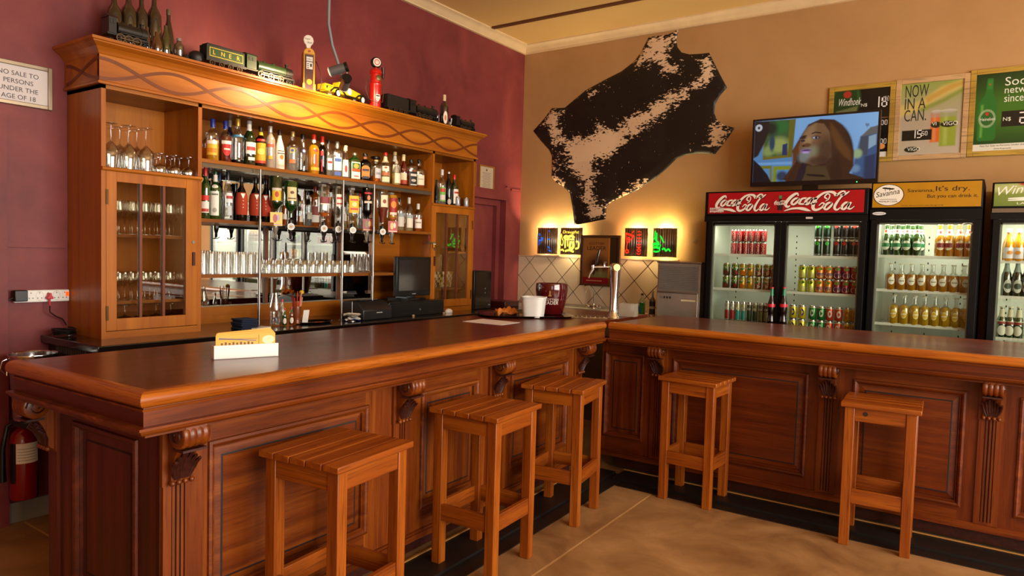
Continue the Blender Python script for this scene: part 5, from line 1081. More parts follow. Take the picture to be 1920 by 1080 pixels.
# picture frames
M_pine = wood('pine_frame', 'x', '#8a6a2c', '#a8842e', '#c09a3c', rough=.5, coat=0, fine=40, knots=.5)
M_pine2 = wood('pale_pine_frame', 'x', '#a8845c', '#bc9568', '#cfa878', rough=.5, coat=0, fine=40, knots=.5)
def frame(root, x0, x1, z0, z1, w, d, m_f, y=0, name='frame'):
    for nm, bx in (('frame_side', ((x0, y-d, z0), (x0+w, y, z1))), ('frame_side', ((x1-w, y-d, z0), (x1, y, z1))), ('frame_side', ((x0+w, y-d, z1-w), (x1-w, y, z1))), ('frame_side', ((x0+w, y-d, z0), (x1-w, y, z0+w)))):
        P(MB().box(*bx), nm, m_f, root, bevel=.002)
M_print = vcol('printed_poster', .3)
def TXT(root, name, items, O, col):
    """items: (text, x, z, h, width or None, shear)"""
    m = MB()
    for tx, x, z, h, w, sh in items: text_into(m, tx, Vector(O)+X_*x+Z_*z, X_, Z_, w=w, h=h, shear=sh)
    return P(m, name, ink(col), root)
def SEG(m, s, O, x, z, h):   # seven-segment price figures
    seg = {'0': 'abcdef', '1': 'bc', '2': 'abged', '5': 'afgcd', '8': 'abcdefg'}; w = h*.5; t = h*.11
    R_ = {'a': (0, h-t, w, h), 'd': (0, 0, w, t), 'g': (0, h/2-t/2, w, h/2+t/2), 'f': (0, h/2, t, h), 'b': (w-t, h/2, w, h), 'e': (0, 0, t, h/2), 'c': (w-t, 0, w, h/2)}
    for k, c in enumerate(s):
        for q in seg[c]: a = R_[q]; rect(m, O, X_, Z_, x+k*h*.66+a[0], z+a[1], x+k*h*.66+a[2], z+a[3])
def poster(x0, x1, z0, z1, label, mf, cv):
    t = T('framed_poster', label, 'poster', ((x0+x1)/2, 0, z0), 'framed drink posters on the beige wall'); w = .038
    frame(t, x0, x1, z0, z1, w, .022, mf); pr = cv.plane('print', (x0+w, -.012, z1-w), (x1-w, -.012, z1-w), (x0+w, -.012, z0+w), M_print, t); pr.location = -t.location
    return t, (x0+w, -.0128, z0+w), x1-x0-2*w, z1-z0-2*w
x0, x1, z0, z1 = 3.105, 3.598, 2.368, 3.0
cv = CV(110, 140, '#0b0a0c')
cv.ell(.22, .13, .26, .30, '#2c5a26', .25); cv.poly([(.04, .0), (.42, .0), (.44, .2), (.40, .42), (.0, .42), (.0, .1)], '#1c3a1a', .03); cv.ell(.25, .06, .07, .05, '#a83028', .3); cv.poly([(.05, .30), (.44, .24), (.42, .36), (.02, .42)], '#8a8a58', .02, .5)
cv.box(0, .43, 1, .445, '#6a4a38'); cv.box(0, .93, 1, 1, '#dcd8d0'); cv.ell(.9, .85, .06, .04, '#d89050', .2)
t, O, w, h = poster(x0, x1, z0, z1, 'pine-framed black price poster half hidden behind the television', M_pine, cv)
TXT(t, 'lettering', [('Windhoek', .04, h*.78, .06, w*.40, .35), ('N$', w*.50, h*.74, .03, None, 0)], O, '#dcdad0')
m = MB(); SEG(m, '18', O, w*.72, h*.72, .085); SEG(m, '00', O, w*.875, h*.80, .04); SEG(m, '00', O, w*.865, h*.46, .04); SEG(m, '00', O, w*.865, h*.19, .04); P(m, 'price', ink('#e6e0dc'), t)
x0, x1, z0, z1 = 3.600, 4.096, 2.370, 3.005
cv = CV(110, 140, '#a89a84'); cv.grad(.5, 0, '#8a9a3c', 'y', .9); cv.grad(.6, 1, '#c0b4a0', 'y', .6)
cv.poly([(.0, .30), (.3, .26), (.65, .08), (1, .0), (1, .12), (.7, .22), (.35, .38), (.0, .46)], '#c8b060', .05, .8); cv.poly([(.3, .36), (.7, .24), (1, .12), (1, .17), (.7, .3), (.35, .41)], '#7a8a2c', .04, .8); cv.poly([(.4, .22), (.8, .06), (1, .03), (1, .07), (.75, .15), (.45, .28)], '#b8842c', .03, .6)
for cx, c1, c2, ww in ((.60, '#c8642c', '#d8905c', .09), (.79, '#8a9a34', '#a8b45c', .13)):
    cv.box(cx-ww, .42, cx+ww, .90 if cx > .7 else .84, c1, .02); cv.box(cx-ww*.5, .44, cx-ww*.1, .88 if cx > .7 else .82, c2, .05, .8); cv.ell(cx, .42, ww, .025, '#b8b4a4', .2); cv.box(cx-ww, .42, cx+ww, .50, '#9a9484', .02, .6); cv.ell(cx, .60, ww*.98, .042, '#1c2014', .12)
cv.box(.05, .655, .54, .80, '#100e0e', .006); cv.ell(.22, .925, .12, .04, '#1a2414', .12)
t, O, w, h = poster(x0, x1, z0, z1, 'pale-framed poster with two drink cans, in the middle of the three', M_pine2, cv)
TXT(t, 'lettering', [('NOW', w*.07, h*.81, .095, w*.38, 0), ('IN A', w*.07, h*.645, .085, w*.34, 0), ('CAN.', w*.07, h*.475, .09, w*.36, 0)], O, '#1a2418')
TXT(t, 'brand_word', [('VIGO', w*.695, h*.385, .03, None, 0), ('VI', w*.53, h*.395, .026, None, 0), ('VIGO', w*.15, h*.06, .026, None, 0)], Vector(O)-Vector((0, .0004, 0)), '#e6e4d4')
m = MB(); SEG(m, '15', O, w*.20, h*.235, .062); SEG(m, '50', O, w*.37, h*.265, .034); P(m, 'price', ink('#ece8e0'), t)
x0, x1, z0, z1 = 4.098, 4.62, 2.373, 3.02
cv = CV(120, 140, '#0f3a14'); cv.ell(.6, .5, .6, .42, '#3a6a1c', 1.2); cv.grad(.35, 0, '#082410', 'y', .7); cv.grad(.6, .9, '#0a3012', 'y', .6)
cv.poly([(.16, .06), (.24, .06), (.25, .26), (.31, .38), (.31, .84), (.28, .87), (.07, .87), (.05, .84), (.05, .38), (.14, .26)], '#1f6a24', .012); cv.box(.09, .40, .12, .82, '#7ab84a', .03, .6); cv.box(.165, .08, .235, .2, '#2c7a30', .01)
cv.ell(.18, .58, .12, .12, '#a8b890', .06, 0, .55); cv.ell(.18, .58, .09, .09, '#245c26', .06); cv.ell(.18, .52, .02, .02, '#c82018', .3); cv.ell(.2, .14, .012, .012, '#c82018', .3); cv.box(.38, .50, 1, .70, '#0a0c0a', .006); cv.box(0, .915, 1, 1, '#d8d4c4', .004)
t, O, w, h = poster(x0, x1, z0, z1, 'pine-framed green beer bottle poster nearest the end of the row', M_pine, cv)
TXT(t, 'lettering', [('Social', w*.40, h*.83, .062, None, 0), ('network', w*.40, h*.73, .052, w*.5, 0), ('since 1873', w*.40, h*.62, .056, w*.56, 0), ('N$', w*.40, h*.37, .032, None, 0), ('Heineken', w*.08, h*.395, .024, w*.21, 0)], O, '#dfe2d0')
m = MB(); SEG(m, '21', O, w*.62, h*.33, .085); P(m, 'price', ink('#e6e0dc'), t)
TXT(t, 'small_print', [('Not for Sale to Persons Under the Age of 18.', w*.10, h*.05, .016, w*.8, 0), ('Drink Responsibly.', w*.3, h*.012, .013, None, 0)], O, '#4a463c')
# television on the fridge
yt = -.35
tv = T('television', 'flat television showing a woman with long auburn hair, standing on the red-topped fridge', 'television', (3.06, yt, 2.105))
tx0, tx1, tz0, tz1 = 2.585, 3.548, 2.163, 2.722
m = MB().box((tx0, yt, tz0), (tx1, yt+.035, tz1)); P(m, 'housing', M_blk, tv, bevel=.004)
mz = .016; m = MB().box((tx0, yt-.008, tz0), (tx0+mz, yt, tz1)).box((tx1-mz, yt-.008, tz0), (tx1, yt, tz1)).box((tx0+mz, yt-.008, tz1-mz), (tx1-mz, yt, tz1)).box((tx0+mz, yt-.008, tz0), (tx1-mz, yt, tz0+.035)); P(m, 'bezel', mat('bezel_black', '#0c0a14', .2, coat=.5, var=0), tv)
cv = CV(230, 134, '#6f9ccc'); G = lambda l: [(a/1728, b/1080) for a, b in l]
def PG(l, c, s=8, al=1): cv.poly([((x-30)/1680, (y-(150-.063*(x-30)))/(835+.03*(x-30))) for x, y in l], c, s/1000, al)
def EG(x, y, rx, ry, c, s=.3, rot=0, al=1): cv.ell((x-30)/1680, (y-(150-.063*(x-30)))/(835+.03*(x-30)), rx/1680, ry/860, c, s, rot, al)
cv.grad(.2, .9, '#5a86b8', 'y', .6); cv.grad(.7, 1, '#86b0dc', 'x', .6)
PG([(1500,380),(1700,230),(1740,230),(1740,1000),(1400,1000),(1430,700)], '#33507a', 20); PG([(1500,370),(1600,360),(1600,620),(1490,620)], '#3a4250', 8); PG([(1500,375),(1620,250),(1710,230),(1710,330)], '#5a5a58', 8); PG([(1605,370),(1700,340),(1700,480),(1605,540)], '#7f9cb0', 8); EG(1470, 600, 60, 60, '#8aa078', .6); EG(1450, 800, 60, 50, '#5f7fa0', .8); PG([(1560,640),(1700,600),(1710,940),(1560,940)], '#20304e', 25)
PG([(40,160),(620,120),(600,700),(40,720)], '#4a7aa8', 8)
PG([(180,150),(620,125),(590,640),(170,680)], '#6a5c14', 8); PG([(180,150),(540,135),(520,610),(200,640)], '#35502e', 10); EG(400, 480, 140, 110, '#8a9350', .7); EG(250, 560, 80, 70, '#7a8a50', .7); PG([(450,470),(520,450),(520,615),(450,615)], '#1c2c58', 8); EG(300, 450, 40, 110, '#1f3a50', .6); EG(420, 230, 100, 90, '#24602c', .8); EG(280, 250, 90, 90, '#15241c', .8); PG([(540,135),(620,125),(590,640),(540,640)], '#5c5a1c', 8)
PG([(40,750),(600,740),(600,990),(40,990)], '#4f7fae', 10); PG([(150,760),(310,755),(320,985),(290,985),(280,800),(150,800)], '#6a6a1c', 8); PG([(330,765),(580,760),(580,810),(385,815),(385,985),(330,985)], '#76801c', 8); EG(460, 900, 80, 70, '#26344e', .6)
PG([(30,150),(250,150),(240,300),(190,440),(100,620),(30,660)], '#1c1418', 12); PG([(30,670),(140,760),(250,880),(320,1000),(30,1000)], '#090814', 10)
EG(1060, 620, 360, 470, '#2c180e', .08); PG([(960,130),(1150,140),(1260,220),(1340,400),(1420,560),(1430,760),(1380,860),(1560,920),(1560,1000),(560,1000),(480,940),(560,820),(640,700),(590,560),(640,470),(720,330),(800,200)], '#341b0e', 14)
PG([(1100,180),(1200,300),(1280,420),(1380,560),(1400,700),(1300,640),(1180,500),(1100,340)], '#5c3818', 30, .8); PG([(600,560),(680,420),(700,520),(660,640),(640,720),(560,860),(530,930),(600,780)], '#5a2f12', 16); PG([(1150,560),(1250,700),(1300,900),(1240,960),(1120,930)], '#2a150c', 20, .8)
PG([(700,980),(800,760),(1060,760),(1150,980)], '#45341e', 10); PG([(800,870),(1030,880),(1080,910),(1000,912),(820,895)], '#0f0a0c', 8)
PG([(800,230),(900,180),(1010,190),(1090,300),(1120,450),(1130,640),(1060,720),(900,760),(780,720),(710,700),(690,600),(680,520),(700,400),(740,310)], '#6b4c34', 12)
PG([(800,240),(900,190),(900,300),(880,420),(800,430),(740,340)], '#8a6e4c', 40, .7); EG(860, 560, 120, 70, '#7c8468', .9, 0, .6); EG(760, 640, 80, 70, '#6c8a90', .9, 0, .5); EG(1050, 560, 110, 190, '#3c241a', .8, 0, .8); EG(970, 700, 150, 60, '#2e1a14', .8, 0, .7)
EG(800, 430, 60, 60, '#9a7a54', .8, 0, .7); EG(795, 480, 55, 26, '#5a3824', .6); EG(745, 490, 20, 12, '#241210', .5); EG(735, 380, 45, 16, '#2a1a18', .6); PG([(850,320),(900,298),(980,310),(980,325),(900,315),(850,335)], '#1c0e0c', 8); EG(915, 378, 58, 24, '#3a2824', .5); EG(905, 380, 38, 15, '#9aa0b0', .4); EG(915, 380, 18, 16, '#0c0808', .4); EG(735, 420, 30, 18, '#2c2030', .5); PG([(715,355),(780,345),(790,360),(730,372)], '#1c0e0c', 8)
EG(785, 560, 72, 30, '#7d5f96', .4); EG(790, 548, 60, 8, '#3c2440', .5); EG(780, 580, 50, 14, '#a58cc0', .6); PG([(700,800),(740,720),(800,740),(790,850),(740,980),(650,970)], '#1a1220', 12)
EG(95, 240, 52, 50, '#aeb4bc', .1); EG(95, 240, 18, 18, '#141418', .3); PG([(1550,200),(1605,200),(1595,235),(1560,235)], '#5a7090', 6); PG([(1574,235),(1580,235),(1580,255),(1574,255)], '#4a6080', 6)
sc_ = cv.plane('screen', (tx0+mz, yt-.002, tz1-mz), (tx1-mz, yt-.002, tz1-mz), (tx0+mz, yt-.002, tz0+.035), vcol('lit_screen', .2, .95), tv); sc_.location = -tv.location
P(MB().box((3.0, yt+.0, 2.12), (3.12, yt+.03, 2.17)).box((2.93, yt-.05, 2.103), (3.20, yt+.12, 2.12)), 'stand', M_blk2, tv)
m = MB(); rect(m, (0, yt-.0085, 0), X_, Z_, 3.40, 2.172, 3.408, 2.18); P(m, 'power_light', mat('green_led', '#20ff60', .4, emit='#30ff70', estr=3), tv)
# ================================================================== GLASS-DOOR FRIDGES
M_fb = mat('fridge_black', '#080707', .5, var=.02, spec=.2); M_fi = mat('fridge_lining', '#c9cdc0', .5, var=.02); M_fs = mat('shelf_white', '#dfe0d8', .4, var=.02)
M_fg = glass('fridge_glass', '#f0f3ee', .008, .10, .02)
M_led = mat('led_strip', '#ffffff', .5, emit='#fdf6dc', estr=9)
YFr = -.62
def fridge(x0, x1, zt_, zh, doors, shelves, label, hdr, glz, zg=.2, lightw=6):
    t = T('display_fridge', label, 'fridge', ((x0+x1)/2, -.33, 0)); th = .035
    m = MB().box((x0, YFr+.05, .08), (x0+th, -.03, zh)).box((x1-th, YFr+.05, .08), (x1, -.03, zh)).box((x0, -.06, .08), (x1, -.03, zh)).box((x0, YFr+.05, .02), (x1, -.03, .14)).box((x0, YFr+.02, zh-.02), (x1, -.03, zt_))
    P(m, 'cabinet', M_fb, t)
    m = MB().box((x0+th, YFr+.07, .14), (x0+th+.008, -.06, zh-.03)).box((x1-th-.008, YFr+.07, .14), (x1-th, -.06, zh-.03)).box((x0+th, -.07, .14), (x1-th, -.06, zh-.03)).box((x0+th, YFr+.07, .14), (x1-th, -.06, .15)).box((x0+th, YFr+.07, zh-.04), (x1-th, -.06, zh-.02))
    P(m, 'lining', M_fi, t)
    P(MB().box((x0+.002, YFr-.005, zh+.0), (x1-.002, YFr+.03, zt_)), 'header', M_fb, t, bevel=.006)
    P(MB().box((x0, YFr-.0, glz+.022), (x1, YFr+.04, zh-.002)), 'front_rail', M_fb, t)
    for k in range(3):
        zz = .3+k*.5
    for sx in (x0+.12, (x0+x1)/2, x1-.12):
        m = MB()
        for k in range(26): m.box((sx-.004, -.0715, .5+k*.05), (sx+.004, -.0695, .515+k*.05))
        P(m, 'shelf_slots', M_fb, t)
    for z in shelves:
        m = MB().box((x0+th+.01, YFr+.09, z-.012), (x1-th-.01, YFr+.094, z+.006)); n = int((x1-x0-.1)/.028)
        for k in range(n): xx = x0+th+.02+k*.028; m.box((xx-.0025, YFr+.09, z-.005), (xx+.0025, -.08, z-.0005))
        m.box((x0+th+.01, YFr+.086, z-.014), (x1-th-.01, YFr+.09, z-.004)); P(m, 'shelf', M_fs, t)
    for a, bx in doors:
        g0, g1 = a+.042, bx-.042
        m = MB().box((a, YFr, zg-.06), (g0, YFr+.04, glz+.02)).box((g1, YFr, zg-.06), (bx, YFr+.04, glz+.02)).box((g0, YFr, zg-.06), (g1, YFr+.04, zg)).box((g0, YFr, glz), (g1, YFr+.04, glz+.02))
        d = P(m, 'door', M_fb, t, bevel=.002); P(MB().box((g0, YFr+.012, zg), (g1, YFr+.016, glz)), 'pane', M_fg, d)
        m = MB().box((g0, YFr+.018, zg), (g0+.012, YFr+.034, glz)).box((g1-.012, YFr+.018, zg), (g1, YFr+.034, glz)).box((g0, YFr+.018, glz-.012), (g1, YFr+.034, glz)); P(m, 'seal', mat('grey_seal', '#8c8c84', .4), d)
    P(MB().box((x0+th+.02, YFr+.08, zh-.052), (x1-th-.02, YFr+.1, zh-.04)), 'light_tube', M_led, t)
    area_light('fridge_light', ((x0+x1)/2, YFr+.10, zh-.07), ((x0+x1)/2, -.25, .9), x1-x0-.15, .05, lightw*1.35, (1, .95, .80))
    return t
# --- red fridge
fx0, fx1 = 2.296, 3.535
t1 = fridge(fx0, fx1, 2.102, 1.905, [(2.328, 2.918), (2.918, 3.528)], [1.587, 1.30, 1.03, .90-.14], 'black two-door display fridge with a red lettered header, full of cans', None, 1.834, lightw=5)
m = MB(); rect(m, (0, YFr-.0065, 0), X_, Z_, fx0+.03, 1.922, fx1-.03, 2.09); hp = P(m, 'header_panel', mat('cola_red', '#9e0c17', .3, coat=.2, emit='#9e0c17', estr=.08), t1)
def cola_word(m, O, sx, sz, ws=1, mi=0):
    def st(p, w=None, ox=0, oy=0, s=1, k=6):
        stroke(m, [((x+ox)*s if False else ox+x*s, oy+y*s, q) for x, y, q in p], O, X_, Z_, sx, sz, mi, ws, k)
    # first C with its tail, o, c, a, hyphen
    st([(.245,.80,.05),(.235,.93,.08),(.20,.90,.12),(.145,.72,.15),(.10,.48,.15),(.095,.32,.13),(.12,.24,.10),(.15,.30,.05)])
    st([(.075,.02,.02),(.11,.07,.06),(.17,.14,.09),(.24,.16,.10),(.31,.13,.14),(.36,.07,.12),(.41,.0,.01)])
    def o_(x, y, w=.06, h=.30, t=.10): st([(w*.9,h*.95,t*.6),(w*.3,h,t*.9),(-w*.35,h*.6,t*1.1),(-w*.55,h*.15,t*1.1),(-w*.1,-.02,t*.9),(w*.5,h*.3,t),(w*.95,h*.8,t*.8),(w*.6,h*1.0,t*.5)], ox=x, oy=y)
    def c_(x, y, h=.30): st([(.05,h*.8,.05),(.045,h*1.0,.08),(.0,h*.9,.09),(-.03,h*.4,.12),(-.03,h*.08,.10),(.02,0,.07),(.07,h*.35,.04)], ox=x, oy=y)
    def a_(x, y, h=.30): o_(x, y, .055, h); st([(.075,h*1.05,.08),(.05,h*.5,.11),(.045,h*.1,.10),(.075,.0,.06),(.115,h*.4,.03)], ox=x, oy=y)
    o_(.20, .38); c_(.295, .38); a_(.365, .38)
    st([(.435,.62,.07),(.475,.67,.08)])
    # second C with the long top tail, o, l, a
    st([(.595,.62,.06),(.565,.72,.07),(.595,.88,.06),(.625,.80,.05),(.61,.60,.05),(.575,.50,.03)], k=5)
    st([(.70,.78,.14),(.67,.93,.13),(.61,.98,.09),(.54,.90,.10),(.47,.66,.13),(.435,.36,.15),(.435,.14,.14),(.47,.06,.11),(.53,.16,.09),(.565,.34,.08),(.54,.42,.06),(.50,.28,.04)])
    o_(.60, .10, .06, .32); st([(.70,.78,.10),(.76,.98,.08),(.80,.97,.06),(.79,.86,.07),(.74,.62,.09),(.695,.30,.12),(.69,.12,.11),(.72,.06,.08),(.765,.22,.03)])
    st([(.745,.80,.06),(.80,.84,.09),(.85,.98,.04)]); a_(.80, .10, .32)
O1 = Vector((fx0+.03+.04, YFr-.0075, 1.934)); m = MB(); cola_word(m, O1+Vector((-.02, 0, 0)), .525, .140, 1.1); cola_word(m, O1+Vector((.525, 0, 0)), .60, .148, 1.1); P(m, 'lettering', ink('#ebe0d2'), hp)
m = MB(); cola_word(m, O1+Vector((-.017, .0004, -.004)), .525, .140, 1.25); cola_word(m, O1+Vector((.528, .0004, -.004)), .60, .148, 1.25); P(m, 'letter_shadow', ink('#300508'), hp)
m = MB(); O = (0, YFr-.0070, 0); ellip(m, O, X_, Z_, 2.905, 2.0, .062, .062, 0, 24, .93); P(m, 'roundel', ink('#7a0a12'), hp)
m = MB(); O = (0, YFr-.0072, 0); m.add([Vector(O)+Vector(p) for p in ((2.885,0,1.945),(2.925,0,1.945),(2.928,0,1.985),(2.918,0,2.01),(2.914,0,2.035),(2.896,0,2.035),(2.892,0,2.01),(2.882,0,1.985))], [tuple(range(8))], 0); rect(m, O, X_, Z_, 2.895, 2.035, 2.915, 2.06, 1); P(m, 'bottle_print', [ink('#2a100c'), ink('#3a8a5a')], hp)
m = MB(); cola_word(m, Vector((2.85, YFr-.0085, 1.985)), .115, .035, 1.2); P(m, 'small_lettering', ink('#e8dccf'), hp)
m = MB()
for k in range(14):
    rr = .5+.5*math.sin(k*2.3); rect(m, (0, YFr-.0086, 0), X_, Z_, fx0+.045+(k%7)*.017, 1.93+(k//7)*.022+.004*rr, fx0+.060+(k%7)*.017, 1.948+(k//7)*.022)
P(m, 'ice_print', ink('#c8bdb4'), hp)
m = MB(); rect(m, (0, YFr-.001, 0), X_, Z_, 3.10, 1.876, 3.15, 1.890); P(m, 'small_plate', ink('#cfc8c0'), t1)
dl_ = [c for c in t1.children if c.name.startswith('door')]
for px, dd in ((1446, dl_[0]), (1469, dl_[1])):
    xh = ony(px, 570, YFr-.03).x; zt0 = ony(px, 540, YFr-.03).z; H = .30; m = MB(); pr = KINDS['cola']; R = .030
    pf = [(r*R, zt0-H+z*H) for r, z in pr]; pf = pf[:6]+[(R*.99, zt0-H+.50*H), (R*.97, zt0-H+.58*H)]+pf[8:]
    mis = [0]*(len(pf)-1)
    for i in range(len(mis)):
        zz = ((pf[i][1]+pf[i+1][1])/2-(zt0-H))/H
        mis[i] = 1 if .44 < zz < .60 else (2 if zz > .82 else 0)
    m.lathe(pf, 16, (xh, YFr-.022, 0), mis=mis); m.lathe([(R*.42, zt0-.004), (R*.42, zt0+.006)], 12, (xh, YFr-.022, 0), mi=1)
    P(m, 'handle', [mat('cola_dark', '#140604', .15, coat=.5), mat('cola_label', '#c8202a', .4), mat('cola_green', '#1f7a50', .3)], dd, 50)
# --- yellow fridge
gx0, gx1 = 3.547, 4.238
t2 = fridge(gx0, gx1, 2.14, 1.945, [(3.556, 4.23)], [1.606, 1.354, 1.105, .9], 'black single-door display fridge with a yellow header, holding bottles', None, 1.845, lightw=7)
m = MB(); rect(m, (0, YFr-.0065, 0), X_, Z_, gx0+.012, 1.956, gx1-.012, 2.13); hp = P(m, 'header_panel', mat('header_yellow', '#ac7800', .4, emit='#ac7800', estr=.06), t2)
m = MB(); O = (0, YFr-.0072, 0); ellip(m, O, X_, Z_, gx0+.115, 2.045, .098, .076, 0, 28); P(m, 'oval_badge', ink('#e9e4d6'), hp)
m = MB(); O = (0, YFr-.0076, 0); ellip(m, O, X_, Z_, gx0+.115, 2.045, .100, .078, 0, 28, .95)
text_into(m, 'Savanna', (gx0+.035, YFr-.0078, 2.028), Vector((.98, 0, .17)), Vector((-.1, 0, 1)), w=.155, h=.038, shear=.2); text_into(m, 'PREMIUM CIDER', (gx0+.055, YFr-.0078, 1.992), X_, Z_, w=.12, h=.012)
for k in range(3): ellip(m, O, X_, Z_, gx0+.09+k*.022, 2.095-.003*k, .018, .006, 0, 10)
for k in range(2): rect(m, O, X_, Z_, gx0+.09+k*.03, 2.075, gx0+.094+k*.03, 2.09)
rect(m, O, X_, Z_, gx0+.06, 2.012, gx0+.17, 2.015)
text_into(m, 'Savanna,', (gx0+.235, YFr-.0078, 2.058), X_, Z_, w=.165, h=.028); text_into(m, "It's dry.", (gx0+.41, YFr-.0078, 2.056), X_, Z_, w=.20, h=.046); text_into(m, 'But you can drink it.', (gx0+.36, YFr-.0078, 2.012), X_, Z_, w=.30, h=.032)
text_into(m, 'Not for Sale to persons under the age of 18.', (gx0+.20, YFr-.0078, 1.962), X_, Z_, w=.26, h=.009); P(m, 'lettering', ink('#1c1408'), hp)
m = MB(); ellip(m, (0, YFr-.002, 0), X_, Z_, gx0+.06, 1.912, .045, .012); sp_ = P(m, 'oval_plate', ink('#dcdcd8'), t2)
m = MB(); text_into(m, 'STAYCOLD', (gx0+.06, YFr-.0026, 1.907), X_, Z_, w=.07, h=.009, center=True); P(m, 'plate_lettering', ink('#20206a'), sp_)
m = MB(); pc_ = ony(1814, 428, YFr+.01); ellip(m, (0, YFr+.010, 0), X_, Z_, pc_.x, pc_.z, .045, .045, 0, 24, .8); P(m, 'round_sticker', mat('sticker_white', '#d8dcc8', .4), [c for c in t2.children if c.name.startswith('door')][0])
# --- third fridge
hx0, hx1 = 4.285, 4.99
t3 = fridge(hx0, hx1, 2.115, 1.94, [(4.30, 4.97)], [1.587, 1.345, 1.06, .9], 'black display fridge with a green beer header, nearest the end of the wall', None, 1.845, lightw=7)
cv = CV(120, 40, '#4a6a24'); cv.ell(.45, .5, .6, .6, '#7a8a40', 1.2); cv.ell(.25, .2, .4, .2, '#a8b070', .8); cv.ell(.3, .02, .1, .12, '#a02c20', .4); cv.grad(.8, 1, '#243c14', 'x', .6)
hp = cv.plane('header_panel', (hx0+.012, YFr-.0065, 2.105), (hx1-.012, YFr-.0065, 2.105), (hx0+.012, YFr-.0065, 1.955), M_print, t3); hp.location = -t3.location
m = MB(); text_into(m, 'Windhoek', (hx0+.03, YFr-.0074, 2.025), Vector((1, 0, .12)), Vector((.0, 0, 1)), w=.37, h=.055, shear=.3)
for k in range(2): stroke(m, [(0, 0, .3), (.5, .25, .6), (1, .9, .2)], (hx0+.09, YFr-.0074, 2.005-k*.012), X_, Z_, .28, .022)
text_into(m, 'LAGER', (hx0+.14, YFr-.0074, 1.966), X_, Z_, w=.12, h=.014); P(m, 'lettering', ink('#ece8d8'), hp)
P(MB().box((hx0+.005, YFr-.01, 1.912), (hx1-.005, YFr-.002, 1.94)), 'price_rail', mat('silver_strip', '#8c8a80', .2, metal=.8), t3)
# ------------------------------------------------------------------ fridge contents
def size_of(px, top, z, y): return ony(px, top, y).z-z
def proto_row(maker, pxs, y, z, labels, group, cat, layers=1, H=.1, jitter=.3):
    """maker(k) returns an object; one object per place"""
    for L_ in range(layers):
        for k, px in enumerate(pxs):
            o = maker(k, L_); xx = ony(px, 540, y).x; o.location = (xx, y, z+.0015+L_*(H+.001)); o.rotation_euler = (0, 0, -PI/2+.1+random.uniform(-jitter, jitter)); tag(o, labels(k, L_), cat, group)
ORD = ['first', 'second', 'third', 'fourth', 'fifth', 'sixth', 'seventh', 'eighth', 'ninth']
PROT = {}
def cached(key, fn):
    if key not in PROT: PROT[key] = fn(); return PROT[key]
    s = PROT[key]; r = s.copy(); COL.objects.link(r)
    for c in s.children: d = c.copy(); COL.objects.link(d); d.parent = r
    return r
lay = lambda L_: 'upper layer' if L_ else 'lower layer'
C1 = lambda: can('drinks_can', .103, .0235, '#a01818', [(.1, .95, .35, 'Coca-Cola', 'x')] and [(.25, .75, .55, '#b81c1c', 'e')])
def cola_can():
    o = can('drinks_can', .103, .0235, '#a81a1c'); m = MB(); v, f, tw, th = text_geo('Coca-Cola', .3); R = .0242
    m.add([(R*math.cos((p[1]/th-.5)*.9), R*math.sin(-(p[1]/th-.5)*.9), .052+(p[0]/tw-.5)*.085) for p in v], f); P(m, 'lettering', ink('#e8ddd6'), o, local=True); return o
px1 = [1372.5, 1384, 1394.5, 1406, 1417.5, 1428]
proto_row(lambda k, L_: cached('cc', cola_can), px1, -.50, 1.587, lambda k, L_: 'red cola can, %s from the fridge side, %s of the top shelf' % (ORD[k], lay(L_)), 'red cola cans', 'drinks can', 2, .103)
jc = [('#4a3a14', '#8a2418', '#7a9a2c'), ('#4a3a14', '#8a2418', '#7a9a2c'), ('#c88a18', '#d86a14', '#8aa02c'), ('#c88a18', '#d8a014', '#8aa02c'), ('#8a2c18', '#e0dcc0', '#7a9a2c'), ('#9a3a18', '#d8d0a0', '#7a9a2c'), ('#c8741c', '#e0a82c', '#8aa02c')]
nm_ = ['dark grape', 'dark berry', 'orange', 'mango yellow', 'red apple', 'tomato red', 'peach orange']
def jcan(k): a, b_, c = jc[k]; return can('juice_can', .106, .0295, a, [(.70, .9, 3.1, c), (.12, .42, .9, b_, 'e'), (.55, .72, .9, '#dfe4c4', 'e'), (.5, .62, .5, '#3a7a24')])
proto_row(lambda k, L_: cached('j%d' % k, lambda: jcan(k)), [1361, 1377, 1391.5, 1406, 1421, 1436.5, 1450], -.50, 1.30, lambda k, L_: '%s juice can with a green rim, %s of the middle shelf' % (nm_[k], lay(L_)), 'juice cans', 'drinks can', 2, .106)
sc2 = [('#b8b4aa', '#a82c2c'), ('#b8b4aa', '#a82c2c'), ('#c0b890', '#3aa0a0'), ('#c0b890', '#3aa0a0'), ('#4a4a3a', '#3a4a2c'), ('#8a8050', '#3a4a2c'), ('#6a5a30', '#8a8a4a'), ('#5a4a30', '#a09a70')]
proto_row(lambda k, L_: cached('s%d' % (k//2*2 if k < 4 else k), lambda: can('slim_can', .165, .0215, sc2[k][0], [(.1, .55, .9, sc2[k][1]), (.6, .72, .7, '#e0dcc8', 'e'), (.86, .9, 3.1, '#d8d4c4')])), [1365.5, 1375, 1385, 1396, 1407, 1418, 1429, 1439], -.50, 1.03, lambda k, L_: 'slim can, %s from the fridge side on the third shelf' % ORD[k], 'slim cans', 'drinks can')
tcn = ['green-dotted tall beer can']*2+['red-dotted black beer can']*4
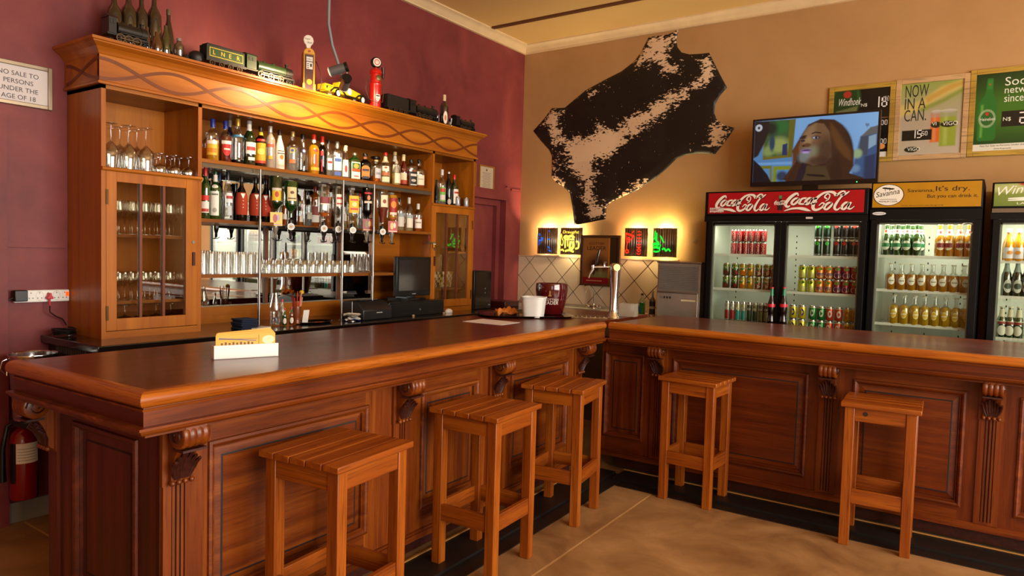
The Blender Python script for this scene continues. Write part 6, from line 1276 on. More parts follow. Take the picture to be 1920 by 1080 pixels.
proto_row(lambda k, L_: cached('t%d' % (k > 1), lambda: can('beer_can', .132, .0285, '#12301c' if k < 2 else '#17110f', [(.06, .94, .16, '#0a1a10' if k < 2 else '#3a3430'), (.66, .88, .45, '#3ad02c' if k < 2 else '#d8281c', 'e'), (.1, .14, 3.1, '#8a8a80')])), [1529.5, 1546, 1565.5, 1581, 1595, 1606], -.50, 1.587, lambda k, L_: '%s, %s in the %s of the top shelf' % (tcn[k], ORD[k], lay(L_)), 'tall beer cans', 'drinks can', 2, .132)
fn_ = [('#c8c83a', '#3a6a24', 'lemon'), ('#c8c83a', '#4a6a24', 'lime'), ('#e07a18', '#1c3a8a', 'orange'), ('#e07a18', '#1c3a8a', 'orange'), ('#8a1c3a', '#1c3a8a', 'grape'), ('#a82438', '#1c3a8a', 'strawberry'), ('#a81c24', '#e0c8b8', 'red')]
def fcan(k):
    a, b_, nm2 = fn_[k]; o = can('soda_can', .108, .0315, a, [(.12, .5, .9, '#e8e2d0', 'e'), (.64, .86, .6, b_ if k < 2 else '#5a9a2c', 'e')])
    if 2 <= k <= 5:
        m = MB(); v, f, tw, th = text_geo('Fanta', .2); R = .0335; m.add([(R*math.cos((p[0]/tw-.5)*1.7), R*math.sin((p[0]/tw-.5)*1.7), .03+p[1]/th*.030) for p in v], f); P(m, 'lettering', ink('#1a2f7a'), o, local=True)
    return o
proto_row(lambda k, L_: cached('f%d' % k, lambda: fcan(k)), [1503.5, 1520, 1536, 1552.5, 1569, 1585.5, 1602], -.50, 1.30, lambda k, L_: '%s soda can, %s along the %s of the middle shelf' % (fn_[k][2], ORD[k], lay(L_)), 'soda cans', 'drinks can', 2, .108, .15)
bn = [('#d8c020', '#24347a', 'yellow'), ('#d8c020', '#24347a', 'yellow'), ('#1f7a34', '#d8dcc8', 'green'), ('#1f7a34', '#d8dcc8', 'green'), ('#c8441c', '#e8dcd0', 'orange-red'), ('#c8441c', '#e8dcd0', 'orange-red'), ('#d8a81c', '#b85a1c', 'golden'), ('#d8a81c', '#b85a1c', 'golden')]
bz = ony(1550, 575, -.5).z-.222
proto_row(lambda k, L_: cached('b%d' % (k//2), lambda: can('mixer_can', .11, .030, bn[k][0], [(.25, .75, .5, bn[k][1], 'e' if k < 6 else 'r'), (.4, .6, .25, bn[k][0], 'e'), (.86, .9, 3.1, '#d8d4c4')])), [1489, 1506, 1526, 1542, 1558, 1575, 1592, 1607], -.50, bz, lambda k, L_: '%s mixer can, %s in the %s of the bottom visible shelf' % (bn[k][2], ORD[k], lay(L_)), 'mixer cans', 'drinks can', 2, .11, .15)
P(MB().box((2.94, -.56, bz-.012), (3.48, -.08, bz-.001)), 'shelf', M_fs, t1)
for z, x_a in ((1.30, 0),): pass
LB = {}
def bt(key, *a, **k): return cached(key, lambda: bottle_parts(*a, name='bottle', **k))
fr2 = 'yellow-header fridge'
Gb = GD('#1f4a12', .55); La = GD('#c88a18', .5); Lg = GD('#e0b41c', .45); Lg2 = GD('#d8b820', .45)
proto_row(lambda k, L_: bt('gb', 'beer', .232, .031, Gb, cap='#9a9a70', caph=.03, foil=(.70, .84, '#c8c4a8'), labels=[(.18, .48, 1.0, '#d4d8c4', 'e'), (.28, .40, .9, '#1c6a3c'), (.74, .82, .5, '#b02c24', 'e')]), [1657, 1677.5, 1696, 1714], -.50, 1.606, lambda k, L_: 'green beer bottle, %s from the side on the top shelf of the yellow-header fridge' % ORD[k], 'green beer bottles', 'bottle')
proto_row(lambda k, L_: bt('gb', 'beer', .232, .031, Gb), [1667, 1687, 1705, 1721], -.42, 1.606, lambda k, L_: 'green beer bottle in the second row behind the gap, %s' % ORD[k], 'green beer bottles behind the front row', 'bottle')
proto_row(lambda k, L_: bt('ab', 'beer', .232, .031, La, cap='#b8a060', caph=.03, foil=(.66, .84, '#dccfb4'), labels=[(.2, .5, .95, '#e0d0b0', 'e'), (.28, .42, .9, '#7a241c'), (.72, .80, .5, '#b03024', 'e')]), [1757, 1775, 1794, 1811], -.50, 1.606, lambda k, L_: 'golden cider bottle with a cream collar, %s on the top shelf' % ORD[k], 'golden bottles with cream collars', 'bottle')
proto_row(lambda k, L_: bt('cb', 'cider', .195, .036, G_clear, lmat=La, fill=.60, cap='#c8bc98', caph=.04, labels=[(.2, .5, .62, '#e2ddcc', 'e'), (.33, .37, .45, '#8a8468')]), [1669, 1688.5, 1708, 1727.5, 1747.5, 1767, 1786.5, 1806], -.50, 1.354, lambda k, L_: 'amber cider bottle with a white oval label, %s along the middle shelf' % ORD[k], 'amber cider bottles', 'bottle')
proto_row(lambda k, L_: bt('db', 'cider', .212, .035, G_clear, lmat=Lg, fill=.66, cap='#c8c0a0', caph=.04, labels=[(.2, .5, .55, '#e6d890', 'e'), (.24, .46, .48, '#d8b030', 'e'), (.33, .37, .45, '#ece4c0')]), [1678, 1697.5, 1717, 1736, 1755.5, 1775, 1795, 1812], -.50, 1.105, lambda k, L_: 'pale gold cider bottle with a printed ring, %s along the lower shelf' % ORD[k], 'pale gold cider bottles', 'bottle')
fr3 = 'green-header fridge'
proto_row(lambda k, L_: bt('oj', 'cone', .22, .036, GD('#e09a1c', .8), cap='#ece8e0', caph=.12, capr=1.3, labels=[(.08, .42, 1.1, '#e6e2ec'), (.2, .32, .5, '#d89030', 'e')]), [1886, 1905.5, 1925], -.50, 1.587, lambda k, L_: 'orange juice bottle with a white cap, %s on the top shelf, green-header fridge' % ORD[k], 'orange juice bottles', 'bottle')
proto_row(lambda k, L_: bt('kb', 'beer', .255, .030, GD('#1a2410', .75), cap='#a8a8a0', caph=.03, foil=(.66, .9, '#8a9a94'), labels=[(.1, .46, .9, '#b8bcb0', 'e'), (.2, .36, .7, '#2a3a28', 'e')]), [1886, 1906, 1925], -.50, 1.345, lambda k, L_: 'dark beer bottle with a silver label, %s on the middle shelf' % ORD[k], 'dark beer bottles', 'bottle')
proto_row(lambda k, L_: bt('wb', 'beer', .215, .030, GD('#20401a', .7), cap='#d0ccb0', caph=.04, foil=(.52, .92, '#cfc9b0'), labels=[(.08, .4, .9, '#d8d8c8', 'e'), (.44, .52, .9, '#8a2c20')]), [1882, 1898, 1914], -.50, 1.06, lambda k, L_: 'gold-foiled green beer bottle, %s on the lower shelf' % ORD[k], 'gold-foiled beer bottles', 'bottle')
# ================================================================== SCONCES, WALL PIECES, SINK
def sconce(x0, x1, label, ptn, col, wcol, pw_):
    cx, hw = (x0+x1)/2, (x1-x0)/2; z0, z1 = 1.548, 1.825; t = T('wall_sconce', label, 'wall lamp', (cx, 0, z0), 'cut-metal wall lamps above the tiles')
    n = 14; R_ = lambda a: (cx-hw*.93*math.cos(a), -.020-.038*math.sin(a)); arc = [R_(PI*k/n) for k in range(n+1)]
    m = MB()
    for k in range(n):
        (xa_, ya_), (xb_, yb_) = arc[k], arc[k+1]; m.add([(xa_, ya_, z0), (xb_, yb_, z0), (xb_, yb_, z1), (xa_, ya_, z1)], [(0, 1, 2, 3)])
    sh = P(m, 'shade', mat('sconce_steel', '#a89c8c', .38, metal=1, var=.3, scale=14), t, 60); sm_ = sh.modifiers.new('thickness', 'SOLIDIFY'); sm_.thickness = .0015
    P(MB().box((cx-.03, -.016, 1.62), (cx+.03, 0, 1.74)), 'wall_mount', M_wht, t); P(MB().lathe([(.0, 1.62), (.011, 1.625), (.012, 1.70), (.009, 1.73), (0, 1.735)], 12, (cx, -.032, 0)), 'bulb', mat('bulb_'+wcol[1:], wcol, .5, emit=wcol, estr=14), t, 60)
    def wrap(u, v): a = math.acos(max(-1, min(1, 1-2*u))); x, y = R_(a); return (x, y-.004, z0+(z1-z0)*v)
    m = MB()
    for pl in ptn:
        if isinstance(pl[0], str):
            v, f, tw, th = text_geo(pl[0], .25); _, u0, v0, w_, h_ = pl[:5]; vert = len(pl) > 5
            m.add([wrap(u0+(p[1]/th)*w_, v0+h_*(1-p[0]/tw)) if vert else wrap(u0+p[0]/tw*w_, v0+p[1]/th*h_) for p in v], f)
        else:
            q = [(a, b, .0) for a, b in pl[:-1]]; wd = pl[-1]; cc = catmull([(a, b) for a, b in pl[:-1]], 4); L_ = []; R2 = []
            for i, a in enumerate(cc):
                b = cc[min(i+1, len(cc)-1)]; c = cc[max(0, i-1)]; tx_, ty_ = b[0]-c[0], b[1]-c[1]; l = math.hypot(tx_, ty_) or 1; L_.append(wrap(a[0]-ty_/l*wd, a[1]+tx_/l*wd)); R2.append(wrap(a[0]+ty_/l*wd, a[1]-tx_/l*wd))
            k = len(L_); m.add(L_+R2, [(i, i+1, k+i+1, k+i) for i in range(k-1)])
    P(m, 'cut_out', mat('lit_'+col[1:], col, .5, emit=col, estr=2.0), sh)
    point_light('sconce_light', (cx, -.036, 1.785), pw_, tuple(C(wcol)[:3]), .012); point_light('sconce_light', (cx, -.036, 1.59), pw_*.28, tuple(C(wcol)[:3]), .012)
blue = [[(.12,.74),(.17,.78),(.22,.74),(.17,.70),(.12,.74),.012], [(.06,.62),(.10,.65),(.13,.62),(.10,.59),(.06,.62),.01], [(.12,.52),(.25,.52),.03], [(.25,.60),(.32,.60),(.32,.53),(.26,.52),.03], [(.12,.48),(.12,.30),.008], [(.16,.48),(.16,.34),.008], [(.20,.48),(.20,.34),.008], [(.60,.56),(.72,.56),.02], [(.62,.30),(.70,.2),.02], [(.66,.14),(.78,.1),.02], [(.64,.9),(.7,.84),.015]]
sconce(.240, .508, 'metal wall lamp with small blue cut-outs, closest to the corner of the room', blue, '#1450b8', '#ffdcae', 17)
yel = [('Draught', .15, .76, .75, .14), [(.08,.78),(.03,.6),(.05,.4),(.15,.34),(.2,.5),(.12,.6),(.1,.75),.02], [(.22,.60),(.3,.68),(.45,.66),(.6,.70),(.7,.62),.05], [(.30,.56),(.30,.24),.035], [(.42,.54),(.42,.3),.02], [(.55,.5),(.52,.3),(.58,.2),(.68,.3),(.66,.5),.05], [(.78,.5),(.88,.46),(.88,.26),(.76,.22),.03], [(.05,.14),(.15,.18),(.25,.12),.03], [(.3,.12),(.5,.16),(.7,.10),.035], [(.25,.58),(.7,.56),.03]]
sconce(.528, .808, 'metal wall lamp with a yellow beer mug cut-out and lettering', yel, '#f0d850', '#ffe6a6', 19)
red = [[(.06,.82),(.3,.78),(.48,.72),.018], [(.06,.82),(.12,.55),(.16,.46),.018], [(.48,.72),(.3,.56),(.16,.46),.018], [(.06,.79),(.45,.70),.012], [(.16,.46),(.14,.30),(.13,.2),.018], [(.05,.2),(.14,.12),(.24,.14),(.2,.22),(.13,.22),.02], [(.38,.82),(.46,.9),.018], [(.17,.62),(.22,.66),(.26,.62),(.22,.58),(.17,.62),.03], [(.62,.86),(.70,.88),(.78,.85),.012], [(.62,.75),(.78,.77),.02], [(.63,.64),(.77,.64),.025], [(.62,.54),(.78,.54),.025], [(.62,.44),(.70,.40),(.78,.44),.022], [(.62,.34),(.70,.30),(.78,.34),.02], [(.62,.22),(.70,.26),(.78,.22),(.70,.17),(.62,.22),.012], [(.62,.12),(.70,.07),(.78,.12),.012]]
sconce(1.272, 1.530, 'metal wall lamp with a red cocktail glass cut-out', red, '#f02a14', '#ffcf96', 17)
grn = [[(.1,.88),(.16,.88),.03], [(.12,.86),(.12,.7),(.2,.58),(.2,.84),.03], [(.06,.6),(.12,.66),(.2,.56),(.3,.5),.03], [(.04,.4),(.12,.46),(.24,.44),(.34,.46),.05], [(.06,.32),(.2,.34),(.34,.3),.045], [(.4,.44),(.36,.3),(.38,.2),.02], [(.36,.74),(.42,.66),(.48,.56),(.54,.5),.025], [(.46,.26),(.55,.3),(.62,.22),(.72,.28),(.8,.2),.03], [(.06,.2),(.2,.18),(.34,.2),.03]]
sconce(1.570, 1.832, 'metal wall lamp with green cut-outs, beside the ice machine', grn, '#12c02c', '#ffe9a0', 19)
P(MB().box((.22, -.03, 1.528), (.53, 0, 1.54)), 'lamp_ledge', mat('tile_edging', '#c8a888', .4), WB)
# framed whisky mirror
t = T('framed_mirror', 'dark-framed whisky advertising mirror between the wall lamps', 'framed mirror', (1.015, 0, 1.25)); a0, a1, b0, b1 = .795, 1.238, 1.235, 1.752
frame(t, a0, a1, b0, b1, .026, .026, mat('dark_frame', '#4a2a14', .35, coat=.3), y=-.0165)
cv = CV(90, 110, '#96602c'); cv.grad(.3, 1, '#5a3418', 'y', .7); cv.ell(.42, .62, .28, .20, '#3a200e', .9); cv.ell(.5, .82, .3, .08, '#6a6a3c', .8); cv.box(0, .87, .76, 1, '#7a1014'); cv.box(.74, 0, .78, .88, '#b8742c'); cv.box(.78, 0, 1, 1, '#3a2412'); cv.ell(.32, .66, .05, .16, '#3a1c0c', .3); cv.ell(.52, .70, .06, .12, '#8a7a50', .5, 0, .5)
pr = cv.plane('print', (a0+.026, -.030, b1-.026), (a1-.026, -.030, b1-.026), (a0+.026, -.030, b0+.026), vcol('glossy_print', .55, 0, .25), t); pr.location = -t.location
m = MB(); text_into(m, 'SCOTTISH', (a0+.09, -.0308, 1.655), X_, Z_, w=.17, h=.024); text_into(m, 'LEADER', (a0+.07, -.0308, 1.60), X_, Z_, w=.215, h=.04); P(m, 'lettering', ink('#2a1206'), t)
m = MB(); [rect(m, (0, -.0308, 0), X_, Z_, a0+.07+k*.02, 1.285, a0+.084+k*.02, 1.293) for k in range(9)]; P(m, 'small_print', ink('#c8a07a'), t)
P(MB().tube([(1.0, -.004, 1.752), (1.015, -.004, 1.80), (1.03, -.004, 1.752)], .001, 4), 'hanging_wire', M_blk, t)
# hook on the wall
hk = ony(1303, 452, 0); t = T('wall_hook', 'small white metal hook on the beige wall beside the fridge', 'hook', (hk.x, 0, hk.z))
P(MB().box((-.016, -.004, -.02), (.016, 0, .02)), 'plate', mat('pale_plate', '#b89a78', .5), t, local=True, bevel=.003)
P(MB().tube([(-.02, -.006, -.012), (-.008, -.022, -.02), (0, -.006, .01), (.008, -.022, -.02), (.02, -.006, -.012)], .003, 6), 'prong', mat('pale_plate', '#b89a78', .5), t, 50, local=True)
# ---- sink run under the tiles
sk = T('sink_unit', 'stainless steel sink unit under the diamond tiles', 'sink', (.9, -.3, 0)); M_ss = mat('stainless', '#c4bcb0', .42, metal=.85, var=.08, scale=12)
P(MB().box((.03, -.60, 0), (1.84, -.035, .96)), 'cupboard', mat('sink_cupboard', '#5a4634', .5), sk)
hx_ = (.62, 1.12); hy_ = (-.50, -.16)
m = MB().box((.56-.52, -.615, .99), (hx_[0], -.034, 1.005)).box((hx_[1], -.615, .99), (1.52, -.034, 1.005)).box((hx_[0], -.615, .99), (hx_[1], hy_[0], 1.005)).box((hx_[0], hy_[1], .99), (hx_[1], -.034, 1.005)).box((.04, -.615, .96), (1.52, -.605, 1.0)).box((.04, -.044, 1.0), (1.52, -.034, 1.035)).tube([(.04, -.61, 1.004), (1.52, -.61, 1.004)], .008, 8)
P(m, 'sink_top', M_ss, sk, 40)
m = MB().box((hx_[0]-.003, hy_[0]-.003, .961), (hx_[1]+.003, hy_[1]+.003, .963)).box((hx_[0]-.003, hy_[0]-.003, .963), (hx_[0], hy_[1], .99)).box((hx_[1], hy_[0], .963), (hx_[1]+.003, hy_[1], .99)).box((hx_[0], hy_[1], .963), (hx_[1], hy_[1]+.003, .99)); P(m, 'basin', M_ss, sk)
P(MB().box((1.52, -.60, .962), (1.84, -.035, 1.0)), 'worktop', mat('brown_worktop', '#7a5a38', .35), sk)
tp = ony(1113, 574, -.085); t = T('kitchen_tap', 'chrome swan-neck mixer tap over the sink', 'tap', (tp.x, -.085, 1.005)); tx = tp.x
P(MB().lathe([(.024, 1.0055), (.022, 1.02), (.014, 1.03), (.012, 1.06)], 14, (tx, -.085, 0)).box((tx-.045, -.097, 1.02), (tx+.045, -.073, 1.042)), 'tap_base', M_chr, t, 40, bevel=.003)
sp0 = ony(1098, 548, -.25); zt_ = ony(1104, 536, -.18).z
P(MB().tube([(tx, -.085, 1.05), (tx, -.085, zt_-.08), (tx-.008, -.10, zt_-.03), (tx-.03, -.14, zt_+.0), (tx-.06, -.19, zt_-.005), (sp0.x+.01, -.235, zt_-.035), (sp0.x, -.25, sp0.z)], .0085, 10), 'spout', M_chr, t, 60)
for s_ in (-1, 1): P(MB().lathe([(.010, 0), (.020, .012), (.020, .03), (.010, .036)], 10, (tx+s_*.045, -.085, 1.031), M=Matrix(((0, 0, s_), (1, 0, 0), (0, 1, 0)))), 'tap_handle', M_chr, t, 40)
b = ony(1204, 560, -.25)
o = bottle_parts('std', .20, .032, GD('#d8e4d8', .2), GD('#1ca03c', .7), .55, cap='#1c2230', caph=.09, labels=[(.12, .4, .5, '#1c6a9a', 'r', -.7)], name='detergent_bottle'); o.location = (b.x, -.25, 1.0005); o.rotation_euler = (0, 0, -1.2); tag(o, 'clear bottle of green washing-up liquid beside the sink', 'bottle')
b = ony(1220, 578, -.22); t = P(MB().lathe([(.026, 0), (.022, .006), (.008, .04), (.004, .075)], 14, cap=False), 'funnel', mat('blue_plastic', '#7a8ab0', .4), None, 50); t.location = (b.x, -.22, 1.0005); tag(t, 'small blue plastic funnel beside the green washing-up bottle', 'funnel')
o = bottle_parts('std', .235, .028, GD('#4a2a14', .7), cap='#c8a888', caph=.1, labels=[(.1, .6, 1.2, '#1c1a20'), (.3, .4, 1.0, '#b8a890')], name='cleaner_bottle'); b = ony(1231, 560, -.3); o.location = (b.x-.012, -.36, 1.0005); o.rotation_euler = (0, 0, -1.3); tag(o, 'brown cleaner bottle with a black label against the ice machine', 'bottle')
m = MB(); b = ony(1222, 589, -.5)
for k in range(7): a = k*.9; m.tube([(.015*math.cos(a), .015*math.sin(a), .004), (.02*math.cos(a+1), .02*math.sin(a+1), .016+.002*k), (.008*math.cos(a+2), .01*math.sin(a+2), .024)], .006, 5)
o = P(m, 'scouring_cloth', mat('cloth_mixed', '#a8845a', .9, var=.4, scale=60), None, 60); o.location = (b.x, -.50, 1.0005); tag(o, 'crumpled brown scouring cloth by the ice machine', 'cloth')
# ---- ice machine
im = T('ice_machine', 'stainless steel ice machine with a dark louvred top panel', 'ice machine', (2.07, -.3, 0)); i0, i1, iy = 1.862, 2.284, -.56
P(MB().box((i0, iy+.02, .04), (i1-.03, -.02, 1.50)), 'housing', M_ss, im, bevel=.003); P(MB().box((i0-.004, iy, 1.497), (i1-.02, -.02, 1.512)), 'lid', M_chr2, im, bevel=.004)
P(MB().box((i0+.02, iy+.004, 1.262), (i1-.05, iy+.02, 1.485)), 'grille_panel', mat('grille_grey', '#7a726a', .5, metal=.2), im)
m = MB()
for k in range(13):
    z = 1.275+k*.0158; m.hexa([(i0+.03, iy-.004, z), (i1-.06, iy-.004, z), (i1-.06, iy+.006, z+.006), (i0+.03, iy+.006, z+.006), (i0+.03, iy-.004, z+.0015), (i1-.06, iy-.004, z+.0015), (i1-.06, iy+.006, z+.0075), (i0+.03, iy+.006, z+.0075)])
lv = P(m, 'louvre', mat('grille_grey', '#7a726a', .5, metal=.2), im)
P(MB().box((i0+.01, iy, .50), (i1-.04, iy+.02, 1.245)), 'door', M_ss, im, bevel=.004); P(MB().box((i0+.01, iy-.010, 1.236), (i1-.04, iy+.0, 1.252)), 'door_grip', M_chr2, im, bevel=.002)
m = MB(); text_into(m, 'CE', (i0+.035, iy-.001, 1.19), X_, Z_, h=.016)
for k in range(3): rect(m, (0, iy-.001, 0), X_, Z_, i0+.07+k*.026, 1.188, i0+.088+k*.026, 1.206)
P(m, 'symbols', ink('#2a2622'), im); m = MB(); rect(m, (0, iy-.0012, 0), X_, Z_, i1-.19, 1.172, i1-.06, 1.186); P(m, 'name_plate', ink('#d8c49a'), im)
P(MB().box((i1-.029, -.50, .04), (i1-.004, -.02, 1.50)), 'side_panel', mat('dark_side', '#2a1c14', .5), im)
# ================================================================== ON THE BAR
zb = ZB+.0004
# brochure holder
a, b_, c = onz(401, 675, ZB), onz(522, 668, ZB), onz(395, 670, ZB); ux = (b_-a).normalized(); uy = Vector((-ux.y, ux.x, 0)); wl_ = (b_-a).length; th_ = math.atan2(ux.y, ux.x)
hz = (ony(522, 643, b_.y).z-ZB)
t = T('brochure_holder', 'white acrylic holder with yellow cards on the bar top', 'card holder', (*a.xy, zb), rz=th_)
dp = .055; m = MB().box((0, 0, 0), (wl_, .004, hz)).box((0, 0, 0), (wl_, dp, .004)).box((0, dp-.004, 0), (wl_, dp, hz*.9)).box((0, .004, .004), (.004, dp-.004, hz*.95)); P(m, 'tray', M_wht, t, local=True, bevel=.001)
M_yc = mat('brochure_yellow', '#dca60c', .4, var=.05)
for k in range(6):
    tl = -.05+.04*(k > 2); m = MB(); x0_, x1_ = .008+.003*k, wl_-.012-.002*k; zt_ = hz+.044+.004*(k%3)
    pts = [(x0_, .008+k*.0065, .006), (x1_, .008+k*.0065, .006), (x1_-.0, .008+k*.0065, zt_+(.010 if k > 2 else 0)), (x0_, .008+k*.0065, zt_-.004)]
    m.prism(pts, (0, .0012, 0)); cdo = P(m, 'card', M_yc, None, local=False); cdo.parent = None
    cdo.location = (a.x, a.y, zb); cdo.rotation_euler = (-.0, 0, th_); tag(cdo, 'yellow illustrated card standing in the white holder, %s from the front' % ORD[k], 'card', 'yellow cards in the white holder')
    if k == 0:
        m = MB(); O = (x0_, .0076, hz*.9); ax_ = Vector((1, 0, 0)); rect(m, O, ax_, Z_, .012, .028, .165, .030, 0); rect(m, O, ax_, Z_, .17, .0, .172, .044, 0)
        m.add([Vector(O)+Vector(p) for p in ((.012, 0, .036), (.16, 0, .022), (.16, 0, .018), (.012, 0, .03))], [(0, 1, 2, 3)], 1)
        for q in range(9): rect(m, O, ax_, Z_, .02+q*.015, .002, .028+q*.015, .014+.003*(q%2), 2)
        ellip(m, O, ax_, Z_, .21, .022, .026, .018, 3); m2_ = P(m, 'print', [ink('#8a5a1c'), ink('#7a6a80'), ink('#6a3a18'), ink('#e8d8b0')], cdo, local=True)
# sheet of paper
q = [onz(*p, ZB) for p in ((867, 603), (940, 610), (975, 605), (905, 598))]
o = P(MB().prism([(p.x, p.y, zb) for p in q], (0, 0, .0012)), 'paper_sheet', mat('paper_lilac', '#f4f0f6', .5, var=.01)); tag(o, 'white sheets of paper lying on the bar top in front of the tray', 'paper')
# tray with cloth, cup and ice bucket
cu_, bk = onz(1000, 596, ZB), onz(1033, 590, ZB)
tc_ = (onz(905, 592, ZB)+onz(1058, 593, ZB))/2; tc_ = Vector((1.44, -2.02, 0))
t = T('serving_tray', 'black oval-cornered tray holding a cup, a cloth and an ice bucket', 'tray', (tc_.x, tc_.y, zb), rz=.78)
m = MB(); pr = [(.96, .0), (1, .0), (1.06, .014), (1.08, .016), (1.06, .0165), (.98, .003), (0, .003)]
m.lathe([(.33*r, z) for r, z in pr], 48, pw=4.5, sx=1, sy=.70); P(m, 'tray_body', M_blk2, t, 40, local=True)
tz = zb+.0045
hc = ony(1000, 556, cu_.y).z-tz
t = T('plastic_tub', 'tall white square-sided cup on the black tray', 'cup', (cu_.x, cu_.y, tz), rz=.3); Rc = 21*(cu_-CAM).dot(FW)/FPX
P(MB().lathe([(0, 0), (Rc*.80, 0), (Rc*.86, .004), (Rc*1.02, hc-.012), (Rc*1.08, hc-.010), (Rc*1.09, hc), (Rc*1.02, hc), (Rc*.96, hc-.02), (Rc*.78, .008), (0, .008)], 28, pw=4), 'cup_body', M_wht, t, 40, local=True); P(MB().lathe([(0, hc*.86), (Rc*.93, hc*.86)], 28, pw=4), 'drink', mat('dark_fill', '#2a100a', .3), t, local=True)
bz_ = ony(1033, 531, bk.y).z; Rb = 30*(bk-CAM).dot(FW)/FPX; hb = bz_-tz
t = T('ice_bucket', 'burgundy whisky ice bucket with white lettering on the black tray', 'ice bucket', (bk.x, bk.y, tz))
P(MB().lathe([(0, 0), (Rb*.66, 0), (Rb*.72, .006), (Rb*.9, hb*.4), (Rb, hb*.78), (Rb*.99, hb*.96), (Rb*.97, hb), (Rb*.90, hb), (Rb*.92, hb*.8), (Rb*.6, .01), (0, .01)], 32), 'bucket_body', mat('burgundy', '#4e080c', .12, coat=.8, var=.02), t, 50, local=True)
m = MB(); fd = math.atan2(CAM.y-bk.y, CAM.x-bk.x)
def wrapb(m, tx_, w_, zc_, h_, off=0, mi=0):
    v, f, tw, th = text_geo(tx_); r0 = lambda z: (Rb*(.9+(z/hb-.4)/.38*.1) if z < hb*.78 else Rb)+.0008
    m.add([((r0(zc_+p[1]/th*h_))*math.cos(fd+off+(p[0]/tw-.5)*w_/Rb), (r0(zc_+p[1]/th*h_))*math.sin(fd+off+(p[0]/tw-.5)*w_/Rb), zc_+p[1]/th*h_) for p in v], f, mi)
wrapb(m, 'SCOTTISH', .13, hb*.46, .017, -.05); wrapb(m, 'LEADER', .135, hb*.34, .026, -.05); P(m, 'lettering', ink('#e4dccc'), t, local=True)
m = MB()
for dz_, w_, h_ in ((.62, .012, .035), (.60, .022, .012), (.70, .006, .02)): wrapb(m, 'I', w_, hb*dz_, h_, -.1)
P(m, 'stag_emblem', ink('#a07830'), t, local=True)
cl = onz(950, 589, ZB+.005); m = MB(); n = 14; g_ = []
for i in range(n):
    for j in range(n):
        u, v = i/(n-1)*2-1, j/(n-1)*2-1; g_.append((u*.085, v*.055, max(0, .026*(1-u*u*.8)*(1-v*v*.9)+.016*math.sin(5*u+2*v)+.013*math.cos(7*v-4*u)+.008)))
m.add(g_, [(i*n+j, (i+1)*n+j, (i+1)*n+j+1, i*n+j+1) for i in range(n-1) for j in range(n-1)]); o = P(m, 'cleaning_cloth', mat('orange_cloth', '#e08a3c', .9, bump=.4, scale=90), None, 80); o.location = (cl.x, cl.y, tz+.002); o.rotation_euler = (0, 0, .9); sm_ = o.modifiers.new('thickness', 'SOLIDIFY'); sm_.thickness = .004; sm_.offset = 1; tag(o, 'crumpled orange cleaning cloth on the black tray', 'cloth')
# beer tap tower, drip tray, clear box
tb = onz(1150, 596, ZB); zt_ = ony(1150, 494, tb.y).z; H = zt_-ZB
t = T('beer_tap', 'chrome beer tap tower at the corner of the bar', 'beer tap', (tb.x, tb.y, zb), rz=0)
P(MB().lathe([(.0, 0), (.052, 0), (.050, .008), (.036, .03), (.031, .07), (.031, H*.4), (.040, H*.84), (.045, H*.92), (.042, H*.97), (.028, H*1.0), (0, H*1.01)], 24), 'tower', M_chr, t, 50, local=True)
ua = (ony(1105, 500, tb.y)-ony(1150, 497, tb.y)); la = Vector((-.84, -.55, 0)); La_ = .165
P(MB().tube([(0, 0, H*.93), la*.06+Vector((0, 0, H*.93)), la*La_+Vector((0, 0, H*.92))], [.013, .009, .011], 12), 'faucet_arm', M_chr, t, 50, local=True)
P(MB().tube([la*La_+Vector((0, 0, H*.96)), la*La_+Vector((0, 0, H*.88)), la*(La_+.02)+Vector((0, 0, H*.80)), la*(La_+.03)+Vector((0, 0, H*.72))], [.012, .012, .008, .006], 12), 'spout', M_chr, t, 50, local=True)
P(MB().tube([la*(La_-.02)+Vector((0, 0, H*.97)), la*(La_-.03)+Vector((0, 0, H*1.06)), la*(La_-.045)+Vector((0, 0, H*1.24))], [.006, .012, .009], 10), 'tap_handle', M_blk2, t, 50, local=True)
P(MB().tube([la*.08+Vector((0, 0, H*.94)), la*.08+Vector((0, 0, H*1.0)), la*.075+Vector((0, 0, H*1.03))], [.008, .006, .012], 8), 'flow_knob', M_chr, t, 50, local=True)
cd = (CAM-Vector((tb.x, tb.y, 1.3))); cd.z = 0; cd.normalize(); sdv = Vector((-cd.y, cd.x, 0)); P(MB().tube([Vector((0, 0, H*.93))+sdv*.012+cd*.038, Vector((0, 0, H*.93))+sdv*.014+cd*.048], .026, 20), 'medallion', mat('medallion_gold', '#c8a870', .3, metal=.4), t, 40, local=True)
d0 = onz(1062, 594, ZB); t = T('drip_tray', 'mottled metal drip tray on the bar behind the beer tap', 'drip tray', (1.86, -1.72, zb)); ang = .62
m = MB(); m.box((-.17, -.085, 0), (.10, .10, .008)); o = P(m, 'tray_plate', mat('mottled_stone', '#8a6a44', .35, metal=.3, var=.5, scale=40), t, local=True, bevel=.003); o.rotation_euler = (0, 0, ang)
m = MB()
for k in range(8): m.tube([(-.155+k*.033, -.07, .010), (-.155+k*.033, .085, .010)], .003, 5)
o2 = P(m, 'tray_grid', M_chr2, t, 50, local=True); o2.rotation_euler = (0, 0, ang)
ab = onz(1178, 593, ZB); hb2 = ony(1178, 569, ab.y).z-ZB
t = T('acrylic_box', 'small frosted acrylic box standing behind the beer tap', 'box', (ab.x, ab.y, zb), rz=.1); wv = .062
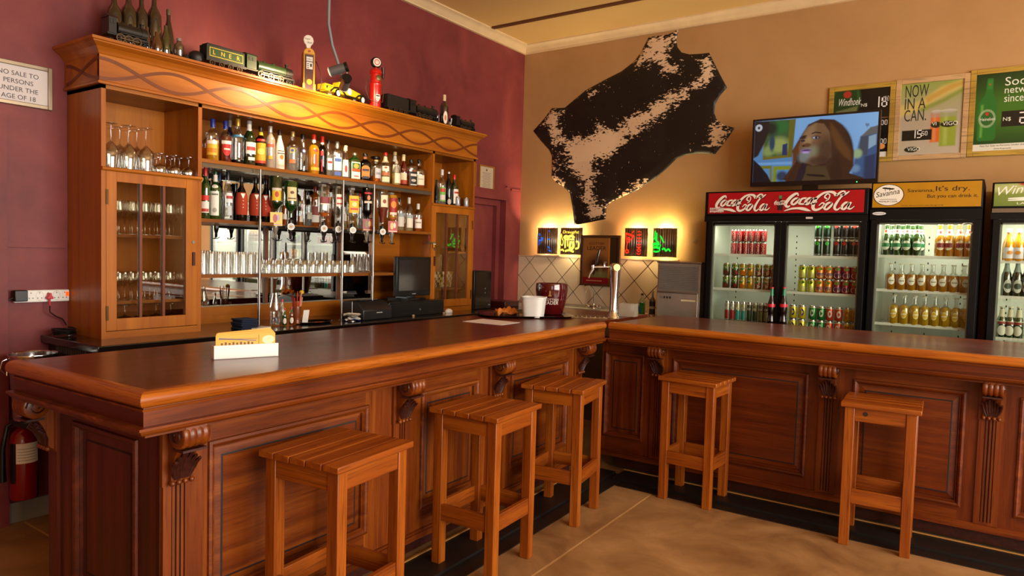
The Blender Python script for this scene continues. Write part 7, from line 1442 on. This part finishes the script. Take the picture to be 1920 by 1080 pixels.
m = MB().box((-wv, -.045, 0), (wv, .045, .004)).box((-wv, -.045, .004), (wv, -.041, hb2)).box((-wv, .041, .004), (wv, .045, hb2)).box((-wv, -.041, .004), (-wv+.004, .041, hb2)).box((wv-.004, -.041, .004), (wv, .041, hb2)); P(m, 'box_wall', glass('frosted_acrylic', '#d8cbb4', .1, .4, .3, .45), t, local=True)
# ================================================================== ON THE BACK COUNTER
zc = CT+.0004
def cz(px, py): return onz(px, py, CT)
# navy napkin stack
p_ = cz(395, 606)
for k in range(6):
    m = MB().box((-.055, -.058+.002*(k%3), 0), (.06, .062, .0105)); o = P(m, 'folded_napkin', mat('navy_cloth', '#16223c', .85, bump=.3, scale=60), None, local=True, bevel=.004); o.location = (.44, p_.y-.03+.006*math.sin(k*2), zc+k*.0112); o.rotation_euler = (0, 0, .08*math.sin(k*3)); tag(o, 'navy folded napkin, %s up in the stack by the cabinet tower' % ORD[k], 'napkin', 'stack of navy napkins')
p_ = cz(428, 608); o = P(MB().box((-.05, -.07, 0), (.05, .07, .008)), 'paper_pad', M_pap, None, local=True); o.location = (.47, p_.y, zc); o.rotation_euler = (0, 0, .3); tag(o, 'thin stack of white papers beside the navy napkins', 'paper')
# condiment tray
p_ = cz(541, 600); ty = p_.y
t = T('condiment_tray', 'round black tray with sauce bottles on the back counter', 'tray', (.44, ty, zc)); P(MB().lathe([(0, 0), (.13, 0), (.145, .012), (.15, .013), (.148, .015), (.128, .004), (0, .004)], 32, sx=.62), 'tray_body', M_blk2, t, 40, local=True); tz2 = zc+.0045
yy = lambda px: onx(px, 590, .44).y
t = T('glass_carafe', 'conical glass carafe in a tumbler holder on the round tray', 'carafe', (.44, yy(516), tz2)); P(MB().lathe([(0, 0), (.030, 0), (.033, .01), (.033, .085), (.036, .12), (.018, .20), (.017, .215), (.016, .215), (.017, .2), (.034, .118), (.031, .085), (.031, .012), (0, .008)], 18), 'carafe_body', M_gl, t, 60, local=True)
m = MB()
for k, cc in enumerate(('#2a8ac0', '#c83a6a', '#3aa04a', '#2a5ac0', '#d84a3a')): pass
for k, cc in enumerate(('#2a8ac0', '#c83a6a', '#3aa04a', '#2a5ac0')): P(MB().tube([(-.015+.01*k, -.02+.013*k, .01), (-.005+.006*k, .02-.013*k, .055)], .003, 5), 'plastic_stirrer', mat('stir_'+cc[1:], cc, .4), t, local=True)
for px, H_, R_, g_, cp_, lb in ((534.5, .17, .017, GD('#c8c0a8', .4), '#c01c18', 'tall clear sauce bottle with a red cap at the back of the round tray'), (530, .115, .014, G_green, '#c82018', 'small green sauce bottle with a red cap'), (543, .12, .015, GD('#8a3a18', .6), '#b81c28', 'small red-brown sauce bottle with a green neck and red cap')):
    o = bottle_parts('wine', H_, R_, g_, cap=cp_, caph=.12, labels=[(.08, .42, .8, '#e8e4d8', 'e')], foil=(.72, .86, '#2a6a34') if '8a3a' in g_.name else None, name='sauce_bottle'); o.location = (.46 if H_ < .15 else .41, yy(px), tz2); o.rotation_euler = (0, 0, -.5); tag(o, lb, 'sauce bottle', 'sauce bottles on the round tray')
t = T('straw_holder', 'turned brown wooden pot full of coloured straws and stirrers', 'straw holder', (.44, yy(556.5), tz2)); P(MB().lathe([(0, 0), (.027, 0), (.03, .006), (.027, .014), (.024, .03), (.027, .045), (.03, .07), (.029, .12), (.026, .12), (.024, .02), (0, .02)], 18), 'pot', mat('turned_wood', '#7a3a14', .3, coat=.4), t, 50, local=True)
for k in range(11):
    a = k*2.4; cc = ('#c83a24', '#d86a3a', '#8a1c24', '#e0a08a', '#1a1210')[k%5]; P(MB().tube([(.012*math.cos(a), .012*math.sin(a), .022), (.034*math.cos(a), .036*math.sin(a), .20+.02*math.sin(k*1.7))], .003, 5), 'straw', mat('straw_'+cc[1:], cc, .4), t, 50, local=True)
P(MB().lathe([(0, -.016), (.016, -.008), (.017, .004), (.008, .014), (0, .015)], 10, (.01, .03, .215)), 'yellow_topper', mat('topper_yellow', '#d8a818', .5), t, 60, local=True)
o = P(MB().box((-.002, -.025, 0), (.002, .02, .10)), 'order_pad', M_pap, None, local=True); o.location = (.45, yy(570), zc); o.rotation_euler = (0, .22, -.1); tag(o, 'upright white order pad beside the straw pot', 'notepad')
t = T('scissors', 'orange-handled scissors lying on the back counter', 'scissors', (.48, yy(590), zc)); m = MB()
P(MB().tube([(.02*math.cos(a), .035+.02*math.sin(a), .005) for a in [k*.6 for k in range(12)]], .004, 6), 'handle', mat('orange_plastic', '#e0601c', .4), t, 50, local=True); P(MB().tube([(.02*math.cos(a)-.005, -.0+.016*math.sin(a), .005) for a in [k*.6 for k in range(12)]], .004, 6), 'handle', mat('orange_plastic', '#e0601c', .4), t, 50, local=True); P(MB().box((-.014, -.10, .001), (-.004, -.01, .004)), 'blade', M_chr2, t, local=True)
# spike with slips
t = T('bill_spike', 'bundle of crumpled white till slips on a spike', 'bill spike', (.50, onx(660, 590, .50).y, zc)); P(MB().lathe([(0, 0), (.03, 0), (.03, .004), (.002, .006), (.0015, .14), (0, .145)], 12), 'spike', M_chr2, t, 40, local=True)
for k in range(7):
    a = k*.55-.8; n = 6; m = MB(); g_ = []
    for i in range(n):
        for j in range(4): u, v = i/(n-1)*2-1, j/3*2-1; g_.append((u*.022*(1+.1*k%2), v*.06, .009+k*.007+.006*math.sin(3*u+k)+.006*math.cos(4*v+k)))
    m.add(g_, [(i*4+j, (i+1)*4+j, (i+1)*4+j+1, i*4+j+1) for i in range(n-1) for j in range(3)]); o = P(m, 'till_slip', M_pap if k else mat('blue_slip', '#2a4aa0', .6), t, 80, local=True); o.rotation_euler = (0, 0, a)
# receipt printer
a, b_ = onx(674, 590, .5), onx(728, 592, .5); t = T('receipt_printer', 'black receipt printer on the back counter beside the till drawer', 'receipt printer', (.42, (a.y+b_.y)/2, zc)); w2 = (b_.y-a.y)/2
m = MB().prism([(.12, -w2, 0), (.12, -w2, .075), (.06, -w2, .128), (-.02, -w2, .142), (-.13, -w2, .13), (-.13, -w2, 0)], (0, 2*w2, 0)); P(m, 'printer_body', mat('dark_grey_plastic', '#1c1c1e', .4), t, local=True, bevel=.008); P(MB().box((-.02, -w2*.6, .142), (.02, w2*.6, .1445)), 'paper_slot', mat('slot_grey', '#5a5c60', .4), t, local=True); P(MB().box((.1205, -w2*.1, .05), (.122, w2*.3, .056)), 'status_light', ink('#b8b8b0'), t, local=True)
# cash drawer and monitor
a, b_ = onx(729, 590, .5), onx(832, 590, .5); yA_, yB_ = a.y, b_.y
t = T('cash_drawer', 'black metal cash drawer under the till screen', 'cash drawer', (.33, (yA_+yB_)/2, zc)); P(MB().box((.14, yA_, CT), (.50, yB_, CT+.118)), 'drawer_case', M_blk, t, bevel=.004); P(MB().box((.5005, yA_+.012, CT+.012), (.505, yB_-.012, CT+.10)), 'drawer_front', mat('drawer_black', '#161414', .3), t, bevel=.002); P(MB().lathe([(.010, 0), (.009, .005), (0, .005)], 12, (.505, (yA_+yB_)/2+.02, CT+.05), M=Mwx), 'lock', M_chr, t, 40)
my0, my1 = onx(742, 520, .40).y, onx(806, 520, .40).y; mz0, mz1 = onx(745, 556, .40).z, onx(742, 481, .40).z; zs_ = CT+.1185
t = T('till_screen', 'square black till monitor on the cash drawer', 'monitor', (.33, (my0+my1)/2, zs_)); rt = .0
P(MB().box((.375, my0, mz0), (.41, my1, mz1)), 'screen_case', M_blk, t, bevel=.005); P(MB().box((.4105, my0+.025, mz0+.045), (.412, my1-.025, mz1-.028)), 'display', mat('dark_display', '#241d1a', .12, coat=.6, var=.02), t)
m = MB(); rect(m, (.4112, 0, 0), (0, 1, 0), Z_, (my0+my1)/2-.022, mz0+.014, (my0+my1)/2+.022, mz0+.021); P(m, 'maker_lettering', ink('#8a8a88'), t)
P(MB().prism([(.38, (my0+my1)/2-.05, zs_), (.24, (my0+my1)/2-.05, zs_), (.33, (my0+my1)/2-.05, mz0+.14), (.375, (my0+my1)/2-.05, mz0+.14)], (0, .10, 0)).box((.22, (my0+my1)/2-.11, zs_), (.44, (my0+my1)/2+.11, zs_+.018)), 'stand', M_blk2, t)
o = P(MB().lathe([(0, 0), (.033, 0), (.036, .008), (.030, .024), (.014, .034), (0, .036)], 20, sx=.85, sy=1.2), 'computer_mouse', M_wht, None, 60, local=True); p_ = onx(841, 584, .49); o.location = (.49, p_.y, zc); tag(o, 'white computer mouse beside the cash drawer', 'mouse')
# speaker-like computer tower in front of the door recess
a, b_ = onx(889, 540, .42), onx(921, 540, .42); ztp = onx(900, 508, .42).z
t = T('computer_tower', 'slim black computer tower at the end of the back counter', 'computer', (.30, (a.y+b_.y)/2, zc)); P(MB().box((.05, a.y, CT), (.42, b_.y, ztp)), 'case', M_blk, t, bevel=.004); P(MB().box((.4205, a.y+.085*0+.012, CT+.01), (.425, b_.y-.012, ztp-.012)), 'front_panel', mat('gloss_front', '#15100f', .15, coat=.5), t)
m = MB()
for k in range(2): ellip(m, (.4258, 0, 0), (0, 1, 0), Z_, (a.y+b_.y)/2+.03, CT+.15+k*.04, .008, .008)
rect(m, (.4258, 0, 0), (0, 1, 0), Z_, b_.y-.05, CT+.03, b_.y-.022, CT+.045); P(m, 'ports', mat('port_grey', '#6a6a70', .4), t)
o = P(MB().box((-.15, -.012, 0), (.15, .012, .32)), 'wooden_board', mat('board_wood', '#a8642c', .5), None, local=True, bevel=.002); o.location = (.24, b_.y+.022, zc); tag(o, 'narrow wooden board standing behind the black computer tower', 'board')
o = P(MB().box((.02, -.88, 0), (.45, -.64, .055)), 'dark_box', mat('dark_red_box', '#3a120e', .35, coat=.3), None, local=True, bevel=.004); o.location = (0, .0, zc); tag(o, 'flat dark red box at the corner end of the back counter', 'box')
for k, (px, yo) in enumerate(((775, 0), (832, 0))):
    o = P(MB().lathe([(0, 0), (.010, 0), (.012, .004), (.010, .012), (0, .013)], 12), 'bottle_stopper', mat('pale_plate', '#b89a78', .5), None, 50, local=True); p_ = onx(px, 588, .525); o.location = (.525, p_.y, zc); tag(o, 'small pale stopper on the counter edge, %s' % ('below the middle of the cash drawer', 'beside the mouse')[k], 'stopper')
# ================================================================== MAROON WALL PIECES
yx = Vector((0, 1, 0))
# licensing sign
sy0, sy1 = onx(-34, 160, 0).y, onx(96, 160, 0).y; sz0, sz1 = 2.262, 2.492
t = T('framed_sign', 'silver-framed white licensing sign with black capitals on the maroon wall', 'sign', (0, (sy0+sy1)/2, sz0)); w = .022
for bx in (((0, sy0, sz0), (.02, sy0+w, sz1)), ((0, sy1-w, sz0), (.02, sy1, sz1)), ((0, sy0+w, sz1-w), (.02, sy1-w, sz1)), ((0, sy0+w, sz0), (.02, sy1-w, sz0+w))): P(MB().box(*bx), 'frame_side', mat('silver_frame', '#a09078', .3, metal=.7), t, bevel=.003)
pl = P(MB().box((.002, sy0+w, sz0+w), (.010, sy1-w, sz1-w)), 'sign_plate', mat('sign_white', '#cfc6c4', .4, var=.01), t)
m = MB()
for k, s_ in enumerate(('NO SALE TO', 'PERSONS', 'UNDER THE', 'AGE OF 18')): text_into(m, s_, (.0108, (sy0+sy1)/2, sz1-w-.052-k*.041), yx, Z_, h=.024, center=True)
P(m, 'lettering', ink('#2a2630'), pl)
# certificates above the door
for k, (p0, p1) in enumerate(((868, 891), (897, 925))):
    c0_, c1_ = onx(p0 if k else 872, 340, 0).y, onx(p1, 340, 0).y; cz0, cz1 = 2.118, 2.428
    t = T('framed_certificate', ('thin-framed certificate half hidden by the cabinet cornice', 'thin gold-framed certificate above the recessed door')[k], 'certificate', (0, (c0_+c1_)/2, cz0), 'certificates above the recessed door'); w = .014; M_gf = mat('gold_frame', '#a8702c', .35, metal=.3)
    for bx in (((0, c0_, cz0), (.014, c0_+w, cz1)), ((0, c1_-w, cz0), (.014, c1_, cz1)), ((0, c0_+w, cz1-w), (.014, c1_-w, cz1)), ((0, c0_+w, cz0), (.014, c1_-w, cz0+w))): P(MB().box(*bx), 'frame_side', M_gf, t)
    pp = P(MB().box((.001, c0_+w, cz0+w), (.006, c1_-w, cz1-w)), 'certificate_paper', mat('cert_paper', '#c4b094', .5, var=.02), t)
    m = MB()
    for r in range(13): rect(m, (.0066, 0, 0), yx, Z_, c0_+.05+.01*(r%3), cz1-.075-r*.014, c1_-.05-.015*(r%2), cz1-.072-r*.014)
    ellip(m, (.0066, 0, 0), yx, Z_, (c0_+c1_)/2, cz1-.045, .012, .012, 0, 12); P(m, 'print', ink('#5a4a3c'), pp)
# power strip with plugs
q0, q1 = onx(22, 560, 0).y, YA; 
t = T('power_strip', 'white multi-socket power strip on the maroon wall', 'power strip', (0, (q0+q1)/2, 1.2)); P(MB().box((0, q0, 1.205), (.032, q1-.003, 1.272)), 'strip_body', M_wht, t, bevel=.006)
m = MB()
for k in range(5):
    yc_ = q0+.08+k*.042
    for dy, dz in ((0, .018), (-.009, -.01), (.009, -.01)): ellip(m, (.0326, 0, 0), yx, Z_, yc_+dy, 1.238+dz, .003, .003, 0, 8)
P(m, 'socket_holes', M_blk, t); m = MB()
for k in (1, 3): ellip(m, (.0323, 0, 0), yx, Z_, q0+.08+k*.042, 1.24, .019, .026, 0, 18, .92)
P(m, 'socket_ring', mat('socket_grey', '#b8b0a4', .5), t); P(MB().box((.032, q1-.024, 1.235), (.036, q1-.008, 1.26)), 'switch', mat('orange_switch', '#c84a14', .3, emit='#ff5a10', estr=1), t)
t = T('power_adapter', 'black plug-in adapter at the end of the power strip', 'adapter', (.03, q0+.03, 1.23)); P(MB().box((.0325, q0-.012, 1.215), (.075, q0+.05, 1.275)), 'adapter_body', M_blk, t, bevel=.004); P(MB().tube([(.05, q0-.01, 1.235), (.04, q0-.035, 1.22), (.03, q0-.04, 1.12), (.03, q0-.05, 1.05), (.03, q0-.08, .99)], .003, 6), 'cable', M_blk, t, 50)
y_r = onx(90, 560, .03).y; t = T('red_plug', 'red three-pin plug with a black cable in the power strip', 'plug', (.033, y_r, 1.23)); Mrp = mat('plug_red', '#b81420', .4)
P(MB().prism([(.033, y_r-.016, 1.222), (.033, y_r+.016, 1.222), (.033, y_r+.016, 1.232), (.033, y_r+.008, 1.242), (.033, y_r+.006, 1.256), (.033, y_r-.006, 1.256), (.033, y_r-.008, 1.242), (.033, y_r-.016, 1.232)], (.03, 0, 0)), 'plug_body', Mrp, t, bevel=.003); P(MB().tube([(.05, y_r, 1.225), (.052, y_r, 1.185)], [.006, .004], 8), 'strain_relief', Mrp, t, 50)
P(MB().tube([(.052, y_r, 1.186), (.052, y_r+.0, 1.15), (.05, y_r+.03, 1.125), (.04, y_r+.07, 1.105), (.04, y_r+.09, 1.07)], .0035, 6), 'cable', M_blk, t, 50)
cc = cz(100, 618); m = MB(); pts = []
for k in range(90): a = k*.52; pts.append((.13+.05*math.cos(a)+.012*math.sin(k*.9), -4.635+.055*math.sin(a), CT+.006+.03*(k/90)+.008*abs(math.sin(k*.37))))
m.tube(pts, .0038, 5); o = P(m, 'cable_coil', M_blk, None, 60); tag(o, 'tangled coil of black cable on the end of the back counter', 'cable')
# steel bucket on a dark stand at the end of the bar
bk_ = onz(62, 662, .96); t = T('steel_bucket', 'shiny steel bucket between the bar end and the maroon wall', 'bucket', (bk_.x, bk_.y, .62)); Rk = 40*(Vector((bk_.x, bk_.y, .96))-CAM).dot(FW)/FPX
P(MB().lathe([(0, .62), (Rk*.78, .62), (Rk*.8, .625), (Rk*.97, .945), (Rk, .95), (Rk*1.01, .955), (Rk, .96), (Rk*.955, .955), (Rk*.77, .635), (0, .635)], 36, (bk_.x, bk_.y, 0)), 'bucket_body', M_chr, t, 40)
hv = Vector((-.35, -.93, 0)); hp_ = Vector((bk_.x, bk_.y, .935))+hv*Rk; P(MB().tube([hp_, hp_+hv*.02+Vector((0, 0, -.01)), hp_+hv*.03+Vector((0, 0, -.05)), hp_+hv*.012+Vector((.03, 0, -.08)), hp_+Vector((0, 0, -.02))], .004, 6), 'bucket_handle', M_chr, t, 50)
o = P(MB().box((bk_.x-.08, bk_.y-.08, .592), (bk_.x+.10, -4.662, .618)), 'bracket_shelf', mat('stand_black', '#100c0a', .6), None, local=True); tag(o, 'small dark bracket shelf under the steel bucket, fixed to the back counter end', 'shelf')
# extinguisher
ey = onx(45, 860, .11).y; ez0, ez1 = onx(45, 932, .11).z, onx(45, 800, .11).z
ez0 = max(ez0, .02)
t = T('fire_extinguisher', 'red fire extinguisher with a white label on the maroon wall by the floor', 'fire extinguisher', (.11, ey, ez0)); R = .066; He = ez1-ez0
P(MB().lathe([(0, 0), (R*.95, 0), (R, .008), (R, He*.80), (R*.86, He*.92), (R*.4, He), (0, He)], 24, (.11, ey, ez0)), 'cylinder', mat('extinguisher_red', '#8a0a10', .25, coat=.5, var=.02), t, 50)
m = MB(); na = 14; zz0, zz1 = ez0+He*.42, ez0+He*.66
def arcp(m, a0, a1, z0_, z1_, r, mi): m.add([(.11+r*math.cos(a0+(a1-a0)*i/na), ey+r*math.sin(a0+(a1-a0)*i/na), z) for z in (z0_, z1_) for i in range(na+1)], [(i, i+1, na+2+i, na+1+i) for i in range(na)], mi)
arcp(m, -.9, .8, ez0+He*.52, ez0+He*.80, R+.001, 0); arcp(m, -1.5, -.92, ez0+He*.24, ez0+He*.80, R+.001, 1)
for k in range(5): arcp(m, -.8, .5, ez0+He*(.56+.04*k), ez0+He*(.565+.04*k), R+.0016, 1)
P(m, 'label', [M_pap, ink('#14100e')], t)
P(MB().lathe([(.02, 0), (.018, .03), (.022, .035), (.02, .06)], 12, (.11, ey, ez1-.002)).box((.08, ey-.012, ez1+.05), (.17, ey+.012, ez1+.065)), 'valve', M_blk, t)
P(MB().tube([(.12, ey-.03, ez1+.04), (.12, ey-.08, ez1+.02), (.115, ey-.10, ez1-.1), (.11, ey-.10, ez1-.2), (.105, ey-.098, ez0+He*.28)], [.009, .010, .012, .016, .019], 10), 'hose', M_blk, t, 50)
P(MB().box((0, ey-.03, ez0+He*.55), (.045, ey+.03, ez0+He*.6)), 'wall_bracket', M_blk, t)
# small cable knob near the certificates
o = P(MB().lathe([(.014, 0), (.014, .008), (.007, .012), (.007, .03), (0, .031)], 12, M=Mwx), 'cable_stud', M_maroon, None, 50, local=True); kk = onx(947, 350, 0); o.location = (0, kk.y, kk.z); tag(o, 'small maroon-painted knob on the wall beside the certificates', 'knob')
